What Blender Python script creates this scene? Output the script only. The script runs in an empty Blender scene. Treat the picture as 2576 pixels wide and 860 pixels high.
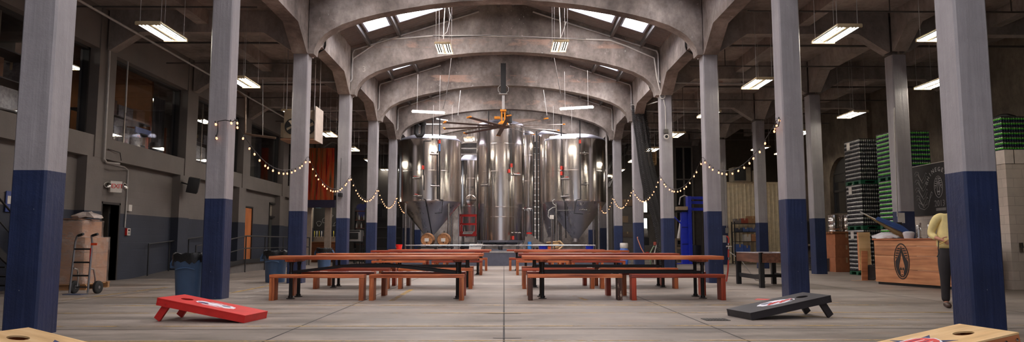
import bpy, bmesh, math, random
from mathutils import Vector, Matrix, Euler
random.seed(7)
PI = math.pi
SC = bpy.context.scene
COL = SC.collection

# ---------------------------------------------------------------- camera
W, H, F = 2576, 860, 1800.0
CAM_Z = 1.0
PITCH = math.atan(181.0 / F)
YAW = -math.atan(20.0 / F)
cam_d = bpy.data.cameras.new('camera')
cam_d.sensor_width = 36.0
cam_d.lens = 36.0 * F / W
cam_d.clip_end = 300
cam = bpy.data.objects.new('camera', cam_d)
COL.objects.link(cam)
cam.location = (0, 0, CAM_Z)
cam.rotation_euler = Euler((PI / 2 + PITCH, 0, YAW), 'XYZ')
SC.camera = cam
_R = cam.rotation_euler.to_matrix()


def _ray(px, py):
    return _R @ Vector((px - W / 2, H / 2 - py, -F))


def P(px, py, Y):
    """the point of the plane y = Y that the photo shows at pixel px, py"""
    d = _ray(px, py)
    t = Y / d.y
    return Vector((d.x * t, Y, CAM_Z + d.z * t))


def G(px, py, z=0.0):
    """the point of the level plane z that the photo shows at pixel px, py"""
    d = _ray(px, py)
    t = (z - CAM_Z) / d.z
    return Vector((d.x * t, d.y * t, z))


def S(px, py, X):
    """the point of the plane x = X that the photo shows at pixel px, py"""
    d = _ray(px, py)
    t = X / d.x
    return Vector((X, d.y * t, CAM_Z + d.z * t))


# ---------------------------------------------------------------- materials
def _nt(name):
    m = bpy.data.materials.new(name)
    m.use_nodes = True
    nt = m.node_tree
    for n in list(nt.nodes):
        if n.type != 'OUTPUT_MATERIAL' and n.type != 'BSDF_PRINCIPLED':
            nt.nodes.remove(n)
    b = next(n for n in nt.nodes if n.type == 'BSDF_PRINCIPLED')
    return m, nt, b


def _n(nt, t, **kw):
    n = nt.nodes.new(t)
    for k, v in kw.items():
        setattr(n, k, v)
    return n


def _noise(nt, co, scale, detail=4, rough=0.55, stretch=None):
    if stretch is not None:
        mp = _n(nt, 'ShaderNodeMapping')
        mp.inputs['Scale'].default_value = stretch
        nt.links.new(co, mp.inputs['Vector'])
        co = mp.outputs[0]
    t = _n(nt, 'ShaderNodeTexNoise')
    t.inputs['Scale'].default_value = scale
    t.inputs['Detail'].default_value = detail
    t.inputs['Roughness'].default_value = rough
    nt.links.new(co, t.inputs['Vector'])
    return t.outputs['Fac']


def _ramp(nt, fac, stops):
    r = _n(nt, 'ShaderNodeValToRGB')
    e = r.color_ramp.elements
    while len(e) < len(stops):
        e.new(0.5)
    for el, (p, c) in zip(e, stops):
        el.position = p
        el.color = (*c, 1) if len(c) == 3 else c
    nt.links.new(fac, r.inputs['Fac'])
    return r.outputs['Color']


def _mix(nt, fac, a, b, mode='MIX'):
    m = _n(nt, 'ShaderNodeMix', data_type='RGBA', blend_type=mode)
    for sock, v in ((m.inputs[0], fac), (m.inputs[6], a), (m.inputs[7], b)):
        if hasattr(v, 'is_linked'):
            nt.links.new(v, sock)
        elif isinstance(v, (int, float)):
            sock.default_value = v
        else:
            sock.default_value = (*v, 1) if len(v) == 3 else v
    return m.outputs[2]


def _math(nt, op, a, b=0.0, c=0.0):
    m = _n(nt, 'ShaderNodeMath', operation=op)
    for s, v in zip(m.inputs, (a, b, c)):
        if hasattr(v, 'is_linked'):
            nt.links.new(v, s)
        else:
            s.default_value = v
    return m.outputs[0]


def _co(nt, kind='Object'):
    return _n(nt, 'ShaderNodeTexCoord').outputs[kind]


def _bump(nt, b, h, strength=0.3, dist=0.01):
    n = _n(nt, 'ShaderNodeBump')
    n.inputs['Strength'].default_value = strength
    n.inputs['Distance'].default_value = dist
    nt.links.new(h, n.inputs['Height'])
    nt.links.new(n.outputs[0], b.inputs['Normal'])


def c255(r, g, b):
    f = lambda u: (u / 255) / 12.92 if u / 255 <= 0.04045 else ((u / 255 + 0.055) / 1.055) ** 2.4
    return (f(r), f(g), f(b))


_plain = {}


def plain(name, col, rough=0.6, metal=0.0, var=0.12, scale=6.0, spec=None, bump=0.0):
    """a painted / moulded / metal surface with a little unevenness of its own"""
    if name in _plain:
        return _plain[name]
    m, nt, b = _nt(name)
    co = _co(nt)
    f = _noise(nt, co, scale, 3)
    d = tuple(c * (1 - var) for c in col)
    l = tuple(min(1, c * (1 + var)) for c in col)
    nt.links.new(_ramp(nt, f, [(0.3, d), (0.7, l)]), b.inputs['Base Color'])
    b.inputs['Roughness'].default_value = rough
    b.inputs['Metallic'].default_value = metal
    if spec is not None:
        b.inputs['Specular IOR Level'].default_value = spec
    if bump:
        _bump(nt, b, _noise(nt, co, scale * 6, 3), bump)
    _plain[name] = m
    return m


def emit(name, col, strength):
    m, nt, b = _nt(name)
    b.inputs['Base Color'].default_value = (*[c * 0.8 for c in col], 1)
    b.inputs['Emission Color'].default_value = (*col, 1)
    b.inputs['Emission Strength'].default_value = strength
    b.inputs['Roughness'].default_value = 0.4
    return m


def concrete(name, base, dark, light, scale=0.5, speck=0.0, bump=0.25, rough=0.85, band=None):
    """weathered concrete: clouds, streaks, small pale chips"""
    m, nt, b = _nt(name)
    co = _co(nt)
    big = _noise(nt, co, scale, 5, 0.62)
    mid = _noise(nt, co, scale * 5, 4, 0.6, (1, 1, 0.55))
    col = _ramp(nt, big, [(0.3, dark), (0.5, base), (0.72, light)])
    m2 = _ramp(nt, mid, [(0.3, (0.62, 0.62, 0.62)), (0.65, (1.12, 1.12, 1.12))])
    col = _mix(nt, 0.8, col, m2, 'MULTIPLY')
    fi = _noise(nt, co, scale * 16, 7, 0.75, (1, 1, 0.7))
    col = _mix(nt, 0.75, col, _ramp(nt, fi, [(0.32, (0.68,) * 3), (0.5, (1.0,) * 3), (0.68, (1.22,) * 3)]), 'MULTIPLY')
    if speck:
        sp = _noise(nt, co, 9.0, 6, 0.7)
        zone = _noise(nt, co, 0.8, 2, 0.5)
        mask = _math(nt, 'MULTIPLY', _ramp(nt, sp, [(0.63, (0, 0, 0)), (0.66, (1, 1, 1))]),
                     _ramp(nt, zone, [(0.5, (0, 0, 0)), (0.62, (1, 1, 1))]))
        col = _mix(nt, _math(nt, 'MULTIPLY', mask, speck), col, (0.5, 0.46, 0.42))
    if band:
        sx = _n(nt, 'ShaderNodeSeparateXYZ')
        nt.links.new(co, sx.inputs[0])
        nz = _noise(nt, co, 0.9, 5, 0.65, (1, 1, 2.5))
        a = _ramp(nt, nz, [(0.5, (0, 0, 0)), (0.6, (1, 1, 1))])
        zz = sx.outputs[2]
        inb = _math(nt, 'MULTIPLY', _math(nt, 'GREATER_THAN', zz, band[0]), _math(nt, 'LESS_THAN', zz, band[1]))
        col = _mix(nt, _math(nt, 'MULTIPLY', _math(nt, 'MULTIPLY', a, inb), 0.5), col, band[2])
    nt.links.new(col, b.inputs['Base Color'])
    b.inputs['Roughness'].default_value = rough
    _bump(nt, b, _noise(nt, co, 7.0, 6, 0.7), bump, 0.02)
    return m


def painted(name, col, var=0.12, rough=0.55, chips=None, chip_amt=0.0, bump=0.35):
    """thick paint over board-marked concrete, chipped here and there"""
    m, nt, b = _nt(name)
    co = _co(nt)
    f = _noise(nt, co, 2.2, 5, 0.6)
    v = _noise(nt, co, 3.0, 4, 0.6, (3.0, 3.0, 0.25))
    c = _ramp(nt, f, [(0.3, tuple(x * (1 - var) for x in col)), (0.7, tuple(x * (1 + var) for x in col))])
    c = _mix(nt, 0.5, c, _ramp(nt, v, [(0.35, (0.82,) * 3), (0.65, (1.1,) * 3)]), 'MULTIPLY')
    if chips:
        k = _noise(nt, co, 14.0, 6, 0.72, (1, 1, 0.6))
        c = _mix(nt, _math(nt, 'MULTIPLY', _ramp(nt, k, [(0.70, (0, 0, 0)), (0.72, (1, 1, 1))]), chip_amt), c, chips)
    nt.links.new(c, b.inputs['Base Color'])
    b.inputs['Roughness'].default_value = rough
    h = _math(nt, 'ADD', _noise(nt, co, 12.0, 5, 0.7), _noise(nt, co, 5.0, 2, 0.5, (4, 4, 0.2)))
    _bump(nt, b, h, bump, 0.012)
    return m


def wood(name, dark, mid, light, axis=0, rough=0.42, scale=1.0, rand=0.25, worn=None):
    """stained timber, grain along one local axis; every board a slightly different tone"""
    m, nt, b = _nt(name)
    co = _co(nt)
    info = _n(nt, 'ShaderNodeObjectInfo')
    st = [26.0, 26.0, 26.0]
    st[axis] = 1.3
    ad = _n(nt, 'ShaderNodeVectorMath', operation='ADD')
    nt.links.new(co, ad.inputs[0])
    cmb = _n(nt, 'ShaderNodeCombineXYZ')
    for i in range(3):
        nt.links.new(_math(nt, 'MULTIPLY', info.outputs['Random'], 37.0 + 11 * i), cmb.inputs[i])
    nt.links.new(cmb.outputs[0], ad.inputs[1])
    v = ad.outputs[0]
    g = _noise(nt, v, scale, 5, 0.62, tuple(st))
    k = _noise(nt, v, 1.4, 3, 0.5)
    c = _ramp(nt, g, [(0.28, dark), (0.5, mid), (0.74, light)])
    c = _mix(nt, 0.7, c, _ramp(nt, k, [(0.35, (0.72,) * 3), (0.65, (1.15,) * 3)]), 'MULTIPLY')
    if rand:
        r = _ramp(nt, info.outputs['Random'], [(0.0, (1 - rand, 1 - rand * 1.2, 1 - rand * 1.2)), (1.0, (1 + rand * .4,) * 3)])
        c = _mix(nt, 1.0, c, r, 'MULTIPLY')
    if worn:
        wv = _noise(nt, v, 5.0, 5, 0.7, (1, 1, 0.35))
        c = _mix(nt, _ramp(nt, wv, [(0.56, (0, 0, 0)), (0.6, (1, 1, 1))]), c, worn)
    nt.links.new(c, b.inputs['Base Color'])
    b.inputs['Roughness'].default_value = rough
    _bump(nt, b, g, 0.15, 0.004)
    return m


def see_glass(name, tint=(0.9, 0.92, 0.95), gloss=0.05):
    m, nt, b = _nt(name)
    nt.nodes.remove(b)
    out = next(n for n in nt.nodes if n.type == 'OUTPUT_MATERIAL')
    t = _n(nt, 'ShaderNodeBsdfTransparent')
    t.inputs[0].default_value = (*tint, 1)
    g = _n(nt, 'ShaderNodeBsdfGlossy')
    g.inputs['Roughness'].default_value = 0.02
    lw = _n(nt, 'ShaderNodeLayerWeight')
    lw.inputs['Blend'].default_value = 0.5
    f = _math(nt, 'ADD', _math(nt, 'MULTIPLY', _math(nt, 'POWER', lw.outputs['Facing'], 4.0), 0.5), gloss)
    mx = _n(nt, 'ShaderNodeMixShader')
    nt.links.new(f, mx.inputs[0])
    nt.links.new(t.outputs[0], mx.inputs[1])
    nt.links.new(g.outputs[0], mx.inputs[2])
    nt.links.new(mx.outputs[0], out.inputs[0])
    return m


def worn_line(name, col, lo=0.42, hi=0.58, scale=3.0):
    """floor paint rubbed through to the concrete"""
    m, nt, b = _nt(name)
    out = next(n for n in nt.nodes if n.type == 'OUTPUT_MATERIAL')
    b.inputs['Base Color'].default_value = (*col, 1)
    b.inputs['Roughness'].default_value = 0.7
    co = _co(nt)
    n = _math(nt, 'ADD', _math(nt, 'MULTIPLY', _noise(nt, co, scale, 6, 0.75), 0.6),
              _math(nt, 'MULTIPLY', _noise(nt, co, 0.45, 2, 0.5), 0.4))
    a = _ramp(nt, n, [(lo, (0, 0, 0)), (hi, (1, 1, 1))])
    t = _n(nt, 'ShaderNodeBsdfTransparent')
    mx = _n(nt, 'ShaderNodeMixShader')
    nt.links.new(a, mx.inputs[0])
    nt.links.new(t.outputs[0], mx.inputs[1])
    nt.links.new(b.outputs[0], mx.inputs[2])
    nt.links.new(mx.outputs[0], out.inputs[0])
    return m


# ---------------------------------------------------------------- mesh building
class MB:
    """collects shapes and links them as ONE mesh object"""

    def __init__(self):
        self.bm = bmesh.new()
        self.mi = 0

    def face(self, pts, smooth=False):
        vs = [self.bm.verts.new(p) for p in pts]
        f = self.bm.faces.new(vs)
        f.material_index = self.mi
        f.smooth = smooth
        return f

    def box(self, x0, x1, y0, y1, z0, z1, bev=0.0, M=None, mi=None):
        if mi is not None:
            self.mi = mi
        if x0 > x1: x0, x1 = x1, x0
        if y0 > y1: y0, y1 = y1, y0
        if z0 > z1: z0, z1 = z1, z0
        c = [(x0, y0, z0), (x1, y0, z0), (x1, y1, z0), (x0, y1, z0), (x0, y0, z1), (x1, y0, z1), (x1, y1, z1), (x0, y1, z1)]
        if M is not None:
            c = [M @ Vector(p) for p in c]
        v = [self.bm.verts.new(p) for p in c]
        fs = [self.bm.faces.new([v[i] for i in q]) for q in
              ((0, 3, 2, 1), (4, 5, 6, 7), (0, 1, 5, 4), (1, 2, 6, 5), (2, 3, 7, 6), (3, 0, 4, 7))]
        for f in fs:
            f.material_index = self.mi
        if bev:
            es = list({e for f in fs for e in f.edges})
            r = bmesh.ops.bevel(self.bm, geom=es, offset=bev, segments=2, affect='EDGES', profile=0.7)
            for f in r['faces']:
                f.material_index = self.mi
        return self

    def prism(self, poly, d0, d1, axis='y', mi=None, smooth=False, M=None):
        """extrude a 2-D polygon: axis y -> poly in xz, x -> yz, z -> xy"""
        if mi is not None:
            self.mi = mi

        def pt(p, d):
            q = {'y': (p[0], d, p[1]), 'x': (d, p[0], p[1]), 'z': (p[0], p[1], d)}[axis]
            return M @ Vector(q) if M is not None else q
        a = [self.bm.verts.new(pt(p, d0)) for p in poly]
        b = [self.bm.verts.new(pt(p, d1)) for p in poly]
        n = len(poly)
        fs = []
        for i in range(n):
            f = self.bm.faces.new((a[i], a[(i + 1) % n], b[(i + 1) % n], b[i]))
            f.smooth = smooth
            fs.append(f)
        fs.append(self.bm.faces.new(a[::-1]))
        fs.append(self.bm.faces.new(b))
        for f in fs:
            f.material_index = self.mi
        return self

    def tube(self, pts, r, seg=8, mi=None, caps=True, taper=None):
        if mi is not None:
            self.mi = mi
        pts = [Vector(p) for p in pts]
        rings = []
        up0 = None
        for i, p in enumerate(pts):
            if i == 0: t = pts[1] - p
            elif i == len(pts) - 1: t = p - pts[i - 1]
            else: t = (pts[i + 1] - p).normalized() + (p - pts[i - 1]).normalized()
            if t.length < 1e-9: t = Vector((0, 0, 1))
            t.normalize()
            if up0 is None:
                up0 = Vector((0, 0, 1)) if abs(t.z) < 0.9 else Vector((1, 0, 0))
            s = t.cross(up0)
            if s.length < 1e-4:
                s = t.orthogonal()
            s.normalize()
            u = s.cross(t).normalized()
            up0 = u
            rr = taper[i] if taper else r
            rings.append([self.bm.verts.new(p + (s * math.cos(2 * PI * k / seg) + u * math.sin(2 * PI * k / seg)) * rr) for k in range(seg)])
        for a, b in zip(rings, rings[1:]):
            for k in range(seg):
                f = self.bm.faces.new((a[k], a[(k + 1) % seg], b[(k + 1) % seg], b[k]))
                f.smooth = True
                f.material_index = self.mi
        if caps:
            for q in (rings[0][::-1], rings[-1]):
                f = self.bm.faces.new(q)
                f.material_index = self.mi
        return self

    def lathe(self, prof, c=(0, 0, 0), seg=24, mi=None, M=None, smooth=True, sharp=()):
        """revolve (r, z) pairs about the z axis through c (then M)"""
        if mi is not None:
            self.mi = mi
        c = Vector(c)
        rings = []
        for r, z in prof:
            if r < 1e-6:
                p = c + Vector((0, 0, z))
                rings.append([self.bm.verts.new(M @ p if M is not None else p)])
            else:
                ring = []
                for k in range(seg):
                    p = c + Vector((r * math.cos(2 * PI * k / seg), r * math.sin(2 * PI * k / seg), z))
                    ring.append(self.bm.verts.new(M @ p if M is not None else p))
                rings.append(ring)
        for a, b in zip(rings, rings[1:]):
            if len(a) == 1 and len(b) == 1:
                continue
            for k in range(seg):
                if len(a) == 1:
                    q = (a[0], b[(k + 1) % seg], b[k])
                elif len(b) == 1:
                    q = (a[k], a[(k + 1) % seg], b[0])
                else:
                    q = (a[k], a[(k + 1) % seg], b[(k + 1) % seg], b[k])
                f = self.bm.faces.new(q)
                f.smooth = smooth
                f.material_index = self.mi
        for ring, rev in ((rings[0], True), (rings[-1], False)):
            if len(ring) > 1:
                f = self.bm.faces.new(ring[::-1] if rev else ring)
                f.material_index = self.mi
        return self

    def cyl(self, p0, p1, r, seg=16, mi=None):
        return self.tube([p0, p1], r, seg, mi)

    def build(self, name, mats, parent=None, loc=None, rot=None, wn=False, edge_split=True):
        bmesh.ops.recalc_face_normals(self.bm, faces=self.bm.faces)
        me = bpy.data.meshes.new(name)
        self.bm.to_mesh(me)
        self.bm.free()
        for m in (mats if isinstance(mats, (list, tuple)) else [mats]):
            me.materials.append(m)
        if edge_split:
            me.set_sharp_from_angle(angle=math.radians(38))
        o = bpy.data.objects.new(name, me)
        COL.objects.link(o)
        if parent is not None:
            o.parent = parent
        if loc is not None: o.location = loc
        if rot is not None: o.rotation_euler = rot
        return o


def tag(o, label, cat, group=None, kind=None):
    o['label'] = label
    o['category'] = cat
    if group: o['group'] = group
    if kind: o['kind'] = kind
    return o


def thing(name, label, cat, loc=(0, 0, 0), rz=0.0, group=None, rot=None):
    o = bpy.data.objects.new(name, None)
    o.empty_display_size = 0.2
    COL.objects.link(o)
    o.location = loc
    o.rotation_euler = rot if rot is not None else (0, 0, rz)
    return tag(o, label, cat, group)


def structure(o):
    o['kind'] = 'structure'
    return o


def copy_tree(o, label=None, parent=None):
    c = o.copy()
    COL.objects.link(c)
    if parent is not None:
        c.parent = parent
    if label: c['label'] = label
    for ch in list(o.children):
        copy_tree(ch, None, c)
    return c


def text_mesh(body, size, extrude, name, mat, parent, loc, rot, align='CENTER', shear=0.0, space=1.0):
    cu = bpy.data.curves.new(name, 'FONT')
    cu.body = body
    cu.size = size
    cu.extrude = extrude
    cu.align_x = align
    cu.align_y = 'CENTER'
    cu.shear = shear
    cu.space_character = space
    cu.resolution_u = 2
    tmp = bpy.data.objects.new('tmp', cu)
    COL.objects.link(tmp)
    dg = bpy.context.evaluated_depsgraph_get()
    dg.update()
    me = bpy.data.meshes.new_from_object(tmp.evaluated_get(dg))
    bpy.data.objects.remove(tmp)
    me.materials.clear()
    me.materials.append(mat)
    o = bpy.data.objects.new(name, me)
    COL.objects.link(o)
    if parent is not None: o.parent = parent
    o.location = loc
    o.rotation_euler = rot
    return o


def ellipse(cx, cy, a, b, n=40, t0=0.0):
    return [(cx + a * math.cos(t0 + 2 * PI * i / n), cy + b * math.sin(t0 + 2 * PI * i / n)) for i in range(n)]


def ORD(i):
    return ['first', 'second', 'third', 'fourth', 'fifth', 'sixth', 'seventh', 'eighth', 'ninth', 'tenth'][i]
# ---------------------------------------------------------------- shared materials
M = {}
M['floor'] = None
M['nave'] = concrete('nave concrete', c255(138, 127, 120), c255(86, 77, 72), c255(184, 174, 168), 0.55, 0.9, 0.45,
                     band=(7.42, 7.72, c255(186, 148, 128)))
M['grey'] = painted('column grey paint', c255(153, 149, 152), 0.10, 0.5, c255(196, 192, 188), 0.5, bump=0.6)
M['navy'] = painted('column navy paint', c255(34, 46, 80), 0.22, 0.42, c255(196, 192, 190), 0.9, bump=0.6)
M['slab'] = concrete('aisle slab concrete', c255(146, 137, 131), c255(118, 108, 103), c255(172, 160, 150), 0.4, 0.0, 0.2)
M['dark'] = plain('black metal', (0.012, 0.012, 0.013), 0.45)
M['iron'] = plain('black iron pipe', (0.018, 0.017, 0.017), 0.42, 0.4)
M['pipe'] = plain('galvanised conduit', c255(172, 168, 164), 0.45, 0.15)
M['dpipe'] = plain('dark sprinkler pipe', c255(84, 78, 74), 0.5, 0.2)
M['white'] = plain('white enamel', c255(214, 208, 200), 0.45)
M['alu'] = plain('aluminium', c255(190, 188, 186), 0.35, 0.9)
M['steel'] = plain('stainless fittings', c255(200, 196, 192), 0.22, 1.0)
M['red'] = plain('red paint', c255(196, 40, 34), 0.45)
M['blue'] = plain('royal blue paint', c255(30, 48, 178), 0.4)
M['orange'] = plain('orange plastic', c255(226, 92, 40), 0.45)
M['cardboard'] = plain('cardboard', c255(176, 126, 92), 0.8)
M['black_rubber'] = plain('black rubber', (0.014, 0.014, 0.014), 0.7)
M['hole'] = plain('unlit black', (0.006, 0.006, 0.006), 0.9)

COLX, ROWX = 5.29, 10.21
YK = [8.10 + 5.09 * k for k in range(-2, 10)]     # bay lines; index 2 is the first row of columns in view
HC = 0.19
SPRING, BEAM = 5.85, 6.4
XWALL_L, XWALL_R = -10.5, 14.75
ZSLAB = 7.0


def roof_z(x):
    return 9.05 - 0.32 * abs(x)


# ---------------------------------------------------------------- floor
def floor_material():
    m, nt, b = _nt('floor concrete')
    co = _co(nt)
    big = _noise(nt, co, 0.22, 6, 0.62)
    mid = _noise(nt, co, 1.1, 6, 0.7, (0.35, 1.9, 1))
    fine = _noise(nt, co, 6.0, 5, 0.7)
    c = _ramp(nt, big, [(0.3, c255(100, 90, 83)), (0.5, c255(140, 129, 120)), (0.7, c255(166, 156, 147))])
    c = _mix(nt, 0.85, c, _ramp(nt, mid, [(0.33, (0.44,) * 3), (0.60, (1.15,) * 3)]), 'MULTIPLY')
    c = _mix(nt, 0.5, c, _ramp(nt, fine, [(0.3, (0.8,) * 3), (0.7, (1.1,) * 3)]), 'MULTIPLY')
    oil = _noise(nt, co, 0.9, 5, 0.7, (1.0, 2.0, 1))
    c = _mix(nt, _math(nt, 'MULTIPLY', _ramp(nt, oil, [(0.60, (0, 0, 0)), (0.70, (1, 1, 1))]), 0.45), c, c255(70, 62, 57))
    tan = _noise(nt, co, 0.6, 4, 0.6)
    c = _mix(nt, _math(nt, 'MULTIPLY', _ramp(nt, tan, [(0.55, (0, 0, 0)), (0.72, (1, 1, 1))]), 0.35), c, c255(150, 122, 98))
    chip = _noise(nt, co, 20.0, 5, 0.7)
    c = _mix(nt, _ramp(nt, chip, [(0.73, (0, 0, 0)), (0.75, (1, 1, 1))]), c, c255(190, 184, 178))
    nt.links.new(c, b.inputs['Base Color'])
    nt.links.new(_ramp(nt, mid, [(0.3, (0.42,) * 3), (0.7, (0.66,) * 3)]), b.inputs['Roughness'])
    b.inputs['Specular IOR Level'].default_value = 0.35
    _bump(nt, b, _math(nt, 'ADD', fine, mid), 0.12, 0.01)
    return m


M['floor'] = floor_material()
structure(MB().box(-16, 17, -2.6, 49, -0.2, 0).build('floor', M['floor']))

yellow = worn_line('worn yellow floor paint', c255(180, 144, 74), 0.43, 0.56)
faint = worn_line('nearly gone yellow floor paint', c255(190, 150, 84), 0.50, 0.62)
crackm = worn_line('dark joint', c255(48, 42, 40), 0.30, 0.42)
chalk = worn_line('pale scrape', c255(196, 190, 184), 0.45, 0.6)
_tn = [0]


def stripe(a, b, w, mat, z=0.003):
    a, b = Vector(a), Vector(b)
    d = (b - a).normalized()
    s = Vector((-d.y, d.x, 0)) * w / 2
    _tn[0] += 1
    m = MB()
    n = max(1, int((b - a).length / 1.5))
    for i in range(n):
        p, q = a.lerp(b, i / n), a.lerp(b, (i + 1) / n)
        up = Vector((0, 0, z))
        m.face([p - s + up, q - s + up, q + s + up, p + s + up])
    structure(m.build('trim_%d' % _tn[0], mat))


for py, w, mat in ((762, 0.05, faint), (768, 0.07, yellow), (787, 0.055, yellow), (820, 0.05, yellow), (857, 0.05, yellow)):
    y = G(1268, py).y
    stripe((-6.4, y, 0), (6.6, y, 0), w, mat)
stripe(G(1960, 794), G(2330, 806), 0.05, yellow, 0.004)
stripe(G(150, 757), G(420, 723), 0.09, yellow, 0.004)
stripe(G(150, 748), G(420, 749), 0.05, yellow, 0.004)
stripe(G(268, 704), G(420, 704), 0.2, faint, 0.004)
stripe(G(576, 738), G(690, 716), 0.08, yellow, 0.004)
stripe(G(985, 757), G(1035, 728), 0.10, yellow, 0.004)
stripe(G(1445, 744), G(1475, 755), 0.08, faint, 0.004)
for x in (-7.4, -2.45, 0.0, 2.5, 7.5):
    stripe((x, 5.5 if x == 0 else 7.0, 0), (x, 31, 0), 0.022, crackm, 0.002)
for y in (G(0, 829).y, 12.0, 17.1, 22.2):
    stripe((-10.3, y, 0), (15, y, 0), 0.02, crackm, 0.002)
stripe(G(1226, 789), G(1310, 789), 0.035, crackm, 0.005)
stripe(G(1240, 851), G(1312, 851), 0.03, crackm, 0.005)
for a, b in (((640, 735), (705, 722)), ((1832, 722), (1885, 728)), ((1895, 748), (1968, 752)), ((1855, 745), (1880, 741)), ((590, 752), (640, 745))):
    stripe(G(*a), G(*b), 0.05, chalk, 0.004)
# red floor mark and drain plate
tag(MB().prism([(-.16, -.10), (.10, -.16), (.18, .05), (-.02, .14)], 0.0005, 0.005, 'z').build(
    'floor_mark', plain('red tape', c255(226, 96, 92), 0.6), loc=G(1915, 753)),
    'faded red tape mark on the floor behind the black cornhole board', 'floor mark')
dp = thing('drain_plate', 'small dark steel plate set in the floor left of the black cornhole board', 'drain', G(1800, 804))
MB().box(-.16, .16, -.13, .13, 0.0005, .006, mi=0).build('frame', plain('dark steel plate', (0.03, 0.028, 0.026), 0.5, 0.5), dp)
m = MB()
for i in range(7):
    m.box(-.13 + i * .04, -.11 + i * .04, -.1, .1, .005, .009)
m.build('grating', plain('drain ribs', (0.05, 0.046, 0.042), 0.5, 0.5), dp)

# ---------------------------------------------------------------- columns
def column(x, y, ztop, label, hw=HC, stagger=1.8):
    m = MB()
    c = 0.022
    sec = [(-hw + c, -hw), (hw - c, -hw), (hw, -hw + c), (hw, hw - c), (hw - c, hw), (-hw + c, hw), (-hw, hw - c), (-hw, -hw + c)]
    m.prism(sec, 0, stagger, 'z', mi=1)
    m.prism(sec, stagger, ztop, 'z', mi=0)
    o = m.build('column', [M['grey'], M['navy']], loc=(x, y, 0))
    structure(o)
    o['label'] = label
    o['category'] = 'column'
    return o


for s, sd in ((-1, 'left'), (1, 'right')):
    for k in range(2, 10):
        column(s * COLX, YK[k], SPRING + .02, 'grey and navy concrete column, %s along the %s side of the hall' % (ORD(k - 2), sd))
for k in range(3, 10):
    column(ROWX, YK[k], SPRING + .02, 'grey and navy column in the far right row, %s from the front' % ORD(k - 3))

# ---------------------------------------------------------------- arches, nave beams, roof
SOFF = [(4.96, 5.85), (4.93, 6.02), (4.84, 6.19), (4.69, 6.36), (4.54, 6.47), (4.24, 6.63), (3.81, 6.78), (3.32, 6.91), (2.75, 7.03),
        (2.0, 7.16), (1.2, 7.25), (0.5, 7.29), (0, 7.30)]
arch_m = [M['nave']]


def arch(k):
    y = YK[k]
    right = [(COLX + HC, SPRING)] + SOFF
    left = [(-x, z) for x, z in right[::-1]][1:]
    bottom = right + left
    top = [(-(COLX + HC), roof_z(COLX + HC) + .1), (0, roof_z(0) + .1), (COLX + HC, roof_z(COLX + HC) + .1)]
    poly = bottom + top
    m = MB()
    a = [m.bm.verts.new((p[0], y - HC, p[1])) for p in poly]
    b = [m.bm.verts.new((p[0], y + HC, p[1])) for p in poly]
    n = len(poly)
    for i in range(n):
        m.bm.faces.new((a[i], a[(i + 1) % n], b[(i + 1) % n], b[i]))
    # front and back: quads between soffit and roof line
    for ring in (a, b):
        nb = len(bottom)
        tops = []
        yy = y - HC if ring is a else y + HC
        for x, z in bottom:
            tops.append(m.bm.verts.new((x, yy, roof_z(x) + .1)))
        for i in range(nb - 1):
            if abs(bottom[i][0] - bottom[i + 1][0]) > 1e-6:
                m.bm.faces.new((ring[i], ring[i + 1], tops[i + 1], tops[i]))
    # ribs above the columns
    for s in (-1, 1):
        m.box(s * (COLX - HC), s * (COLX - HC + .09), y - HC - .05, y - HC, SPRING + .12, 7.3)
    bmesh.ops.remove_doubles(m.bm, verts=m.bm.verts, dist=1e-4)
    o = m.build('beam', M['nave'])
    structure(o)
    o['label'] = 'weathered concrete roof arch spanning the hall, %s from the front' % ORD(k)
    o['category'] = 'arch'


for k in range(0, 10):
    arch(k)
for s in (-1, 1):
    for k in range(0, 9):
        y0, y1 = YK[k] + HC, YK[k + 1] - HC
        h = .95
        poly = [(y0, SPRING), (y0 + .12, SPRING), (y0 + h, BEAM), (y1 - h, BEAM), (y1 - .12, SPRING), (y1, SPRING), (y1, 7.55), (y0, 7.55)]
        structure(MB().prism(poly, s * (COLX - HC), s * (COLX + HC), 'x').build('beam', M['nave']))

corr = plain('dark corrugated roof sheet', c255(120, 113, 110), 0.5, 0.15)
sky_m, _nt_, _b_ = _nt('skylight pane')
_g = _n(_nt_, 'ShaderNodeSeparateXYZ')
_nt_.links.new(_co(_nt_), _g.inputs[0])
_b_.inputs['Base Color'].default_value = (0.75, 0.74, 0.76, 1)
_b_.inputs['Emission Color'].default_value = (1.0, 0.93, 0.92, 1)
SKY = _b_.inputs['Emission Strength']
sky_front = sky_m.copy()
sky_front.name = 'front bay skylight glow'  # same pane, with a separate glow strength for the unseen front bays
SKY_FRONT = sky_front.node_tree.nodes['Principled BSDF'].inputs['Emission Strength']
curb_m = plain('skylight curb', c255(176, 186, 206), 0.5)
purl_m = plain('roof purlin', c255(100, 96, 94), 0.5, 0.3)
PANES = [(1.95, 3.4), (3.62, 4.38)]


def roof_strip(m, s, xa, xb, ya, yb):
    per, amp = 0.17, 0.045
    n = max(4, int((yb - ya) / per * 4))
    pa = pb = None
    for i in range(n + 1):
        y = ya + (yb - ya) * i / n
        dz = amp * math.sin(2 * PI * y / per) + .05
        a = m.bm.verts.new((s * xa, y, roof_z(xa) + dz))
        b = m.bm.verts.new((s * xb, y, roof_z(xb) + dz))
        if pa:
            f = m.bm.faces.new((pa, pb, b, a))
            f.smooth = True
        pa, pb = a, b


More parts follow.
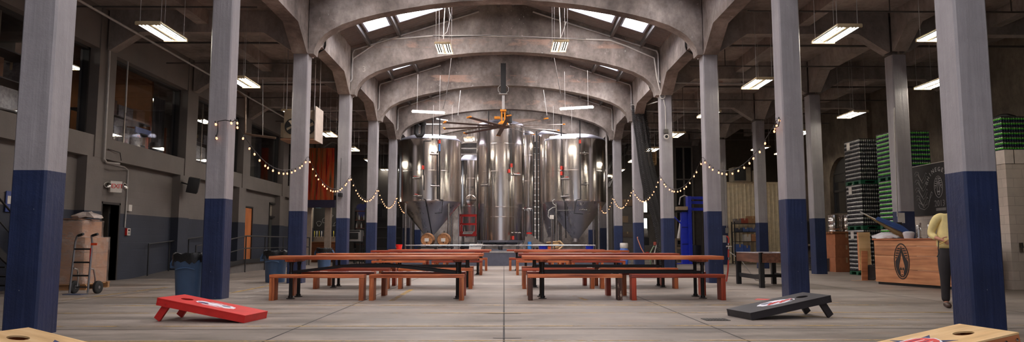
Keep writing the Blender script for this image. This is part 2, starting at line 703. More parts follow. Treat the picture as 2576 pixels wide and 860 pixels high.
wn = 0
for k in range(0, 9):
    y0, y1 = YK[k] + HC, YK[k + 1] - HC
    sy0, sy1 = y0 + .95, y1 - 1.05
    for s in (-1, 1):
        m = MB()
        for xa, xb in ((0, 1.95), (3.4, 3.62), (4.38, 5.5)):
            roof_strip(m, s, xa, xb, y0, y1)
        for xa, xb in PANES:
            roof_strip(m, s, xa, xb, y0, sy0)
            roof_strip(m, s, xa, xb, sy1, y1)
        structure(m.build('roof', corr, edge_split=False))
        for xa, xb in PANES:
            wn += 1
            t = bpy.data.objects.new('window_%d' % wn, None)
            COL.objects.link(t)
            structure(t)
            z = lambda x: roof_z(x)
            p = MB()
            q = [(s * xa, sy0, z(xa) + .12), (s * xb, sy0, z(xb) + .12), (s * xb, sy1, z(xb) + .12), (s * xa, sy1, z(xa) + .12)]
            p.face(q)
            r = bmesh.ops.extrude_face_region(p.bm, geom=p.bm.faces[:])
            bmesh.ops.translate(p.bm, verts=[v for v in r['geom'] if isinstance(v, bmesh.types.BMVert)], vec=(0, 0, .02))
            p.build('window_pane', sky_m if k > 3 else sky_front, t)
            c = MB()
            w = .05
            for (ax, bx, ay, by) in ((xa, xa + w, sy0, sy1), (xb - w, xb, sy0, sy1), (xa, xb, sy0, sy0 + w), (xa, xb, sy1 - w, sy1)):
                pts = [(s * ax, ay), (s * bx, ay), (s * bx, by), (s * ax, by)]
                zz = [z(ax), z(bx), z(bx), z(ax)]
                lo = [c.bm.verts.new((pp[0], pp[1], zq - .03)) for pp, zq in zip(pts, zz)]
                hi = [c.bm.verts.new((pp[0], pp[1], zq + .15)) for pp, zq in zip(pts, zz)]
                for i in range(4):
                    c.bm.faces.new((lo[i], lo[(i + 1) % 4], hi[(i + 1) % 4], hi[i]))
                c.bm.faces.new(lo[::-1])
                c.bm.faces.new(hi)
            c.build('window_frame', curb_m, t)
        for x in (.25, 1.85, 3.51, 4.5):
            z0 = roof_z(x)
            structure(MB().box(s * x - .045, s * x + .045, y0, y1, z0 - .15, z0 + .02).build('beam', purl_m))

# number painted on the arch
NAVE_SHIFT = .05
n3 = text_mesh('3', .27, .003, 'painted_number', plain('white chalk paint', c255(200, 192, 186), 0.7), None,
               P(912, 174, YK[5] - HC - .006), (PI / 2, 0, 0))
tag(n3, 'small white painted numeral on the left haunch of the fixture-lit arch', 'number')

# end wall of the nave
poly = [(-5.6, 0), (5.6, 0), (5.6, roof_z(5.6)), (0, 9.1), (-5.6, roof_z(5.6))]
structure(MB().prism(poly, YK[9] + 1.2, YK[9] + 1.5, 'y').build('wall_back', M['nave']))

# ---------------------------------------------------------------- aisles: slab, transverse beams, secondary beams
structure(MB().box(-16, -(COLX - HC) - .02, -2.6, 49, ZSLAB, ZSLAB + .2).build('ceiling', M['slab']))
structure(MB().box((COLX - HC) + .02, 17, -2.6, 49, ZSLAB, ZSLAB + .2).build('ceiling', M['slab']))


def cross_beam(xa, xb, y, z=6.42):
    h = .8
    poly = [(xa, 5.95), (xa + .08, 5.95), (xa + h, z), (xb - h, z), (xb - .08, 5.95), (xb, 5.95), (xb, ZSLAB), (xa, ZSLAB)]
    structure(MB().prism(poly, y - .16, y + .16, 'y').build('beam', M['slab']))


for k in range(0, 10):
    cross_beam(-10.25, -(COLX + HC), YK[k])
    cross_beam(COLX + HC, ROWX - .21, YK[k])
    cross_beam(ROWX + .21, XWALL_R, YK[k])
    if k < 9:
        for x in (-7.85, 7.75, 12.8):
            structure(MB().box(x - .15, x + .15, YK[k] + .16, YK[k + 1] - .16, 6.62, ZSLAB).build('beam', M['slab']))
        y0, y1, h = YK[k] + .2, YK[k + 1] - .2, .8
        poly = [(y0, 5.95), (y0 + .08, 5.95), (y0 + h, 6.5), (y1 - h, 6.5), (y1 - .08, 5.95), (y1, 5.95), (y1, ZSLAB), (y0, ZSLAB)]
        structure(MB().prism(poly, ROWX - .18, ROWX + .18, 'x').build('beam', M['slab']))

# unseen wall behind the camera, shaped for light: aisles closed, hall left open
structure(MB().box(-16, -COLX - .1, -2.9, -2.6, 0, ZSLAB).build('wall_unseen', M['slab']))
structure(MB().box(COLX + .1, XWALL_R + .3, -2.9, -2.6, 0, ZSLAB).build('wall_unseen', M['slab']))
# ---------------------------------------------------------------- light fixtures
tube_em = emit('fluorescent tube', (1.0, 0.92, 0.78), 1.0)
TUBE = tube_em.node_tree.nodes['Principled BSDF'].inputs['Emission Strength']
fix_m = plain('fixture housing', c255(196, 176, 140), 0.4)
refl_m = plain('black reflector', (0.003, 0.0025, 0.002), 0.9, spec=0.0)


def high_bay(x, y, z, label, group, wire_top, length=1.12, width=.46, tilt=0.0):
    t = thing('ceiling_light', label, 'ceiling light', (x, y, z), 0, group, rot=(0, tilt, 0))
    m = MB()
    m.box(-width / 2, width / 2, -length / 2, length / 2, .035, .06, .006)
    for s in (-1, 1):
        m.box(-width / 2, width / 2, s * length / 2 - .025, s * length / 2 + .025, -.012, .045, .006)
    m.prism([(-.045, .035), (.045, .035), (.02, .012), (-.02, .012)], -length / 2, length / 2, 'y')
    m.build('housing', fix_m, t)
    MB().box(-width / 2 + .01, width / 2 - .01, -length / 2 + .03, length / 2 - .03, .030, .0345).build('reflector', refl_m, t)
    for u in (-.20, -.135, -.07, .07, .135, .20):
        MB().cyl((u * width / .46, -length / 2 + .03, .012), (u * width / .46, length / 2 - .03, .012), .009, 8).build('lamp_tube', tube_em, t)
    for s in (-1, 1):
        for q in (-1, 1):
            MB().tube([(s * width * .42, q * length * .42, .06), (s * width * .42, q * length * .42, wire_top - z)], .005, 5).build('hanger_wire', M['pipe'], t)
    return t


left_y = [13.45, 17.75, 22.1, 26.4, 30.6, 34.9, 39.4, 42.6]  # last three are added lamps that brighten the dark far aisles
for i, y in enumerate(left_y):
    high_bay(-6.55, y, 5.0, 'lit fluorescent fixture hung in the left aisle, %s from the front' % ORD(i), 'left aisle lights', ZSLAB)
for i, y in enumerate(left_y):
    high_bay(6.42, y, 5.0, 'lit fluorescent fixture hung behind the right column row, %s from the front' % ORD(i), 'right aisle lights', ZSLAB)
for i, y in enumerate((17.75, 22.1, 25.8, 30.2, 40.5)):  # the rearmost is an added lamp lifting the dark right rear
    high_bay(10.95, y, 5.0, 'lit fluorescent fixture above the pallets and cooler side, %s from the front' % ORD(i), 'far right aisle lights', ZSLAB)
high_bay(8.45, 13.3, 5.0, 'added fluorescent fixture hidden behind the nearest right column', 'right aisle lights', ZSLAB)  # added out of sight to brighten the block wall and bar
high_bay(10.7, 12.9, 5.0, 'added unseen fluorescent fixture beside the cooler front', 'far right aisle lights', ZSLAB)  # out of view, put in to lift the dark right side
high_bay(-1.80, 20.9, 6.76, 'lit four-group fluorescent fixture hung under the arches, left of centre', 'nave lights', 8.4, tilt=.0)
high_bay(1.66, 20.9, 6.83, 'lit four-group fluorescent fixture hung under the arches, right of centre', 'nave lights', 8.4, tilt=.0)


def strip_light(pa, pb, Y, label):
    a, b = P(*pa, Y), P(*pb, Y)
    t = thing('strip_light', label, 'strip light', (a + b) / 2, 0, 'single tube lights by the tanks')
    d = (b - a) / 2
    MB().tube([-d, d], .026, 10).build('lamp_tube', tube_em, t)
    m = MB()
    for s in (-1, 1):
        m.tube([d * s, d * s * 1.05], .04, 10)
    m.tube([-d + Vector((0, .03, .05)), d + Vector((0, .03, .05))], .035, 6)
    m.build('housing', M['white'], t)
    for s in (-.7, .7):
        MB().tube([d * s + Vector((0, 0, .05)), d * s + Vector((0, .1, 1.5))], .006, 5).build('hanger_wire', M['pipe'], t)


strip_light((1037, 281), (1118, 285), 27.2, 'lit single tube light hung before the arch, upper left of the tanks')
strip_light((1409, 275), (1492, 270), 27.2, 'lit single tube light hung before the arch, upper right of the tanks')
strip_light((1079, 345), (1147, 346), 32.2, 'lit single tube light in front of the left tank rim')
strip_light((1383, 347), (1449, 346), 32.2, 'lit single tube light in front of the right tank rim')

# ---------------------------------------------------------------- string lights
bulb_em = emit('warm filament bulb', (1.0, 0.40, 0.19), 2.6)
bulb_m = [bulb_em, plain('bulb socket', (0.01, 0.009, 0.008), 0.5)]
_b = MB()
_b.lathe([(0, -.060), (.012, -.057), (.019, -.040), (.016, -.024), (.011, -.012)], seg=10, mi=0)
_b.lathe([(.012, -.014), (.013, .022), (.007, .03)], seg=8, mi=1)
bulb0 = _b.build('bulb', bulb_m)
_bulb_used = [False]


def string(a, b, sag, n, label, extra=()):
    a, b = Vector(a), Vector(b)
    t = thing('string_lights', label, 'string lights', a)
    pts = []
    K = 24
    for i in range(K + 1):
        u = i / K
        p = a.lerp(b, u)
        p.z -= sag * 4 * u * (1 - u)
        pts.append(p - a)
    for e in extra:
        pts = [Vector(e) - a] + pts
    MB().tube(pts, .007, 6).build('cable', M['dark'], t)
    rng = random.Random(int(a.x * 10 + b.y * 100))
    for i in range(n):
        u = (i + .5) / n + rng.uniform(-.25, .25) / n
        p = a.lerp(b, u)
        p.z -= sag * 4 * u * (1 - u) + .045
        o = bulb0 if not _bulb_used[0] else bulb0.copy()
        if _bulb_used[0]:
            COL.objects.link(o)
        _bulb_used[0] = True
        o.parent = t
        o.location = p - a
        o.rotation_euler = (rng.uniform(-.3, .3), rng.uniform(-.3, .3), 0)


XI = COLX - HC - .03
for s, side in ((-1, 'left'), (1, 'right')):
    for k in range(3, 8):
        zz = 3.22 if k > 3 else 3.35
        za = 3.3 if k == 3 else 3.2
        lab = 'string of warm bulbs looped between the %s and %s %s columns' % (ORD(k - 2), ORD(k - 1), side)
        string((s * XI, YK[k] + .03, za), (s * XI, YK[k + 1] - .03, 3.2), .62, 16 if s < 0 else 14, lab)
# the loop wrapped round the second left column
t = thing('string_lights', 'short end of bulb string hooked around the second left column', 'string lights', (-COLX, YK[3], 0))
pp = [P(535, 352, YK[3] - .24), P(541, 330, YK[3] - .24), P(541, 305, YK[3] - .24), P(560, 302, YK[3] - .24), P(578, 306, YK[3] - .24), P(590, 300, YK[3] - .2)]
o0 = Vector((-COLX, YK[3], 0))
MB().tube([p - o0 for p in pp], .009, 6).build('cable', M['dark'], t)
for q in ((537, 346), (535, 311), (574, 308), (589, 308)):
    c = bulb0.copy(); COL.objects.link(c); c.parent = t; c.location = P(q[0], q[1] - 3, YK[3] - .25) - o0
t = thing('string_lights', 'short end of bulb string hooked on the second right column', 'string lights', (COLX, YK[3], 0))
o0 = Vector((COLX, YK[3], 0))
YQ = YK[3] - .1
pp = [(x - (.05 if True else 0), y, z) for x, y, z in [S(1952, 297, XI), S(1962, 300, XI - .02), S(1958, 318, XI - .03), S(1946, 322, XI)]]
MB().tube([Vector(p) - o0 for p in pp], .009, 6).build('cable', M['dark'], t)
for q in ((1953, 298), (1946, 312), (1940, 326)):
    c = bulb0.copy(); COL.objects.link(c); c.parent = t; c.location = S(q[0], q[1], XI - .06) - o0

# ---------------------------------------------------------------- fan
fan_y = YK[6] - HC - .55
fc = P(1266, 318, fan_y)
t = thing('ceiling_fan', 'huge orange ceiling fan with ten blades hanging before the tanks', 'ceiling fan', (fc.x, fan_y, fc.z))
org = plain('fan orange', c255(224, 142, 44), 0.4)
blade_m = plain('dark fan blade', c255(110, 92, 80), 0.4, 0.5)
ztop = P(1266, 160, fan_y).z - fc.z
zb = P(1266, 236, fan_y).z - fc.z
zp = P(1266, 276, fan_y).z - fc.z
zm = P(1266, 306, fan_y).z - fc.z
MB().box(-.105, .105, -.08, .36, zb, ztop, .01).build('hanger_board', plain('black beam board', (0.02, 0.019, 0.019), 0.6), t)
m = MB()
m.box(-.17, .17, -.1, .2, zb - .03, zb, .008)
m.tube([(0, 0, zb), (0, 0, zp)], .05, 12)
for s in (-1, 1):
    m.tube([(s * .05, 0, zb - .02), (s * .2, -.05, zb + .1), (s * .2, -.05, zb + .25), (s * .08, -.05, zb + .36)], .012, 6)
m.build('downrod', M['pipe'], t)
m = MB()
m.box(-.12, .12, -.1, .1, zp - .08, zp, .012)
m.box(-.09, -.03, -.07, .07, zm, zp - .05, .01)
m.box(.03, .09, -.07, .07, zm, zp - .05, .01)
m.lathe([(0, zm + .02), (.1, zm + .02), (.16, zm - .02), (.2, zm - .06), (.2, zm - .12), (.1, zm - .15), (0, zm - .15)], seg=20)
m.box(-.35, -.12, -.08, .05, zm + .10, zm + .2, .01)
m.build('gearbox', org, t)
m = MB()
m.tube([(.22, .1, zm - .02), (.22, .1, zm + .3)], .13, 14)
m.box(-.1, .22, .02, .18, zm + .2, zm + .32)
m.build('motor', M['dark'], t)
m = MB()
m.lathe([(0, -.06), (.22, -.06), (.26, -.02), (.26, .04), (.12, .09), (0, .09)], seg=20)
m.build('hub', blade_m, t)
for i in range(10):
    a = math.radians(-85 + 36 * i)
    R_ = Matrix.Rotation(a, 4, 'Z') @ Matrix.Rotation(math.radians(10), 4, 'X')
    b = MB()
    sec = [(-.08, -.012), (-.03, .008), (.03, .014), (.085, .0), (.085, -.006), (0, -.008)]
    b.prism(sec, .18, 2.36, 'x', M=R_)
    bl = b.build('blade', blade_m, t)
    e = MB()
    e.box(2.36, 2.44, -.09, .09, -.022, .028, .01, M=R_)
    e.build('blade_tip', org, bl)

# ---------------------------------------------------------------- tables and benches
W_TAB = wood('table timber', c255(116, 52, 28), c255(194, 102, 60), c255(238, 162, 110), 0, 0.36)
W_RED = wood('red stained timber', c255(98, 36, 26), c255(160, 68, 46), c255(204, 106, 74), 0, 0.36)
W_LEG = wood('leg timber', c255(104, 50, 24), c255(180, 98, 54), c255(220, 146, 94), 2, 0.45)
W_LEGR = wood('red leg timber', c255(110, 34, 18), c255(172, 66, 38), c255(206, 98, 62), 2, 0.45)
W_OLD = wood('dark worn leg timber', c255(52, 30, 22), c255(78, 46, 34), c255(100, 62, 46), 2, 0.6, worn=c255(200, 180, 160))


def make_table(x0, x1, y, label, top_m, bent=False, depth=.78):
    cx = (x0 + x1) / 2
    L = (x1 - x0) / 2
    t = thing('communal_table', label, 'table', (cx, y, 0), 0, 'long communal tables')
    for i in range(4):
        w = depth / 4
        MB().box(-L + .004 * (i % 2), L - .006 * ((i + 1) % 2), -depth / 2 + i * w + .002, -depth / 2 + (i + 1) * w - .002, .70, .765, .006).build('tabletop_plank', top_m, t)
    for s in (-1, 1):
        MB().box(s * (L - .37) - .09, s * (L - .37) + .09, -.34, .34, .662, .70, .004).build('cleat', W_LEG, t)
        for q in (-1, 1):
            m = MB()
            X, Y = s * (L - .37), q * .25
            m.tube([(X, Y, .012), (X, Y, .662)], .032, 14)
            m.lathe([(.075, 0), (.075, .012), (.045, .018), (.042, .05)], (X, Y, 0), 16)
            m.lathe([(.04, .60), (.042, .645), (.075, .652), (.075, .662)], (X, Y, 0), 16)
            m.lathe([(.038, .40), (.042, .41), (.042, .46), (.038, .47)], (X, Y, 0), 14)
            m.build('leg', M['iron'], t)
    for q in (-1, 1):
        m = MB()
        X = L - .37
        if bent:
            pts = [(-X, q * .25, .47), (-X * .35, q * .25, .585), (X * .1, q * .25, .60), (X * .4, q * .25, .56), (X, q * .25, .455)]
            for a, b in zip(pts, pts[1:]):
                a, b = Vector(a), Vector(b)
                p = MB
                m.prism([(a.x, a.z - .025), (b.x, b.z - .025), (b.x, b.z + .025), (a.x, a.z + .025)], q * .25 - .012, q * .25 + .012, 'y')
        else:
            m.box(-X, X, q * .25 - .012, q * .25 + .012, .45, .50)
        m.build('brace_bar', M['iron'], t)
    return t


def make_bench(x0, x1, yf, label, top_m, leg_l, leg_r, depth=.26):
    cx = (x0 + x1) / 2
    L = (x1 - x0) / 2
    t = thing('bench', label, 'bench', (cx, yf + depth / 2, 0), 0, 'wooden benches at the communal tables')
    for i in range(2):
        w = depth / 2
        MB().box(-L, L, -depth / 2 + i * w + .001, -depth / 2 + (i + 1) * w - .001, .39, .45, .006).build('seat_plank', top_m, t)
    for s, lm in ((-1, leg_l), (1, leg_r)):
        MB().box(s * L - s * .085, s * L - s * .004, -depth / 2 + .004, depth / 2 - .004, 0, .39, .006).build('leg', lm, t)
    return t


W_ = W_TAB
ROWS = [(13.36, 12.66, 13.80), (16.62, 15.82, 17.02), (23.2, 22.5, 23.75), (26.65, 26.0, 27.15)]
BX_L = [[(-4.10, -2.45), (-2.36, -.70)], [(-4.17, -2.52), (-2.32, -.69)], [(-4.13, -2.45), (-2.26, -.68)], [(-4.1, -2.45), (-2.2, -.60)]]
BX_R = [[(.42, 2.08), (2.24, 3.90)], [(.40, 1.99), (2.12, 3.83)], [(.38, 2.02), (2.13, 3.80)], [(.18, 1.8), (2.0, 3.6)]]
rowname = ['front row', 'second row', 'third row', 'last row']
for i, (yt, yf, yb) in enumerate(ROWS):
    for side, bx, (xa, xb) in (('left', BX_L[i], (-4.22, -.47)), ('right', BX_R[i], (.33 if i < 3 else .1, 3.98 if i < 3 else 3.7))):
        tm = W_TAB if (i + (side == 'left')) % 2 == 0 or i == 0 else W_RED
        extra = {('left', 0): ', bent bar below', ('right', 0): ', straight bar below'}.get((side, i), '')
        make_table(xa, xb, yt, 'plank table on black pipe legs, %s %s of the aisle%s' % (rowname[i], side, extra), tm, bent=(side == 'left' and i == 0))
        for j, (a, b) in enumerate(bx):
            inner = (j == 1) == (side == 'left')
            where = 'next to the centre aisle' if inner else 'at the outer end'
            lm_l = lm_r = W_LEG
            tm2 = W_RED if (i + j) % 2 else W_TAB
            lab = 'low wooden bench before the %s %s table, %s' % (rowname[i], side, where)
            if side == 'right' and i == 0:
                if j == 0:
                    lm_l = lm_r = W_OLD
                    lab = 'wooden bench on dark flaking legs before the front row right table'
                else:
                    lm_l = lm_r = W_LEGR
                    lab = 'red-brown bench before the front row right table, at the outer end'
            make_bench(a, b, yf, lab, tm2 if i else (W_TAB if (side, j) != ('right', 1) else W_RED), lm_l, lm_r)
            make_bench(a + .02, b - .03, yb, 'low wooden bench behind the %s %s table, %s' % (rowname[i], side, where), W_RED if i == 0 else W_TAB, W_LEG, W_LEGR)

# ---------------------------------------------------------------- cornhole boards
nat = wood('birch plywood', c255(196, 156, 104), c255(222, 184, 130), c255(236, 204, 156), 0, 0.42, 0.35, 0.05)
nat_e = wood('pine frame', c255(150, 86, 52), c255(190, 118, 76), c255(214, 146, 100), 0, 0.5, 0.6, 0.05)
redp = plain('red cornhole paint', c255(206, 44, 40), 0.5, 0, 0.1)
blkp = plain('black cornhole paint', c255(44, 42, 46), 0.5, 0, 0.2)
decal_w = plain('white decal', c255(226, 226, 234), 0.5)
decal_r = plain('red decal', c255(214, 60, 56), 0.5)
decal_n = plain('navy decal', c255(34, 40, 92), 0.5)
decal_g = plain('grey decal', c255(120, 124, 140), 0.5)


def jag(cx, cy, a, b, n, j, seed):
    r = random.Random(seed)
    return [(cx + (a * (1 + r.uniform(-j, j))) * math.cos(2 * PI * i / n), cy + (b * (1 + r.uniform(-j, j))) * math.sin(2 * PI * i / n)) for i in range(n)]


def star(cx, cy, R1, R2, rot=0.0, n=5):
    return [(cx + (R1 if i % 2 == 0 else R2) * math.cos(rot + PI * i / n), cy + (R1 if i % 2 == 0 else R2) * math.sin(rot + PI * i / n)) for i in range(2 * n)]


def cornhole(lo, hi_dir, label, top_m, side_m, style):
    """lo: middle of the low end on the floor; hi_dir: heading towards the high end"""
    L, Wd, d = 1.22, .61, .095
    t = thing('cornhole_board', label, 'cornhole board', lo, hi_dir)
    a = math.asin((.305 - d) / L)
    T = Matrix.Rotation(-a, 4, 'Y')      # local x runs up the board
    # top sheet with the hole: ring of quads
    hx, hy, hr, n = L - .23, 0.0, .078, 40
    m = MB()
    z1, z0 = d, d - .014
    circ = ellipse(hx, hy, hr, hr, n)
    x0r, x1r = hx - .2, L
    outer = []
    for i in range(n):
        th = 2 * PI * i / n
        c_, s_ = math.cos(th), math.sin(th)
        k = min((x1r - hx) / c_ if c_ > 1e-9 else ((x0r - hx) / c_ if c_ < -1e-9 else 9e9), (Wd / 2) / abs(s_) if abs(s_) > 1e-9 else 9e9)
        outer.append((hx + k * c_, hy + k * s_))
    # make sure the corners are reached
    for cxy in ((x1r, Wd / 2), (x1r, -Wd / 2), (x0r, Wd / 2), (x0r, -Wd / 2)):
        i = min(range(n), key=lambda q: (outer[q][0] - cxy[0]) ** 2 + (outer[q][1] - cxy[1]) ** 2)
        outer[i] = cxy
    for zz, flip in ((z1, False), (z0, True)):
        vi = [m.bm.verts.new(T @ Vector((x, y, zz))) for x, y in circ]
        vo = [m.bm.verts.new(T @ Vector((x, y, zz))) for x, y in outer]
        for i in range(n):
            m.bm.faces.new((vi[i], vo[i], vo[(i + 1) % n], vi[(i + 1) % n]))
        if flip:
            for i in range(n):
                m.bm.faces.new((vi[i], vi[(i + 1) % n], top_i[(i + 1) % n], top_i[i]))
                m.bm.faces.new((vo[i], vo[(i + 1) % n], top_o[(i + 1) % n], top_o[i]))
        else:
            top_i, top_o = vi, vo
    m.box(0, x0r, -Wd / 2, Wd / 2, z0, z1, M=T)
    m.build('deck', top_m, t)
    m = MB()
    w = .035
    m.box(0, L, -Wd / 2 + .003, -Wd / 2 + w, 0, z0, M=T)
    m.box(0, L, Wd / 2 - w, Wd / 2 - .003, 0, z0, M=T)
    m.box(.003, w, -Wd / 2 + w, Wd / 2 - w, 0, z0, M=T)
    m.box(L - w, L - .003, -Wd / 2 + w, Wd / 2 - w, 0, z0, M=T)
    m.build('frame', side_m, t)
    # folding legs raked outwards under the high end
    top = T @ Vector((L - .13, 0, d - .05))
    for s in (-1, 1):
        ft = Vector((top.x + .16, 0, 0))
        dr = (ft - top); ln = dr.length; dr.normalize()
        ang = math.atan2(dr.x, -dr.z)
        LM = Matrix.Translation((top.x, s * (Wd / 2 - .06), top.z)) @ Matrix.Rotation(-ang, 4, 'Y')
        m = MB()
        m.box(-.045, .045, -.02, .02, -ln + .045 * math.tan(abs(ang)) * .9, .03, .004, M=LM)
        m.build('leg', side_m, t)
    for s in (-1, 1):
        for px in (L - .13, L - .03):
            Q = T @ Matrix.Translation((px, s * Wd / 2, d * .45)) @ Matrix.Rotation(PI / 2, 4, 'X')
            MB().lathe([(0, -.008), (.011, -.006), (.012, .004), (0, .008)], seg=10, M=Q).build('bolt', M['steel'] if style == 'natural' else side_m, t)
    zt = d + .0008
    cx = L * .48

    def decal(poly, mat, k, name='decal'):
        m = MB()
        m.prism(poly, zt + k * .0012, zt + k * .0012 + .001, 'z', M=T)
        return m.build(name, mat, t)
    if style == 'red':
        decal(jag(cx, 0, .27, .135, 44, .07, 3), decal_w, 0)
        decal(jag(cx + .15, .03, .07, .045, 14, .2, 5), decal_n, 1)
        decal(jag(cx - .14, -.03, .06, .04, 14, .2, 6), decal_g, 1)
        for i in range(5):
            x = cx - .17 + .075 * i
            decal([(x, -.115 + .03 * (i % 2)), (x + .09, -.10), (x + .11, -.085), (x + .02, -.10 + .03 * (i % 2))], redp, 2)
            decal([(x, .10 - .03 * (i % 2)), (x + .10, .085), (x + .11, .10), (x + .02, .115 - .03 * (i % 2))], redp, 2)
    elif style == 'black':
        decal(jag(cx, 0, .28, .14, 44, .05, 8), decal_w, 0)
        decal(ellipse(cx + .17, .0, .075, .10, 20), blkp, 1)
        decal(ellipse(cx + .13, .0, .075, .085, 20), decal_w, 2)
        for i in range(6):
            x = cx - .17 + .06 * i
            decal([(x, -.11 + .03 * (i % 3)), (x + .12, .00), (x + .10, .03), (x - .02, -.075 + .03 * (i % 3))], decal_r, 3)
        decal(jag(cx - .12, .05, .09, .04, 12, .2, 4), decal_g, 4)
    else:
        decal(star(cx, 0, .27, .10, PI), decal_n, 0)
        decal(jag(cx - .01, 0.0, .17, .165, 40, .06, 11), decal_w, 1)
        decal(jag(cx - .01, 0.0, .155, .15, 40, .06, 12), decal_r, 2)
        for i in range(6):
            y = -.12 + .048 * i
            decal([(cx - .09, y), (cx + .07, y + .012), (cx + .085, y + .024), (cx - .075, y + .014)], decal_w if i % 2 else decal_n, 3)
    return t


cornhole(Vector((-3.22, 9.46, 0)), math.radians(172), 'red cornhole board with white torn-edged emblem, in front of blue trash can', redp, redp, 'red')
cornhole(Vector((3.16, 9.72, 0)), math.radians(12), 'black cornhole board with white and red emblem, before the right column', blkp, blkp, 'black')
cornhole(Vector((-2.86, 5.52, 0)), math.radians(167), 'natural plywood cornhole board with blue star, by the nearest left column', nat, nat_e, 'natural')
cornhole(Vector((2.82, 5.80, 0)), math.radians(8), 'natural plywood cornhole board with red lettering, by the nearest right column', nat, nat_e, 'natural')

# ---------------------------------------------------------------- conduits and cables on the arches
def run(pts, r, mat, lab, name='conduit', cat='conduit'):
    pts = [Vector(p) for p in pts]
    o0 = pts[0].copy()
    return tag(MB().tube([q - o0 for q in pts], r, 8).build(name, mat, loc=o0), lab, cat)


arch_name = {5: 'second visible', 6: 'third visible', 7: 'rearmost visible'}
for k in (5, 6, 7):
    y = YK[k] - HC - .05
    for s, sd in ((-1, 'left'), (1, 'right')):
        x0 = .9 if k == 5 else 2.6
        pts = [(s * x0, y, roof_z(x0) - .12), (s * 5.0, y, roof_z(5.0) - .12), (s * 5.05, y, roof_z(5.05) - .22), (s * 5.05, y, 6.34), (s * 5.09, y - .02, 6.26), (s * 7.9, y - .02, 6.22)]
        run(pts, .03, M['pipe'], 'pale conduit along the %s roof slope of the %s arch' % (sd, arch_name[k]))
y = YK[5] - HC - .02
run([P(752 + 108, 232, y), P(874, 205, y), P(881, 170, y), P(884, 148, y), P(958, 98, y), P(1000, 97, y), P(1085, 90, y), P(1240, 90, y), P(1290, 92, y), P(1380, 96, y), P(1530, 101, y), P(1570, 115, y), P(1642, 146, y), P(1648, 190, y), P(1655, 222, y), P(1660, 232, y)], .026, M['white'], 'pale cable draped across the second visible arch from side to side', 'cable', 'cable')
run([P(1085, 90, y - .02), P(1130, 92, y - .02), P(1240, 89, y - .02), P(1330, 94, y - .02), P(1400, 97, y - .02), P(1470, 98, y - .02)], .010, M['dark'], 'thin black cable draped along the second visible arch', 'cable', 'cable')
y2 = 20.95
zt_ = roof_z(1.8) - .02
for i, (pts, Y, r, mt, lab) in enumerate((
        ([(1121, 0), (1117, 60), (1116, 98)], 20.9, .014, M['white'], 'white cord hanging to the left fixture under the arches'),
        ([(1126, 10), (1134, 40), (1125, 80), (1112, 92)], 20.9, .009, M['pipe'], 'looped thin cable beside the left fixture under the arches'),
        ([(1406, 10), (1409, 60), (1410, 95)], 20.9, .014, M['white'], 'white cord hanging to the right fixture under the arches'),
        ([(1424, 54), (1420, 68), (1412, 92)], 20.9, .009, M['pipe'], 'looped thin cable beside the right fixture under the arches'),
        ([(1137, 132), (1128, 210), (1118, 262), (1114, 275)], 26.9, .014, M['dpipe'], 'thin wire falling from the left fixture towards the tube light'),
        ([(1391, 130), (1402, 190), (1411, 240)], 26.9, .014, M['dpipe'], 'thin wire falling from the right fixture towards the tube light'),
        ([(1160, 215), (1152, 290)], 31.5, .014, M['pipe'], 'thin pale wire hanging under the third arch, left of the fan'),
        ([(1365, 213), (1376, 290)], 31.5, .014, M['pipe'], 'thin pale wire hanging under the third arch, right of the fan'))):
    run([P(px, py, Y) for px, py in pts], r, mt, lab, 'cord', 'cord')
for i, k in enumerate(range(3, 8)):
    yy = YK[k] + .55
    run([(COLX + .25, yy, 6.3), (14.4, yy, 6.3)], .03, M['dpipe'], 'sprinkler pipe across the right aisles, %s from the front' % ORD(i), 'sprinkler_pipe', 'pipe')
    yy = YK[k] + 2.6
    run([(COLX + .25, yy, 6.25), (14.4, yy, 6.25)], .022, M['dpipe'], 'thin sprinkler branch pipe in the right aisles, %s bay' % ORD(i), 'sprinkler_pipe', 'pipe')
    for j, x in enumerate((6.6, 8.8, 11.6)):
        run([(x, yy, 6.25), (x, yy, ZSLAB)], .014, M['dpipe'], 'pipe hanger rod in %s right bay, %s from the hall' % (ORD(i), ORD(j)), 'hanger_rod', 'rod')
for s, sd in ((-1, 'left'), (1, 'right')):
    for k in range(4, 7):
        y = YK[k] + 1.35
        run([(s * 5.06, y, 7.25), (s * 5.06, y, 6.5), (s * 5.1, y + .05, 6.42), (s * 5.35, y + .3, 6.36)], .028, M['dark'], 'short black drain pipe on the %s hall beam behind the %s arch' % (sd, ORD(k - 4)), 'drain_pipe', 'pipe')
# ---------------------------------------------------------------- brewing platform
ZP = 0.64
YP = 31.7
plat_m = plain('platform grey-blue paint', c255(86, 88, 102), 0.6)
m = MB()
m.box(-5.0, 5.0, YP, 44.5, 0, ZP, mi=0)
m.box(-5.02, 5.02, YP - .02, YP + .06, ZP - .07, ZP + .012, mi=1)
structure(m.build('floor_platform', [plat_m, plain('pale edge angle', c255(170, 168, 166), 0.4, 0.5)]))


def stainless(name, col, rough=0.18, streak=0.25):
    m, nt, b = _nt(name)
    co = _co(nt)
    g = _noise(nt, co, 1.0, 3, 0.6, (3.0, 3.0, 0.35))
    k = _noise(nt, co, 1.2, 3, 0.5, (1, 1, .25))
    c = _ramp(nt, k, [(0.3, tuple(x * .82 for x in col)), (0.7, tuple(min(1, x * 1.1) for x in col))])
    nt.links.new(c, b.inputs['Base Color'])
    b.inputs['Metallic'].default_value = 1.0
    nt.links.new(_ramp(nt, g, [(0.3, (rough * .75,) * 3), (0.7, (rough * 1.3,) * 3)]), b.inputs['Roughness'])
    _bump(nt, b, _noise(nt, co, 1.0, 2, 0.5, (1.6, 1.6, 0.16)), 0.2, 0.02)
    return m


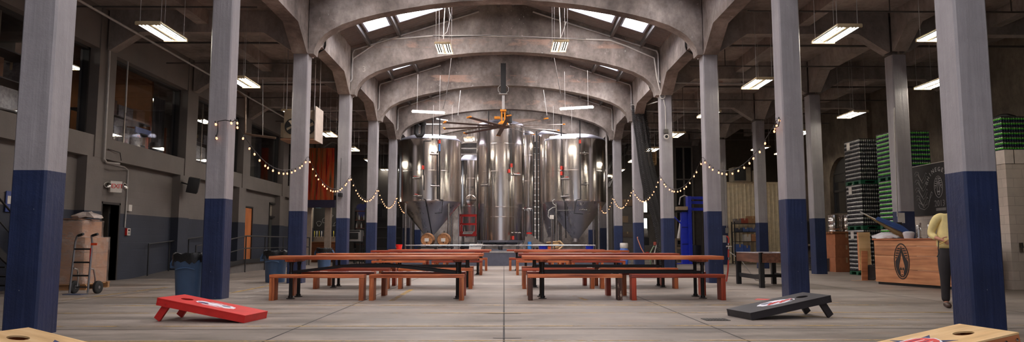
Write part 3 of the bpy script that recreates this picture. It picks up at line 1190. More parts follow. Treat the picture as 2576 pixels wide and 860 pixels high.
SS = stainless('brushed stainless tank', (0.72, 0.66, 0.62))
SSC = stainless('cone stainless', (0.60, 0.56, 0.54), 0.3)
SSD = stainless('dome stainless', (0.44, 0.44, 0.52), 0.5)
seam = plain('polished weld seam', c255(214, 204, 196), 0.18, 1.0)


def surf(px, py, cx, cy, R):
    """point on the front of an upright cylinder that the photo shows at px, py"""
    d = _ray(px, py)
    dx, dy = d.x, d.y
    A = dx * dx + dy * dy
    B = -2 * (dx * cx + dy * cy)
    C_ = cx * cx + cy * cy - R * R
    D = max(0, B * B - 4 * A * C_)
    t = (-B - math.sqrt(D)) / (2 * A)
    return Vector((d.x * t, d.y * t, CAM_Z + d.z * t))


def tank(px0, px1, Yc, y_rim, y_cone, y_bot, label, legs=True, cone=True, seams=(), dome_h=.35, rb=.16, leg_r=.055, leg_ang=45):
    xa, xb = P(px0, 430, Yc).x, P(px1, 430, Yc).x
    cx = (xa + xb) / 2
    R = (xb - xa) / 2 * math.cos(math.atan((xb - xa) / 2 / Yc))
    Yf = Yc - R
    zr, zc, zb = P(1268, y_rim, Yf).z, P(1268, y_cone, Yf).z, P(1268, y_bot, Yc).z
    t = thing('fermentation_tank', label, 'tank', (cx, Yc, ZP))
    o = Vector((cx, Yc, ZP))
    zr -= ZP; zc -= ZP; zb -= ZP
    MB().lathe([(R, zc), (R, zr)], seg=96).build('shell', SS, t)
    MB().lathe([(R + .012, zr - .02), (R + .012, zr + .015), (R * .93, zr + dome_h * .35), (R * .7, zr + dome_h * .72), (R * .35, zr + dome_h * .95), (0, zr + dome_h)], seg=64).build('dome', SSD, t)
    if cone:
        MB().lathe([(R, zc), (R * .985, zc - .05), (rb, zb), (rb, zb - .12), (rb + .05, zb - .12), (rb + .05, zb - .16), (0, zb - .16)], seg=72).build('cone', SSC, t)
    else:
        MB().lathe([(R, zc), (R * .97, zc - .10), (R * .8, zc - .2), (R * .4, zc - .28), (.12, zc - .3), (.10, 0.02), (0, 0.02)], seg=72).build('dished_bottom', SSC, t)
    for ys in seams:
        z = P(1268, ys, Yf).z - ZP
        MB().lathe([(R + .004, z - .012), (R + .007, z), (R + .004, z + .012), (R - .01, z + .012), (R - .01, z - .012)], seg=72).build('weld_seam', seam, t)
    if legs:
        for a in (leg_ang, 180 - leg_ang, 180 + leg_ang, -leg_ang):
            a = math.radians(a)
            x, y = math.cos(a) * R * .94, math.sin(a) * R * .94
            m = MB()
            m.tube([(x, y, 0.015), (x, y, zc + .02)], leg_r, 12)
            m.lathe([(leg_r + .05, 0), (leg_r + .05, .015), (leg_r, .03)], (x, y, 0), 14)
            m.build('leg', M['steel'], t)
    return t, o, cx, Yc, R


rubber_pipe = plain('black insulated pipe', (0.02, 0.019, 0.02), 0.5)
valve_red = plain('red valve handle', c255(214, 64, 48), 0.45)


def on(tk, px, py, off=.06):
    t, o, cx, cy, R = tk
    return surf(px, py, cx, cy, R + off) - o


def riser(tk, pts, r=.022, mat=None, off=.07, name='coolant_pipe'):
    MB().tube([on(tk, x, y, off) for x, y in pts], r, 8).build(name, mat or rubber_pipe, tk[0])


def valve(tk, px, py, flip=1, red=False):
    """sample / coolant valve: stub, body, lever, clamp ring"""
    t, o, cx, cy, R = tk
    c = on(tk, px, py, .0)
    n = Vector((c.x, c.y, 0)).normalized()
    sd = Vector((-n.y, n.x, 0)) * flip
    if sd.x * flip < 0: sd = -sd
    up = Vector((0, 0, 1))
    m = MB()
    m.tube([c - n * .01, c + n * .14], .028, 10)
    m.tube([c + n * .0, c + n * .02], .06, 12)
    p = c + n * .12
    m.tube([p - sd * .22, p + sd * .16], .03, 10)
    for q in (-.22, -.1, .06, .15):
        m.tube([p + sd * q, p + sd * (q + .03)], .05, 12)
    m.tube([p - sd * .02, p - sd * .02 + up * .07], .02, 8)
    v = m.build('valve', M['steel'], t)
    h = MB()
    h.tube([p - sd * .02 + up * .07, p + sd * .14 + up * .09], .014, 6)
    h.build('lever', valve_red if red else M['dark'], v)


def actuator(tk, px, py):
    p = on(tk, px, py, .08)
    m = MB()
    m.box(p.x - .05, p.x + .05, p.y - .05, p.y + .03, p.z - .09, p.z + .09, .012)
    m.build('valve_actuator', valve_red, tk[0])


TL = tank(1003, 1160, 35.75, 347, 505, 596, 'left large conical stainless tank with three visible black coolant pipes', seams=(428, 503))
riser(TL, [(1084, 354), (1066, 354), (1065, 420), (1064, 440)])
riser(TL, [(1107, 352), (1106, 502), (1114, 503), (1111, 535), (1094, 536)], .024)
riser(TL, [(1101, 380), (1101, 500)], .02)
riser(TL, [(1066, 440), (1066, 478)], .016)
m = MB()
a, b = on(TL, 1070, 502, .1), P(1087, 590, 35.2) - TL[1]
m.tube([on(TL, 1066, 500, .05), a, b], .026, 8)
m.build('coolant_pipe', rubber_pipe, TL[0])
for x, y, f, r in ((1090, 388, -1, False), (1092, 468, -1, False), (1050, 448, -1, True), (1052, 493, -1, True)):
    valve(TL, x, y, f, r)
actuator(TL, 1106, 356)
actuator(TL, 1064, 421)
MB().tube([on(TL, 1106, 362, .08), on(TL, 1106, 380, .08)], .035, 8).build('solenoid', plain('blue solenoid', c255(70, 120, 190), 0.4), TL[0])

TR = tank(1369, 1524, 35.75, 345, 505, 600, 'right large conical stainless tank with hoses on its leg', seams=(427, 503))
riser(TR, [(1412, 350), (1414, 440), (1415, 500)], .02)
riser(TR, [(1459, 350), (1461, 500), (1450, 503), (1444, 536), (1467, 538)], .024)
m = MB()
m.tube([on(TR, 1415, 498, .05), on(TR, 1421, 508, .1), P(1424, 598, 35.2) - TR[1]], .026, 8)
m.build('coolant_pipe', rubber_pipe, TR[0])
for x, y, f, r in ((1469, 386, 1, False), (1470, 464, 1, False), (1424, 450, 1, True), (1424, 494, 1, False), (1466, 528, 1, False)):
    valve(TR, x, y, f, r)
actuator(TR, 1412, 422)
actuator(TR, 1412, 436)
actuator(TR, 1459, 356)
riser(TR, [(1438, 452), (1442, 470), (1443, 528), (1400, 529)], .014, M['steel'])

TM = tank(1199, 1319, 36.1, 309, 604, 612, 'tall central stainless tank behind the fan, taller than its neighbours', cone=False, legs=True, seams=(360, 430, 520, 545), dome_h=.3, leg_ang=40)
riser(TM, [(1229, 312), (1229, 606)], .016)
riser(TM, [(1282, 312), (1283, 425)], .018)
riser(TM, [(1286, 312), (1287, 416)], .018)
actuator(TM, 1287, 416)
actuator(TM, 1281, 430)
MB().tube([on(TM, 1284, 432, .09), on(TM, 1283, 455, .09)], .04, 8).build('solenoid', M['steel'], TM[0])
for x, y, f, r in ((1222, 466, -1, False), (1297, 440, 1, True), (1298, 586, 1, False)):
    valve(TM, x, y, f, r)
riser(TM, [(1220, 470), (1218, 540), (1216, 602)], .02, M['steel'], name='sample_hose')
actuator(TM, 1291, 598)

TB = tank(1158, 1206, 41.0, 402, 519, 590, 'narrower stainless tank with round manway between left and central tanks', seams=(448, 517), dome_h=.4, rb=.2)
# manway door with wheel arm on the narrow tank
c = on(TB, 1184, 503, 0.0)
n = Vector((c.x, c.y, 0)).normalized()
MM = Matrix.Translation(c) @ n.to_track_quat('Z', 'Y').to_matrix().to_4x4()
mw = MB().lathe([(.30, -.05), (.30, .04), (.27, .05), (.25, .03), (.2, .035), (0, .07)], seg=32, M=MM).build('manway', seam, TB[0])
m = MB()
for a in (PI / 2, PI, 0.0):
    m.tube([MM @ Vector((0, 0, .1)), MM @ Vector((.26 * math.cos(a), .26 * math.sin(a), .1))], .022, 6)
m.tube([MM @ Vector((0, 0, .02)), MM @ Vector((0, 0, .13))], .04, 8)
m.build('clamp_arm', M['dark'], mw)
text_mesh('LOOBEL', .14, .003, 'lettering', M['dark'], TB[0], on(TB, 1183, 471, .012), (PI / 2, 0, -.03))
text_mesh('FOX', .12, .003, 'lettering', M['dark'], TB[0], on(TB, 1183, 477.5, .012), (PI / 2, 0, -.03))

tank(1312, 1345, 40.7, 338, 520, 560, 'slim stainless tank just right of the central tank', seams=(390, 455), dome_h=.25, rb=.14)
tank(1351, 1420, 41.1, 336, 512, 590, 'rear stainless tank showing behind the right tank', seams=(395, 468), dome_h=.35, rb=.2)

# small filter housing beside the central tank
cx = P(1330, 560, 36.0).x
z0, z1, zf = P(1330, 601, 36).z, P(1330, 527, 36).z, ZP
t = thing('filter_housing', 'slim stainless filter canister on one post right of central tank', 'filter housing', (cx, 36.0, ZP))
R = .18
MB().lathe([(.05, z0 - .09 - ZP), (.05, z0 - ZP), (R, z0 + .18 - ZP), (R, z1 - ZP)], seg=28).build('canister', SSC, t)
MB().lathe([(R + .03, z1 - ZP), (R + .03, z1 + .03 - ZP), (R * .7, z1 + .07 - ZP), (0, z1 + .09 - ZP)], seg=28).build('lid', M['steel'], t)
MB().tube([(0, 0, 0), (0, 0, z0 - .05 - ZP)], .035, 10).build('post', M['steel'], t)
m = MB()
for a in range(6):
    a = a * PI / 3
    m.box(R * math.cos(a) - .025, R * math.cos(a) + .025, R * math.sin(a) - .025, R * math.sin(a) + .025, z1 - .06 - ZP, z1 + .02 - ZP)
m.build('clamp_ring', M['steel'], t)

# control post with hose loop before the right tank
cp = P(1388, 545, 32.6)
t = thing('valve_post', 'thin steel post with white junction box and looped hose, before the right tank', 'valve post', (cp.x, 32.6, ZP))
MB().tube([(0, 0, 0), (0, 0, P(1388, 550, 32.6).z - ZP)], .045, 10).build('post', M['steel'], t)
zb_ = P(1388, 546, 32.6).z - ZP
MB().box(-.09, .09, -.07, .07, zb_ - .09, zb_ + .09, .01).build('junction_box', M['white'], t)
q = [P(1386, 552, 32.6), P(1379, 545, 32.6), P(1380, 530, 32.6), P(1390, 522, 32.6), P(1397, 521, 32.7)]
MB().tube([p - Vector((cp.x, 32.6, ZP)) for p in q], .022, 8).build('hose', M['pipe'], t)
q = [P(1398, 517, 32.7), P(1391, 512, 32.7), P(1390, 505, 32.7), P(1396, 501, 32.7)]
MB().tube([p - Vector((cp.x, 32.6, ZP)) for p in q], .022, 8).build('hose', M['pipe'], t)

# low stainless rail along the platform edge
t = thing('pipe_rail', 'low stainless pipe running along the platform edge before the tanks', 'pipe rail', (0, 32.1, ZP))
zr = P(1268, 617, 32.1).z - ZP
x0, x1 = P(1020, 617, 32.1).x, P(1498, 617, 32.1).x
MB().tube([(x0, 0, zr), (x1, 0, zr)], .03, 10).build('rail', M['steel'], t)
for px in (1020, 1100, 1216, 1325, 1395, 1498):
    MB().tube([(P(px, 617, 32.1).x, 0, 0), (P(px, 617, 32.1).x, 0, zr)], .025, 8).build('post', M['steel'], t)

# big hoses and pipework up by the left tank
t = thing('pipe_bend', 'black insulated u-bend pipe above the left tank', 'pipe', P(1058, 320, 34.0))
o0 = P(1058, 320, 34.0)
MB().tube([P(x, y, 34.0) - o0 for x, y in ((1048, 300), (1047, 335), (1051, 341), (1060, 341), (1064, 335), (1064, 296))], .11, 12).build('pipe', rubber_pipe, t)
for q in ((1048, 310), (1064, 312)):
    p = P(*q, 34.0) - o0
    MB().tube([p - Vector((0, 0, .08)), p + Vector((0, 0, .08))], .16, 12).build('collar', rubber_pipe, t)
for i, (pts, Y, r, lab) in enumerate((
        ([(1058, 296), (1092, 288), (1100, 300), (1126, 304)], 36.0, .05, 'grey pipe bending across above the left tank'),
        ([(1048, 313), (1112, 313)], 36.5, .04, 'thin level pipe across above the left tank'))):
    o0 = P(*pts[0], Y)
    tag(MB().tube([P(x, y, Y) - o0 for x, y in pts], r, 8).build('pipe', M['pipe'], loc=o0), lab, 'pipe')
for i, (px, y0, y1, Y, lab) in enumerate((
        (1088, 300, 352, 34.0, 'black rod dropping onto the left tank, nearer the columns'), (1106, 296, 352, 34.0, 'black rod dropping onto the left tank, nearer the centre'),
        (1229, 268, 312, 34.6, 'black rod with red fitting dropping to the central tank'), (1283, 268, 312, 34.6, 'black rod dropping to the central tank right of the fan'),
        (1412, 284, 350, 34.0, 'black rod dropping onto the right tank, nearer the centre'), (1459, 296, 350, 34.0, 'black rod dropping onto the right tank, nearer the columns'))):
    o0 = P(px, y1, Y)
    tag(MB().tube([(0, 0, 0), Vector((0, 0, roof_z(o0.x) - .04 - o0.z))], .028, 8).build('drop_pipe', rubber_pipe, loc=o0), lab, 'pipe')
for (px, y0, y1, Y, lab) in ((1351, 330, 600, 37.0, 'black vertical pipe between central tank and right tank'), (1529, 300, 620, 34.0, 'thin pale vertical pipe at right tank edge')):
    o0 = P(px, y1, Y); o0.z = ZP
    tag(MB().tube([(0, 0, 0), Vector((0, 0, P(px, y0, Y).z - ZP))], .045, 8).build('standpipe', rubber_pipe if px < 1500 else M['pipe'], loc=o0), lab, 'pipe')
# ladder-like rack between the tanks
t = thing('pipe_rack', 'steel pipe rack above the narrow tank', 'rack', (P(1180, 400, 39.3).x, 39.3, ZP))
for s in (-.55, .55):
    MB().box(s - .03, s + .03, -.03, .03, 0, 5.95).build('post', M['steel'], t)
for py in (358, 373, 388):
    z = P(1180, py, 39.3).z - ZP
    MB().box(-.6, .6, -.03, .03, z - .03, z + .03).build('rail', M['steel'], t)
t = thing('ladder', 'dark ladder standing between the central and right tanks', 'ladder', (P(1350, 500, 39.4).x, 39.4, ZP))
for s in (-.17, .17):
    MB().box(s - .03, s + .03, -.03, .03, 0, 6.3).build('rail', M['dark'], t)
for i in range(18):
    MB().tube([(-.17, 0, .35 + i * .33), (.17, 0, .35 + i * .33)], .018, 6).build('rung', M['alu'], t)
high_bay(P(1185, 352, 42).x, 41.6, P(1185, 352, 42).z, 'lit fluorescent fixture far behind between the tanks', 'nave lights', 8.4)

# barrels on their rack
bw = wood('oak barrel', c255(120, 74, 42), c255(176, 122, 78), c255(206, 156, 108), 1, 0.6, 0.8, 0.05)
hoop = plain('barrel hoop', c255(70, 62, 58), 0.45, 0.6)
for i, (px, lab) in enumerate(((1076, 'oak barrel lying on rack under the left tank, left of the pair'), (1117, 'oak barrel lying on rack under the left tank, right of the pair'))):
    c = P(px, 603, 32.75)
    t = thing('barrel', lab, 'barrel', (c.x, 32.75, c.z), 0, 'barrels on the platform')
    T = Matrix.Rotation(PI / 2, 4, 'X')
    r0, rm = .265, .315
    prof = [(r0 + (rm - r0) * (1 - ((q / 8 - .5) * 2) ** 2), -.43 + .86 * q / 8) for q in range(9)]
    MB().lathe([(0, -.40), (r0 - .02, -.40), (r0 - .02, -.43)] + prof + [(r0 - .02, .43), (r0 - .02, .40), (0, .40)], seg=32, M=T).build('staves', bw, t)
    for q in (-.41, -.28, .28, .41):
        rr = r0 + (rm - r0) * (1 - (q / .43) ** 2) + .004
        MB().lathe([(rr, q - .022), (rr + .004, q), (rr, q + .022), (rr - .012, q + .022), (rr - .012, q - .022)], seg=32, M=T).build('hoop', hoop, t)
    MB().box(-.10, .09, -.408, -.402, -.08, .07).build('paper_label', M['white'], t)
    MB().tube([(0, -.41, -.12), (0, -.39, -.12)], .03, 10).build('bung', hoop, t)
    MB().tube([(.0, 0, rm - .01), (.0, 0, rm + .09)], .02, 8).build('airlock', M['dark'], t)
t = thing('barrel_rack', 'dark steel cradle under the two oak barrels', 'barrel rack', (P(1096, 620, 32.7).x, 32.7, ZP))
zb_ = P(1096, 603, 32.7).z - .30 - ZP
for y in (-.3, .3):
    m = MB()
    m.box(-.8, .8, y - .03, y + .03, max(.02, zb_ - .08), max(.06, zb_ - .017))
    m.build('rail', M['dark'], t)
for x in (-.75, 0, .75):
    MB().box(x - .03, x + .03, -.33, .33, 0, max(.05, zb_ - .06)).build('foot', M['dark'], t)

# scissor lift with lettered boards
L0 = G(1178, 640, ZP); LY = 38.0
lx = P(1178, 590, LY).x
t = thing('scissor_lift', 'red railed scissor lift with rental boards between the tanks', 'scissor lift', (lx, LY, ZP))
wl = P(1198, 590, LY).x - P(1158, 590, LY).x
zt, zm_, zd, zd0 = [P(1178, y, LY).z - ZP for y in (541, 563, 583, 594)]
m = MB()
for (xx) in (-wl / 2, wl / 2):
    for yy in (-.3, 1.2):
        m.box(xx - .035, xx + .035, yy - .03, yy + .03, zd0, zt)
for zz in (zt, zm_):
    m.box(-wl / 2, wl / 2, -.335, -.265, zz - .035, zz + .035)
    m.box(-wl / 2, wl / 2, 1.17, 1.23, zz - .035, zz + .035)
    for xx in (-wl / 2, wl / 2):
        m.box(xx - .03, xx + .03, -.3, 1.2, zz - .03, zz + .03)
m.build('guard_rail', M['red'], t)
MB().box(-wl / 2, wl / 2, -.34, 1.25, zd0, zd0 + .12, .01).build('deck', M['red'], t)
MB().box(-wl / 2, wl / 2, -.335, -.31, zd0 + .1, zd + .02).build('toe_board', M['red'], t)
bd = MB().prism([(-.28, zd0 + .11), (.22, zd0 + .11), (.30, zd + .01), (-.24, zd + .01)], -.36, -.345, 'y').build('sign_board', M['white'], t)
text_mesh("ART'S RENTAL", .072, .003, 'lettering', M['dark'], bd, (0.02, -.365, (zd0 + zd) / 2 + .06), (PI / 2, 0, 0), shear=.25)
m = MB()
for k_ in range(3):
    zz = .16 + k_ * .09
    for y in (-.22, .5):
        m.box(-wl / 2 + .05, wl / 2 - .05, y, y + .06, zz, zz + .06)
m.build('scissor_arm', plain('grey lift steel', c255(110, 110, 108), 0.4, 0.5), t)
MB().box(-wl / 2, wl / 2, -.36, 1.2, 0.06, .16, .01).build('chassis', M['dark'], t)
for xx in (-wl / 2 + .1, wl / 2 - .1):
    for yy in (-.2, 1.0):
        MB().tube([(xx - .06, yy, .1), (xx + .06, yy, .1)], .1, 14).build('wheel', M['black_rubber'], t)
sg = P(1197, 621, 33.0)
t = thing('sign_board', 'white rental sign board leaning on the platform edge', 'sign', (sg.x, 33.0, ZP))
z1 = max(.2, P(1197, 613, 33).z - ZP)
MB().prism([(-.33, 0.0), (.20, 0.0), (.33, z1), (-.28, z1)], -.012, .012, 'y').build('board', M['white'], t)
text_mesh("ART'S RENTAL", .08, .003, 'lettering', M['dark'], t, (0, -.016, z1 * .62), (PI / 2, 0, 0), shear=.25)

# tubs and small things on the platform
def tub(px, py_top, py_bot, Y, wpx, mat, lab, z=ZP):
    c = P(px, py_top, Y)
    r = (P(px + wpx / 2, 430, Y).x - P(px, 430, Y).x)
    h = max(.18, c.z - z)
    t = thing('bucket', lab, 'bucket', (c.x, Y, z))
    MB().lathe([(0, 0.0), (r * .78, 0), (r * .95, h), (r, h), (r * 1.02, h - .03), (r * .92, h - .04), (r * .9, h - .01), (r * .74, .02), (0, .02)], seg=24).build('body', mat, t)
    q = []
    for i in range(9):
        a = PI * i / 8
        q.append((r * math.cos(a), -.04 - .02 * math.sin(a), h - .06 - .1 * math.sin(a)))
    MB().tube(q, .006, 5).build('handle', M['pipe'], t)


tub(1366, 617, 626, 32.75, 24, M['blue'], 'low blue tub on the platform near the valve post')
tub(1483, 617, 626, 32.75, 22, M['blue'], 'low blue tub on the platform under right tank')
tub(1382, 620, 628, 31.98, 8, M['orange'], 'small orange bucket beside the blue tub')
tub(1004, 616, 628, 26.62, 17, plain('red plastic', c255(226, 44, 40), 0.4), 'red plastic bucket on the last row left table', .766)
t = thing('hose_coil', 'tan hose heaped on the platform below the right tank', 'hose', P(1392, 606, 33.0))
q = []
for i in range(40):
    a = i * .5
    q.append((.3 * math.cos(a), .2 * math.sin(a), -.15 + .01 * i))
q += [(.3, -.2, .22), (.45, -.3, .05), (.2, -.45, -.15)]
MB().tube(q, .045, 8).build('hose', plain('tan hose', c255(176, 142, 98), 0.5), t)
t.location.z = ZP + .2
# pump cart left of hose
t = thing('pump_cart', 'grey pump under a sloped cover on the platform, right of central tank', 'pump', (P(1342, 600, 33.9).x, 33.9, ZP))
MB().prism([(-.55, .15), (.55, .15), (.55, .32), (.3, .42), (-.15, .78), (-.25, .78)], -.3, .3, 'y').build('cover', plain('grey-brown cover', c255(112, 102, 94), 0.6), t)
MB().tube([(-.2, -.05, .78), (-.2, -.05, .86)], .13, 14).build('cap', M['red'], t)
for x in (-.45, .45):
    for y in (-.22, .22):
        MB().box(x - .03, x + .03, y - .03, y + .03, 0, .16).build('leg', M['steel'], t)
MB().tube([(-.2, -.4, 0.02), (-.2, -.4, .42)], .09, 14).build('canister', plain('light blue canister', c255(60, 130, 200), 0.35), t)

for i, (x, y) in enumerate(((-3.6, 43.6), (3.4, 43.6), (-2.0, 39.4), (2.6, 39.6))):  # invented lamps that brighten the dark rear of the nave
    high_bay(x, y, 6.7, 'added fluorescent fixture brightening the rear tanks, %s of four' % ORD(i), 'nave lights', 7.9)
# ---------------------------------------------------------------- left wall
def wall_paint(name, up, low, split=1.8, block=True):
    m, nt, b = _nt(name)
    co = _co(nt)
    sx = _n(nt, 'ShaderNodeSeparateXYZ')
    nt.links.new(co, sx.inputs[0])
    cb = _n(nt, 'ShaderNodeCombineXYZ')
    nt.links.new(_math(nt, 'ADD', sx.outputs[0], sx.outputs[1]), cb.inputs[0])
    nt.links.new(sx.outputs[2], cb.inputs[1])
    k = _math(nt, 'LESS_THAN', sx.outputs[2], split)
    f = _noise(nt, co, 1.2, 5, 0.6)
    c = _mix(nt, k, up, low)
    c = _mix(nt, 0.6, c, _ramp(nt, f, [(0.3, (0.78,) * 3), (0.7, (1.14,) * 3)]), 'MULTIPLY')
    nt.links.new(c, b.inputs['Base Color'])
    b.inputs['Roughness'].default_value = 0.65
    h = _noise(nt, co, 9.0, 5, 0.65)
    if block:
        br = _n(nt, 'ShaderNodeTexBrick')
        br.inputs['Scale'].default_value = 1.0
        br.inputs['Brick Width'].default_value = 0.41
        br.inputs['Row Height'].default_value = 0.205
        br.inputs['Mortar Size'].default_value = 0.008
        br.inputs['Color1'].default_value = (1, 1, 1, 1)
        br.inputs['Color2'].default_value = (.9, .9, .9, 1)
        br.inputs['Mortar'].default_value = (0, 0, 0, 1)
        nt.links.new(cb.outputs[0], br.inputs['Vector'])
        h = _math(nt, 'ADD', _math(nt, 'MULTIPLY', h, 0.3), br.outputs['Color'])
    _bump(nt, b, h, 0.4, 0.012)
    return m


LW = wall_paint('left wall paint', c255(112, 105, 100), c255(46, 50, 62))
LWP = wall_paint('left pilaster paint', c255(112, 105, 100), c255(46, 50, 62), block=False)
YW = 45.0
XL = -10.5
XP = -10.25
WIN0, WIN1 = 3.70, 5.93
doors = [(18.8, 19.62, 0, 2.02), (28.9, 29.95, .30, 2.44), (32.15, 33.0, .30, 2.75)]


def wall_strip(x0, x1, y0, y1, z0, z1, holes, mat, name):
    m = MB()
    ys = sorted({y0, y1} | {h[0] for h in holes if y0 < h[0] < y1} | {h[1] for h in holes if y0 < h[1] < y1})
    for a, b in zip(ys, ys[1:]):
        hs = [h for h in holes if h[0] <= a + 1e-6 and h[1] >= b - 1e-6]
        if not hs:
            m.box(x0, x1, a, b, z0, z1)
        else:
            h = hs[0]
            if h[2] > z0: m.box(x0, x1, a, b, z0, h[2])
            if h[3] < z1: m.box(x0, x1, a, b, h[3], z1)
    return structure(m.build(name, mat))


wall_strip(-10.75, XL, -2.6, YW, 0, 3.15, doors, LW, 'wall_left')
wall_strip(-10.75, XP - .03, -2.6, YW, 3.15, WIN0, [], LWP, 'wall_left')
wall_strip(-10.75, XP - .03, -2.6, YW, WIN1, ZSLAB, [], LWP, 'wall_left')
for k in range(0, 10):
    structure(MB().box(-10.75, XP, YK[k] - .39, YK[k] + .39, 3.15, ZSLAB).build('wall_left', LWP))
    structure(MB().box(-10.75, XP - .005, YK[k] - .68, YK[k] + .06, 0, 3.15).build('wall_left', LWP))
glass = see_glass('office glass')
wframe = plain('dark window frame', c255(40, 37, 36), 0.5)
n_w = 40
for k in range(1, 8):
    y0, y1 = YK[k] + .39, YK[k + 1] - .39
    n_w += 1
    t = bpy.data.objects.new('window_%d' % n_w, None)
    COL.objects.link(t); structure(t)
    MB().box(-10.62, -10.60, y0 + .05, y1 - .05, WIN0 + .05, WIN1 - .05).build('window_pane', glass, t)
    m = MB()
    for a in ((y0, y0 + .06, WIN0, WIN1), (y1 - .06, y1, WIN0, WIN1), (y0, y1, WIN0, WIN0 + .05), (y0, y1, WIN1 - .06, WIN1)):
        m.box(-10.66, -10.5, *a)
    m.build('window_frame', wframe, t)
    if k in (4, 5, 3):
        MB().box(-10.61, -10.585, y0 + (y1 - y0) * .27, y0 + (y1 - y0) * .275 + .02, WIN0, WIN1).build('window_mullion', plain('slim steel', c255(150, 140, 130), 0.3, 0.8), t)

# offices behind the glass
structure(MB().box(-16, -10.75, -2.6, YW, WIN0 - .25, WIN0 - .15).build('floor_office', plain('office floor', c255(70, 62, 56), 0.7)))
ochre = plain('ochre office wall', c255(138, 84, 40), 0.7)
grey_in = plain('grey office wall', c255(92, 84, 78), 0.7)
for k in range(1, 8):
    structure(MB().box(-15.9, -15.75, YK[k], YK[k + 1], WIN0 - .15, ZSLAB).build('wall_office', ochre if k in (4, 5) else grey_in))
for k in (2, 3, 4, 6, 7):
    structure(MB().box(-15.7, -11.6, YK[k + 1] - .05, YK[k + 1] + .05, WIN0 - .15, ZSLAB).build('wall_office', ochre if k == 4 else grey_in))
ZO = WIN0 - .15
for i, (x, y) in enumerate(((-13.2, 16.2), (-13.2, 21.2), (-13.2, 26.2), (-13.2, 31.2))):
    high_bay(x, y, 6.3, 'lit fluorescent fixture inside the office windows, %s bay from the front' % ORD(i), 'office lights', ZSLAB)

rb_ = random.Random(21)
boxcols = [c255(150, 108, 80), c255(120, 92, 78), c255(168, 150, 138), c255(96, 90, 92), c255(140, 66, 50)]


def carton(x, y, z, w, d, h, rz, mat, label, name='carton', group=None):
    t = thing(name, label, 'box', (x, y, z), rz, group)
    MB().box(-w / 2, w / 2, -d / 2, d / 2, 0, h, .006).build('body', mat, t)
    MB().box(-.03, .03, -d / 2 - .003, d / 2 + .003, h * .65, h + .003).build('tape', plain('parcel tape', c255(186, 156, 120), 0.3), t)
    return t


wrap_w = plain('pale wrapped goods', c255(196, 188, 180), 0.25, 0, .3, 14)
wrap_b = plain('grey wrapped goods', c255(120, 112, 110), 0.25, 0, .35, 14)


def office_rack(y0, y1, x, lev, label, cat='rack'):
    t = thing('storage_rack', label, 'rack', (x, (y0 + y1) / 2, ZO))
    L = (y1 - y0) / 2
    for s in (-1, 1):
        for q in (-.3, .3):
            MB().box(q - .03, q + .03, s * L - .03, s * L + .03, 0, lev[-1] + .3).build('post', plain('rack orange', c255(150, 78, 44), 0.5), t)
    for z in lev:
        MB().box(-.33, .33, -L, L, z - .03, z).build('shelf', plain('rack deck', c255(90, 82, 78), 0.5), t)
    return t


office_rack(19.6, 22.3, -11.4, (.42, 1.1), 'steel rack with goods behind the second office window')
office_rack(14.6, 17.9, -11.4, (.42, 1.1, 1.75), 'steel rack with goods behind the nearest office window')
office_rack(24.6, 27.6, -11.4, (.42, 1.1), 'steel rack with goods behind the third office window')
items = [
    (-11.4, 19.95, .423, .5, .6, .55, wrap_w, 'white drum-shaped wrapped bundle low on the second window rack'),
    (-11.4, 20.7, .423, .5, .7, .62, wrap_b, 'grey wrapped bundle low on the second window rack'),
    (-11.4, 21.6, .423, .5, .8, .45, wrap_w, 'pale wrapped bundle at the far end of second window rack'),
    (-11.4, 20.1, 1.103, .5, .7, .42, plain('brown box', boxcols[1], 0.8), 'brown box on top of the second window rack, near end'),
    (-11.4, 20.95, 1.103, .5, .8, .34, wrap_b, 'plastic wrapped stack on top of the second window rack'),
    (-11.4, 21.8, 1.103, .5, .5, .40, plain('tan box', boxcols[0], 0.8), 'tan box on top of the second window rack, far end'),
    (-11.4, 15.0, .423, .5, .6, .55, plain('brown box', boxcols[1], 0.8), 'brown box low on the nearest window rack'),
    (-11.4, 16.0, .423, .5, .8, .5, wrap_w, 'pale wrapped bundle low on the nearest window rack'),
    (-11.4, 17.3, .423, .5, .7, .6, wrap_w, 'white sack low at the far end of nearest window rack'),
    (-11.4, 15.3, 1.103, .5, .9, .45, plain('tan box', boxcols[0], 0.8), 'tan box on the middle shelf of nearest window rack'),
    (-11.4, 16.8, 1.103, .5, .9, .5, wrap_b, 'grey wrapped bundle on the middle shelf of nearest window rack'),
    (-11.4, 15.1, 1.753, .5, .5, .35, wrap_w, 'white carton on top of the nearest window rack'),
    (-11.4, 17.2, 1.753, .5, .8, .45, plain('brown box', boxcols[1], 0.8), 'brown box on top of the nearest window rack, far end'),
    (-11.4, 25.0, .423, .5, .6, .5, wrap_b, 'grey wrapped bundle low on the third window rack'),
    (-11.4, 26.2, .423, .5, .9, .55, wrap_w, 'pale wrapped bundle low on the third window rack'),
    (-11.4, 25.4, 1.103, .5, .8, .4, wrap_w, 'pale carton on top of the third window rack'),
    (-11.4, 26.8, 1.103, .5, .7, .35, wrap_b, 'dark carton on top of the third window rack'),
]
for x, y, z, w, d, h, mt, lab in items:
    carton(x, y, ZO + z, w, d, h, 0, mt, lab)
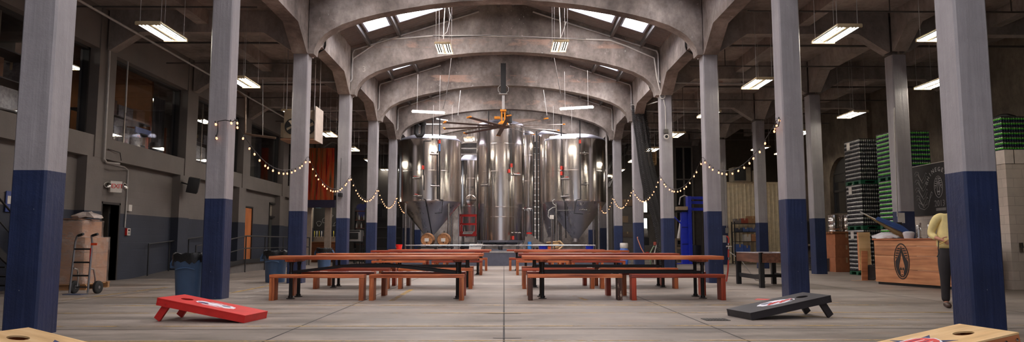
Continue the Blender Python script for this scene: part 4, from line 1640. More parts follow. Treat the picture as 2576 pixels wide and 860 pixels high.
# desk with a laptop, the blue banner, a rolled bundle
t = thing('desk', 'tall dark desk just behind the second office window', 'desk', (-11.2, 19.05, ZO))
MB().box(-.35, .35, -.28, .28, .98, 1.02, .005).build('desktop', M['dark'], t)
for s in (-1, 1):
    for q in (-1, 1):
        MB().box(s * .3 - .02, s * .3 + .02, q * .24 - .02, q * .24 + .02, 0, .98).build('leg', M['dark'], t)
t = thing('laptop', 'open silver laptop on the tall desk behind the office window', 'laptop', (-11.1, 19.05, ZO + 1.02))
MB().box(-.12, .12, -.17, .17, 0, .018, .004).build('base', M['alu'], t)
MB().box(.11, .125, -.17, .17, .015, .25, .004).build('screen', M['alu'], t)
tag(MB().box(-.02, .02, -.46, .46, 0, .18, .004).build('banner', plain('pale blue plastic', c255(130, 142, 190), 0.4), loc=(-10.9, 21.5, ZO + .70)),
    'pale blue board lying on a support behind the second office window', 'board')
t = thing('work_stand', 'grey stand carrying the pale blue board behind office window', 'stand', (-10.9, 21.5, ZO))
MB().box(-.12, .12, -.3, .3, .66, .70).build('top', grey_in, t)
for s in (-1, 1):
    MB().box(-.03, .03, s * .25 - .03, s * .25 + .03, 0, .66).build('leg', M['orange'], t)
for i, (y, mt, lab) in enumerate(((20.35, wrap_w, 'white upright roll behind the second office window, nearer'), (20.95, wrap_w, 'white upright roll behind the second office window, farther'), (22.15, plain('dark bin', (.02, .02, .02), .5), 'dark bin behind the second office window'))):
    o = MB().lathe([(0, 0), (.13, 0), (.15, .05), (.15, .5), (.12, .55), (0, .55)], seg=16).build('wrapped_roll' if i < 2 else 'bin', mt, loc=(-10.86, y, ZO))
    tag(o, lab, 'roll' if i < 2 else 'bin')
for i, (y, h) in enumerate(((22.72, 1.9), (30.6, 2.1), (32.0, 2.2))):
    m = MB()
    n = 16
    pts = [(-.12 + .05 * math.sin(j * 1.9), -.35 + .7 * j / n) for j in range(n + 1)]
    m.prism(pts + [(p[0] + .03, p[1]) for p in pts[::-1]], 0, h, 'z')
    tag(m.build('curtain', plain('dark grey curtain', c255(58, 55, 55), 0.8), loc=(-10.95, y, ZO + .15)),
        'dark grey curtain hanging inside the %s' % ('second office window, far edge', 'fourth office window, near edge', 'fourth office window, far edge')[i], 'curtain')

# doors
dd = plain('dark door paint', c255(44, 40, 38), 0.5)
t = bpy.data.objects.new('door_1', None); COL.objects.link(t); structure(t)
m = MB()
for a in ((18.74, 18.8, 0, 2.08), (19.62, 19.68, 0, 2.08), (18.74, 19.68, 2.02, 2.08)):
    m.box(-10.72, XL + .02, *a)
m.build('door_frame', dd, t)
MB().box(-11.5, -10.74, 19.56, 19.61, .01, 2.0, .004).build('door_leaf', plain('dark worn door', c255(64, 58, 52), 0.55, 0, .3), t)
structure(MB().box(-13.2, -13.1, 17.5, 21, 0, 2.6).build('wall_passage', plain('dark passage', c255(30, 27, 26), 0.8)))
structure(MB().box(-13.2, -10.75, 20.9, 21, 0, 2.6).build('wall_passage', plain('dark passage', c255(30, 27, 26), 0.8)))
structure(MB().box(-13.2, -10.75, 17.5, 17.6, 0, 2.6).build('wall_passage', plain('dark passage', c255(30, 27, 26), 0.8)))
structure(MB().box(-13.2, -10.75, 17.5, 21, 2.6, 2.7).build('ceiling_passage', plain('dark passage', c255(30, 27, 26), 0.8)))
t = bpy.data.objects.new('door_2', None); COL.objects.link(t); structure(t)
m = MB()
for a in ((28.84, 28.9, .3, 2.5), (29.95, 30.01, .3, 2.5), (28.84, 30.01, 2.44, 2.5)):
    m.box(-10.72, XL + .03, *a)
m.build('door_frame', dd, t)
MB().box(-10.56, -10.505, 28.92, 29.93, .32, 2.42, .004).build('door_leaf', wood('orange door veneer', c255(150, 80, 40), c255(196, 116, 66), c255(214, 140, 88), 2, 0.45, 0.6, 0.0), t)
MB().box(-10.506, -10.495, 29.0, 29.2, 1.55, 1.72).build('door_lite', M['hole'], t)
MB().tube([(-10.51, 29.8, 1.3), (-10.44, 29.8, 1.3), (-10.44, 29.68, 1.3)], .012, 8).build('door_handle', M['steel'], t)
t = bpy.data.objects.new('door_3', None); COL.objects.link(t); structure(t)
m = MB()
for a in ((32.09, 32.15, .3, 2.81), (33.0, 33.06, .3, 2.81), (32.09, 33.06, 2.75, 2.81), (32.09, 33.06, 2.15, 2.21)):
    m.box(-10.72, XL + .03, *a)
m.build('door_frame', dd, t)
MB().box(-10.66, -10.61, 32.17, 32.98, .32, 2.13, .004).build('door_leaf', plain('grey green door', c255(70, 72, 68), 0.5), t)
MB().box(-10.66, -10.63, 32.17, 32.98, 2.23, 2.73).build('door_transom', plain('cream transom panel', c255(168, 160, 142), 0.5), t)

# exit sign with emergency heads
p = S(291, 470, XP)
t = thing('exit_sign', 'white EXIT sign with two emergency lamp heads above the dark doorway', 'exit sign', (XL + .12, S(291, 470, XL + .15).y, S(291, 470, XL + .15).z), math.radians(-34))
MB().tube([(-.02, -.0, 0), (-.16, .16, 0)], .02, 8).build('bracket', M['dark'], t)
MB().box(0.0, .09, -.155, .155, -.15, .15, .01).build('housing', M['white'], t)
text_mesh('EXIT', .165, .003, 'lettering', plain('exit red', c255(214, 40, 36), 0.4), t, (.095, .02, .01), (PI / 2, 0, PI / 2), space=.92)
for s in (-1, 1):
    T = Matrix.Translation((.10, s * .23, .03)) @ Matrix.Rotation(math.radians(60), 4, 'Y') @ Matrix.Rotation(math.radians(s * -25), 4, 'X')
    h = MB().lathe([(0, -.09), (.04, -.08), (.085, -.01), (.09, .02), (.08, .022), (.06, -.01), (0, -.02)], seg=18, M=T).build('lamp_head', M['white'], t)
    MB().lathe([(.078, .012), (.04, .03), (0, .034)], seg=16, M=T).build('lens', M['steel'], h)

# pa speaker on its bracket
p = S(486, 466, XP + .35)
t = thing('wall_speaker', 'black box speaker tilted on the pilaster left of second column', 'speaker', (p.x, p.y, p.z), rot=(math.radians(8), math.radians(10), math.radians(20)))
MB().box(-.16, .16, -.2, .2, -.24, .24, .015).build('cabinet', M['dark'], t)
MB().box(.161, .172, -.17, .17, -.21, .21, .004).build('grille', plain('speaker grille', (.03, .03, .03), .8), t)
MB().tube([(-.16, 0, 0), (-.36, 0, .02)], .02, 8).build('bracket', M['dark'], t)

# boxes and conduit on the wall
for px, py, lab, cat, h in ((323, 523, 'small white alarm box on the wall above the keypad', 'alarm box', .09), (319, 583, 'small white keypad on the dark wall right of the doorway', 'keypad', .10)):
    p = S(px, py, XL)
    t = thing(cat.replace(' ', '_'), lab, cat, (XL, p.y, p.z))
    MB().box(0, .06, -.085, .085, -h, h, .008).build('case', M['white'], t)
    if h > .095:
        MB().box(.06, .063, -.05, .05, .02, .07).build('display', M['dark'], t)
        MB().box(.06, .066, -.05, .05, -.07, -.01).build('buttons', plain('grey keys', c255(150, 150, 150), .5), t)
        MB().box(0.0, .055, -.10, -.086, -.1, .1).build('side_strip', M['red'], t)


def pipe_on(pts, r, mat, lab, name='conduit', cat='conduit'):
    o0 = pts[0]
    return tag(MB().tube([q - o0 for q in pts], r, 8).build(name, mat, loc=o0), lab, cat)


pipe_on([S(276, 128, XP + .06), S(262, 400, XP + .06), S(268, 409, XP + .06), S(300, 412, XP + .06)], .03, M['pipe'], 'long grey conduit down the pilaster beside the second office window')
pipe_on([S(272, 375, XP + .04), S(302, 384, XP + .04), S(305, 404, XP + .04)], .012, M['dark'], 'thin black cable looped under the second office window')
pipe_on([S(272, 411, XP + .03), S(313, 420, XP + .03), S(322, 428, XL + .03), S(319, 500, XL + .03), S(314, 572, XL + .03)], .018, M['pipe'], 'thin grey conduit running down to the keypad')
pipe_on([S(322, 155, -10.2), S(322, 155, -10.2) + Vector((0, .01, -1.4))], .02, M['pipe'], 'bright vertical conduit on second window edge')

# ramp, landing, railings
ramp = plain('ramp concrete', c255(92, 86, 82), 0.8)
m = MB()
m.prism([(20.4, 0), (33.2, 0), (33.2, .3), (24.8, .3)], XL, -9.0, 'x')
structure(m.build('floor_ramp', ramp))
m = MB()
m.prism([(20.6, 0.02), (24.8, .30), (32.9, .30), (32.9, .44), (24.8, .44), (20.6, .16)], -9.0, -8.94, 'x')
structure(m.build('trim_ramp', M['dark']))


def railing(x, pts_y, label, lower=True):
    """pts_y: list of (y, floor z) posts"""
    t = thing('railing', label, 'railing', (x, pts_y[0][0], 0))
    o = Vector((x, pts_y[0][0], 0))
    top = [Vector((x, y, z + .92)) - o for y, z in pts_y]
    MB().tube([top[0] - Vector((0, .0, .1))] + top, .022, 8).build('top_rail', M['dark'], t)
    if lower:
        MB().tube([v - Vector((0, 0, .42)) for v in top], .018, 8).build('lower_rail', M['dark'], t)
    for (y, z), v in zip(pts_y, top):
        MB().tube([Vector((v.x, v.y, z)), v], .02, 8).build('post', M['dark'], t)


railing(-10.36, [(21.1, .05), (22.4, .13), (23.75, .22), (25.0, .3)], 'black handrail rising along the dark wall beside the doorway', False)
railing(-8.9, [(20.9, 0), (22.6, .0), (23.5, .0), (24.9, .0), (26.9, .0), (29.1, .0), (31.4, .0), (33.0, .0)], 'black two-rail railing along the ramp before the orange door')
for o in list(bpy.data.objects):
    if o.name.startswith('railing') and abs(o.location.x + 8.9) < .01:
        rails = o
zs = {20.9: .92, 22.6: 1.02, 23.5: 1.12, 24.9: 1.24, 26.9: 1.24, 29.1: 1.24, 31.4: 1.24, 33.0: 1.24}
for ch in list(rails.children):
    bpy.data.objects.remove(ch)
tp = [Vector((0, y - 20.9, z)) for y, z in zs.items()]
MB().tube([tp[0] - Vector((0, 0, .12))] + tp, .024, 8).build('top_rail', M['dark'], rails)
MB().tube([v - Vector((0, 0, .42)) for v in tp[1:]], .018, 8).build('lower_rail', M['dark'], rails)
for v in tp:
    MB().tube([Vector((0, v.y, 0)), v], .022, 8).build('post', M['dark'], rails)

# ---------------------------------------------------------------- trash cans
canblue = plain('slate blue can plastic', c255(72, 98, 132), 0.5, 0, .08)
bag = plain('black bag liner', (.012, .012, .013), 0.28, 0, .2, 10, bump=.6)


def trash_can(x, y, label, square=True, h=.76, w=.29, rz=0):
    t = thing('trash_can', label, 'trash can', (x, y, 0), rz, 'blue trash cans')

    def sec(r, n=48, e=3.2 if square else 2.0):
        return [(r * math.copysign(abs(math.cos(2 * PI * i / n)) ** (2 / e), math.cos(2 * PI * i / n)),
                 r * math.copysign(abs(math.sin(2 * PI * i / n)) ** (2 / e), math.sin(2 * PI * i / n))) for i in range(n)]

    def loft(m, prof):
        rings = [[m.bm.verts.new((px, py, z)) for px, py in sec(r)] for r, z in prof]
        for a, b in zip(rings, rings[1:]):
            for i in range(len(a)):
                f = m.bm.faces.new((a[i], a[(i + 1) % len(a)], b[(i + 1) % len(a)], b[i]))
                f.smooth = True
        m.bm.faces.new(rings[0][::-1])
        return rings
    m = MB()
    loft(m, [(w * .80, 0), (w * .82, .02), (w * .93, h * .72), (w * .96, h * .74), (w * .97, h * .80), (w, h * .82), (w * 1.02, h), (w * .97, h), (w * .8, .04)])
    m.build('body', canblue, t)
    m = MB()
    rg = random.Random(int(x * 100))
    pr = [(w * 1.035, h - .14 + .0), (w * 1.07, h - .04), (w * 1.06, h + .01), (w * 1.0, h + .03), (w * .93, h - .02), (w * .85, h - .25)]
    rings = [[m.bm.verts.new((px * (1 + rg.uniform(-.015, .02)), py * (1 + rg.uniform(-.015, .02)), z + rg.uniform(-.018, .018) * (3 if j == 0 else 1))) for px, py in sec(r)] for j, (r, z) in enumerate(pr)]
    for a, b in zip(rings, rings[1:]):
        for i in range(len(a)):
            f = m.bm.faces.new((a[i], a[(i + 1) % len(a)], b[(i + 1) % len(a)], b[i]))
            f.smooth = True
    m.bm.faces.new(rings[-1])
    m.build('bag_liner', bag, t)
    for s in (-1, 1):
        m = MB()
        m.tube([(s * w * .93, -.07, h * .72), (s * w * 1.22, -.07, h * .70), (s * w * 1.26, -.06, h * .80), (s * w * 1.06, -.06, h * .93)], .02, 8)
        m.tube([(s * w * .93, .07, h * .72), (s * w * 1.22, .07, h * .70), (s * w * 1.26, .06, h * .80), (s * w * 1.06, .06, h * .93)], .02, 8)
        m.tube([(s * w * 1.22, -.08, h * .71), (s * w * 1.22, .08, h * .71)], .025, 8)
        m.build('handle', canblue, t)
    # raised skirt under the rim
    m = MB()
    q = []
    for i in range(9):
        u = i / 8
        q.append((-w * .6 + 1.2 * w * u, -w * .985, h * .66 + .03 * math.sin(u * PI)))
    m.tube(q, .012, 6)
    m.build('moulded_ridge', canblue, t)


p = G(461, 750)
trash_can(p.x, p.y + .30, 'blue trash can with black liner, beside the second left column', True, .78, .285)
p = G(683, 711)
trash_can(p.x, p.y + .28, 'round blue trash can with black liner, beside the third left column', False, .78, .29)
p = G(811, 676)
trash_can(p.x, p.y + .25, 'round blue trash can with black liner, beside the fourth left column', False, .78, .29)

# ---------------------------------------------------------------- hand truck and wrapped pallet
hy = 13.9
b0 = G(190, 741)
t = thing('hand_truck', 'silver hand truck with black tyres standing by the wrapped pallet', 'hand truck', (b0.x, b0.y + .1, 0), rz=math.radians(-6))
o = Vector(t.location)
alu = plain('hand truck aluminium', c255(150, 148, 150), 0.35, 0.8)
for s in (-1, 1):
    MB().tube([(s * .19, 0, .03), (s * .18, .06, .98), (s * .17, .06, 1.06), (s * .15 + .05, -.0, 1.14), (s * .15 + .17, -.02, 1.17)], .02, 10).build('side_rail', alu, t)
    MB().tube([(s * .15 + .07, -.0, 1.145), (s * .15 + .19, -.02, 1.175)], .026, 8).build('grip', M['black_rubber'], t)
    MB().tube([(s * .17, .06, .50), (s * .17, .16, .48), (s * .18, .21, .30), (s * .18, .2, .14)], .016, 8).build('axle_bracket', M['steel'], t)
    m = MB()
    T = Matrix.Translation((s * .25, .2, .128)) @ Matrix.Rotation(PI / 2, 4, 'Y')
    m.lathe([(.06, -.03), (.10, -.036), (.125, -.025), (.128, 0), (.125, .025), (.10, .036), (.06, .03)], seg=28, M=T)
    wh = m.build('wheel', M['black_rubber'], t)
    m = MB()
    m.lathe([(0, -.035), (.03, -.035), (.03, -.02), (.07, -.015), (.07, .015), (.03, .02), (.03, .035), (0, .035)], seg=20, M=T)
    m.build('hub', alu, wh)
for z in (.36, .62, .88):
    MB().box(-.17, .17, .03, .065, z - .016, z + .016, .004).build('cross_bar', M['dark'], t)
MB().tube([(-.27, .2, .128), (.27, .2, .128)], .012, 8).build('axle', M['dark'], t)
MB().prism([(-.19, .0), (.19, .0), (.19, .012), (-.19, .012)], -.20, .02, 'y').build('nose_plate', plain('blue grey plate', c255(74, 84, 110), 0.5), t)
MB().box(.17, .30, .03, .04, .955, 1.0).build('tag', plain('orange tag', c255(244, 82, 40), 0.5), t)
MB().box(.165, .185, .025, .04, .1, .9).build('red_strip', M['red'], t)

pal = wood('pallet timber', c255(130, 92, 58), c255(176, 132, 90), c255(204, 164, 120), 0, 0.7, 0.8, 0.1)
pc = G(255, 724)
px_, py_ = -9.55, 16.0
t = thing('wrapped_pallet', 'tall stack of cartons in clear stretch wrap on a wooden pallet', 'pallet', (px_, py_, 0), rz=math.radians(4))
for y in (-.5, -.02, .46):
    MB().box(-.6, .6, y, y + .09, .015, .11).build('pallet_block', pal, t)
for i in range(6):
    MB().box(-.6, .6, -.55 + i * .2, -.43 + i * .2, .11, .13).build('pallet_board', pal, t)
for i in range(3):
    MB().box(-.6, .6, -.55 + i * .48, -.43 + i * .48, 0, .015).build('pallet_board', pal, t)
for iz in range(3):
    for ix in range(2):
        for iy in range(2):
            MB().box(-.54 + ix * .54, -.54 + ix * .54 + .53, -.52 + iy * .53, -.52 + iy * .53 + .52, .135 + iz * .33, .135 + iz * .33 + .325, .006).build('carton', M['cardboard'], t)
for ix in range(2):
    MB().box(-.60 + ix * .52, -.60 + ix * .52 + .51, -.46, .4, 1.13, 1.48, .006).build('carton', M['cardboard'], t)
wr, nt_, bb_ = _nt('stretch wrap')
bb_.inputs['Base Color'].default_value = (*c255(206, 190, 178), 1)
bb_.inputs['Roughness'].default_value = 0.16
co_ = _co(nt_)
nt_.links.new(_ramp(nt_, _noise(nt_, co_, 3.0, 5, .65, (1, 1, 2.2)), [(.35, (.16,) * 3), (.7, (.55,) * 3)]), bb_.inputs['Alpha'])
_bump(nt_, bb_, _noise(nt_, co_, 6.0, 4, .6, (1, 1, 2.5)), 0.9, .03)
m = MB()
rg = random.Random(4)
for (x0, x1, y0, y1, z0, z1) in ((-.56, .56, -.54, .56, .12, 1.135), (-.62, .46, -.48, .42, 1.12, 1.50)):
    n = 10
    rings = []
    for iz in range(n + 1):
        z = z0 + (z1 - z0) * iz / n
        ring = []
        for q in range(40):
            a = q / 40 * 4
            i = int(a); f = a - i
            cs = [(x0, y0), (x1, y0), (x1, y1), (x0, y1), (x0, y0)]
            x = cs[i][0] + (cs[i + 1][0] - cs[i][0]) * f
            y = cs[i][1] + (cs[i + 1][1] - cs[i][1]) * f
            ring.append(m.bm.verts.new((x + rg.uniform(-.008, .008), y + rg.uniform(-.008, .008), z)))
        rings.append(ring)
    for a, b in zip(rings, rings[1:]):
        for i in range(40):
            m.bm.faces.new((a[i], a[(i + 1) % 40], b[(i + 1) % 40], b[i])).smooth = True
m.build('stretch_wrap', wr, t, edge_split=False)
MB().box(-.66, .36, -.5, .44, 1.505, 1.525).build('cap_sheet', plain('flat card', c255(140, 104, 80), .8), t)
m = MB()
rg = random.Random(9)
ring = None
prof = [(.30, 0), (.27, .05), (.2, .10), (.1, .12), (0, .1)]
for k_, (r, z) in enumerate(prof):
    nr = [m.bm.verts.new((.33 + r * math.cos(2 * PI * i / 14) * (1 + rg.uniform(-.25, .25)), -.1 + .8 * r * math.sin(2 * PI * i / 14) * (1 + rg.uniform(-.25, .25)), 1.527 + z + rg.uniform(0, .05))) for i in range(14)]
    if ring:
        for i in range(14):
            m.bm.faces.new((ring[i], ring[(i + 1) % 14], nr[(i + 1) % 14], nr[i])).smooth = True
    ring = nr
m.bm.faces.new(ring)
o = m.build('crumpled_wrap', plain('crumpled plastic', c255(196, 180, 170), .25, 0, .2, 8, bump=.5), loc=(px_, py_, 0), rot=(0, 0, math.radians(4)))
tag(o, 'crumpled clear plastic lying on top of the wrapped pallet', 'plastic sheet')

# dark steel stair at the left edge
t = thing('steel_stair', 'dark steel stair with rails behind the nearest left column', 'stair', (-10.0, 14.6, 0))
for i in range(7):
    MB().box(-.42, .42, -.1 + .27 * -i, .15 + .27 * -i, .14 + .19 * i, .17 + .19 * i).build('tread', M['dark'], t)
for s in (-.44, .44):
    MB().prism([(.3, 0), (.3, .12), (-1.9, 1.62), (-1.9, 1.4)], s - .02, s + .02, 'x').build('stringer', M['dark'], t)
    MB().tube([(s, .25, .02), (s, .25, 1.0), (s, -1.9, 2.5)], .02, 8).build('handrail', M['dark'], t)
    MB().tube([(s, .25, .6), (s, -1.9, 2.1)], .015, 8).build('mid_rail', M['dark'], t)

# ---------------------------------------------------------------- unit heater hung behind the third column
t = thing('unit_heater', 'beige fan heater box hung from rods behind the third left column', 'heater', (-6.05, 21.4, 4.02))
beige = plain('heater beige', c255(176, 160, 134), 0.5)
m = MB()
m.box(-.5, .42, -.30, .42, .08, .92, .01)
m.build('case', beige, t)
for px in (-.22, .2):
    T = Matrix.Translation((px, -.31, .42)) @ Matrix.Rotation(PI / 2, 4, 'X')
    r_ = MB().lathe([(.235, -.01), (.245, .02), (.21, .03), (.205, .0), (.0, -.005)], seg=26, M=T).build('fan_ring', plain('dark fan', (.03, .03, .028), .5), t)
    m = MB()
    for a in range(4):
        Q = T @ Matrix.Rotation(a * PI / 2 + .4, 4, 'Z') @ Matrix.Rotation(.5, 4, 'X')
        m.prism([(.03, -.03), (.2, -.07), (.2, .07), (.03, .03)], .012, .016, 'z', M=Q)
    m.lathe([(0, .03), (.05, .025), (.06, 0)], seg=12, M=T)
    m.build('fan_blade', beige, r_)
MB().box(.44, .475, -.42, .45, .0, 1.02, .004).build('side_panel', plain('white side panel', c255(208, 194, 180), .4), t)
MB().box(-.55, .44, -.42, .40, .0, .05, .004).build('bottom_tray', plain('heater tray', c255(150, 112, 84), .5), t)
for x in (-.45, .38):
    for y in (-.25, .35):
        MB().tube([(x, y, .92), (x, y, ZSLAB - 4.02)], .012, 6).build('hanger_rod', M['pipe'], t)
MB().box(-.62, -.5, -.2, .2, .12, .55, .01).build('control_box', beige, t)
pipe_on([P(694, 347, 21.4), P(636, 340, 21.4), P(617, 336, 21.4), P(617, 245, 21.4), P(598, 230, 21.4)], .035, plain('brown gas pipe', c255(130, 108, 92), .5, .3), 'brown gas pipe running from the heater to the left and up')
pipe_on([P(661, 340, 21.5), P(661, 200, 21.5)], .012, M['pipe'], 'thin rod holding up the gas pipe left of heater', 'hanger_rod', 'rod')

# ---------------------------------------------------------------- pipes under the left slab, pendent from rods
for i, k in enumerate(range(3, 8)):
    y = YK[k] + .6
    pipe_on([Vector((-10.2, y, 6.35)), Vector((-COLX + .28, y, 6.35))], .03, M['dpipe'], 'sprinkler pipe across the left aisle, %s from the front' % ORD(i), 'sprinkler_pipe', 'pipe')
    y = YK[k] + 2.6
    pipe_on([Vector((-10.0, y, 6.3)), Vector((-COLX - .3, y, 6.3))], .022, M['dpipe'], 'thin sprinkler branch pipe in the left aisle, %s bay' % ORD(i), 'sprinkler_pipe', 'pipe')
    for q, x in enumerate((-9.0, -7.0)):
        pass
pipe_on([Vector((-9.3, 13.6, 6.28)), Vector((-9.3, 24.0, 6.28)), Vector((-9.3, 36.0, 6.28))], .03, M['pipe'], 'long bare steel pipe running back along the left aisle', 'steel_pipe', 'pipe')
t = thing('sign', 'small blue sign on the left wall behind the nearest column', 'sign', (XL + .02, S(22, 507, XL).y, S(22, 507, XL).z))
MB().box(0, .02, -.14, .14, -.22, .22, .003).build('panel', plain('blue sign', c255(58, 76, 140), .5), t)
MB().box(.02, .023, -.1, .1, -.05, .12).build('white_panel', M['white'], t)

# ---------------------------------------------------------------- bar at the back of the left aisle
YBK = 37.0
part_m = plain('bar front dark paint', c255(40, 40, 48), 0.6)
x_a, x_b = P(776, 560, YBK).x, P(783, 560, YBK).x
x_c, x_d = P(818, 560, YBK).x, P(842, 560, YBK).x
z_open = P(800, 522, YBK).z
structure(MB().box(-10.5, x_b, YBK, YBK + .2, 0, 4.2).build('wall_bar', plain('pale post', c255(190, 172, 156), .7)))
structure(MB().box(x_b, x_c, YBK, YBK + .2, z_open, 4.2).build('wall_bar', part_m))
structure(MB().box(x_c, x_d - .2, YBK - .1, YBK + .2, 0, z_open + .5).build('wall_bar', plain('pale post', c255(190, 172, 156), .7)))
structure(MB().box(x_d - .2, -5.5, YBK + 2.5, YBK + 2.7, 0, 5.2).build('wall_bar', plain('dark back panel', c255(64, 60, 58), .7)))
mural, nt_, bb_ = _nt('orange mural')
co_ = _co(nt_, 'Generated')
f1 = _noise(nt_, co_, 2.2, 4, .6, (2.2, 1, .7))
nt_.links.new(_ramp(nt_, f1, [(.30, c255(70, 44, 34)), (.42, c255(150, 92, 52)), (.5, c255(196, 92, 40)), (.58, c255(206, 50, 26)), (.7, c255(96, 34, 26))]), bb_.inputs['Base Color'])
bb_.inputs['Roughness'].default_value = .8
xm0, xm1 = P(775, 450, YBK - .3).x, P(840, 450, YBK - .3).x
zt_, zb_ = P(800, 372, YBK - .3).z, P(800, 503, YBK - .3).z
m = MB()
n = 24
pts = [(xm0 + (xm1 - xm0) * i / n, .012 * math.sin(i * 1.3)) for i in range(n + 1)]
m.prism(pts + [(p[0], p[1] + .02) for p in pts[::-1]], zb_, zt_, 'z')
tag(m.build('fabric_banner', mural, loc=(0, YBK - .3, 0)), 'blurred orange and red painted banner above the bar opening', 'banner')
MB_ = MB().box(xm0, xm1 + .1, YBK - .42, YBK - .2, P(800, 522, YBK - .3).z, zb_)
tag(MB_.build('awning_board', plain('dark purple board', c255(52, 48, 74), .6)), 'dark purple fascia board under the orange banner', 'board')
t = thing('bar_counter', 'small wooden bar counter inside the lit opening', 'bar counter', ((x_b + x_c) / 2 + .05, YBK + 1.2, 0))
MB().box(-.7, .9, -.3, .3, .0, 1.02).build('front', wood('bar front', c255(96, 52, 30), c255(146, 84, 50), c255(176, 112, 72), 0, .5, .6, 0), t)
MB().box(-.72, .95, -.36, .36, 1.02, 1.07, .006).build('top', wood('bar top', c255(130, 84, 56), c255(176, 124, 86), c255(200, 150, 112), 0, .35, .6, 0), t)
tz = 1.07
t2 = thing('tap_tower', 'row of coloured beer tap handles in the lit opening', 'beer taps', ((x_b + x_c) / 2 + .05, YBK + 1.75, 0))
MB().box(-.72, .85, -.06, .06, 0, 1.35).build('tap_wall', plain('bar tile', c255(150, 140, 132), .3), t2)
hc = [c255(230, 220, 90), c255(240, 236, 226), c255(200, 190, 60), c255(240, 240, 240), c255(90, 80, 60), c255(210, 160, 60), c255(230, 230, 220), c255(40, 40, 40)]
for i in range(12):
    x = -.66 + i * .128
    c = hc[i % 8]
    h = MB().lathe([(.012, 1.30), (.014, 1.40), (.024, 1.48), (.028, 1.6), (.02, 1.64), (0, 1.645)], (x, -.1, 0), 8).build('tap_handle', plain('tap %d' % (i % 8), c, .4), t2)
    MB().tube([(x, -.06, 1.3), (x, -.14, 1.3), (x, -.16, 1.24)], .012, 6).build('faucet', M['steel'], h)
t = thing('chalkboard', 'chalk drawing board behind the tap handles', 'chalkboard', ((x_b + x_c) / 2 + .05, YBK + 2.3, 1.7))
MB().box(-1.0, 1.0, 0, .03, 0, 1.9, .004).build('panel', plain('chalkboard', c255(38, 36, 36), .7), t)
m = MB()
rg = random.Random(2)
for i in range(5):
    c0 = Vector((-.6 + .3 * i, -.006, .35 + .18 * (i % 3)))
    pts = [c0 + Vector((.13 * math.cos(a * .7) * (1 + .3 * math.sin(a * 2.1 + i)), 0, .14 * math.sin(a * .7 + .3 * i))) for a in range(10)]
    m.tube(pts, .008, 5)
m.build('chalk_drawing', plain('chalk', c255(190, 188, 186), .8), t)
m = MB()
for i in range(5):
    m.box(-.8, -.8 + .3 + .1 * (i % 2), -.004, -.001, 1.2 + i * .09, 1.24 + i * .09)
m.build('chalk_lines', plain('blue chalk', c255(130, 170, 190), .8), t)
l = high_bay((x_b + x_c) / 2, YBK + 1.0, 3.3, 'lit fluorescent fixture inside the bar opening', 'bar lights', 4.0)

# oven, shelves with bottles, stool beyond the fourth column
YO = 35.5
c = P(888, 575, YO)
t = thing('oven', 'small stainless oven on a dark stand past the fourth left column', 'oven', (c.x, YO, 0))
zo0, zo1 = P(888, 607, YO).z, P(888, 581, YO).z
zt0 = zo0; zt1 = P(888, 582, YO).z
MB().box(-.45, .45, -.3, .3, zo0, zo0 + .55, .01).build('case', M['alu'], t)
MB().box(-.33, .33, -.31, -.3, zo0 + .1, zo0 + .42, .004).build('door_glass', M['dark'], t)
MB().tube([(-.3, -.34, zo0 + .1), (.3, -.34, zo0 + .1)], .012, 6).build('handle', M['steel'], t)
MB().box(-.4, .4, -.306, -.3, zo0 + .46, zo0 + .53).build('control_strip', M['dark'], t)
for sx in (-.42, .42):
    for sy in (-.27, .27):
        MB().box(sx - .025, sx + .025, sy - .025, sy + .025, 0, zo0).build('leg', M['dark'], t)
MB().box(-.46, .46, -.32, .32, zo0 - .04, zo0).build('shelf', M['dark'], t)
c = P(907, 560, YO + .6)
t = thing('bottle_shelf', 'tall dark shelf of bottles between fourth and fifth left columns', 'shelf', (c.x, YO + .6, 0))
for s in (-.26, .26):
    MB().box(s - .02, s + .02, -.2, .2, 0, 2.75).build('side_panel', M['dark'], t)
zl = [.5, .95, 1.35, 1.75, 2.15, 2.6]
for z in zl:
    MB().box(-.26, .26, -.2, .2, z - .03, z).build('shelf', plain('red-brown shelf', c255(92, 46, 36), .5), t)
btl = MB().lathe([(0, 0), (.035, 0), (.035, .15), (.013, .21), (.013, .26), (0, .26)], seg=10)
gl = [plain('brown bottle', c255(60, 36, 24), .2), plain('pale bottle', c255(170, 166, 160), .2), plain('green bottle', c255(40, 70, 46), .2)]
b0_ = btl.build('bottle', gl[0], loc=(c.x - .18, YO + .5, zl[2]))
tag(b0_, 'small dark bottle on the tall shelf between the left columns', 'bottle', 'bottles on the tall shelf')
b1_ = None
lab2 = {0: 'small dark bottle on the tall shelf between the left columns', 1: 'small pale bottle on the tall shelf between the left columns'}
meshes = [b0_.data, b0_.data.copy()]
meshes[1].materials[0] = gl[1]
for zi in (2, 3, 4):
    for q in range(4):
        if zi == 2 and q == 0: continue
        o = b0_.copy(); COL.objects.link(o)
        kk = (zi + q) % 2
        o.data = meshes[kk]
        o['label'] = lab2[kk]
        o.location = (c.x - .18 + q * .12, YO + .5, zl[zi])
t = thing('bar_stool', 'dark metal stool below the oven past the fourth left column', 'stool', (P(884, 640, 33.6).x, 33.6, 0))
MB().box(-.17, .17, -.17, .17, .72, .75, .01).build('seat', M['iron'], t)
for sx in (-1, 1):
    for sy in (-1, 1):
        MB().tube([(sx * .21, sy * .21, 0), (sx * .14, sy * .14, .72)], .016, 8).build('leg', M['iron'], t)
t = thing('display_cabinet', 'dark cabinet with glass shelves between fifth and sixth left columns', 'cabinet', (P(958, 600, 38.5).x, 38.5, 0))
MB().box(-1.1, 1.1, 0, .5, 0, 2.9, .01).build('body', plain('near black cabinet', c255(28, 27, 28), .5), t)
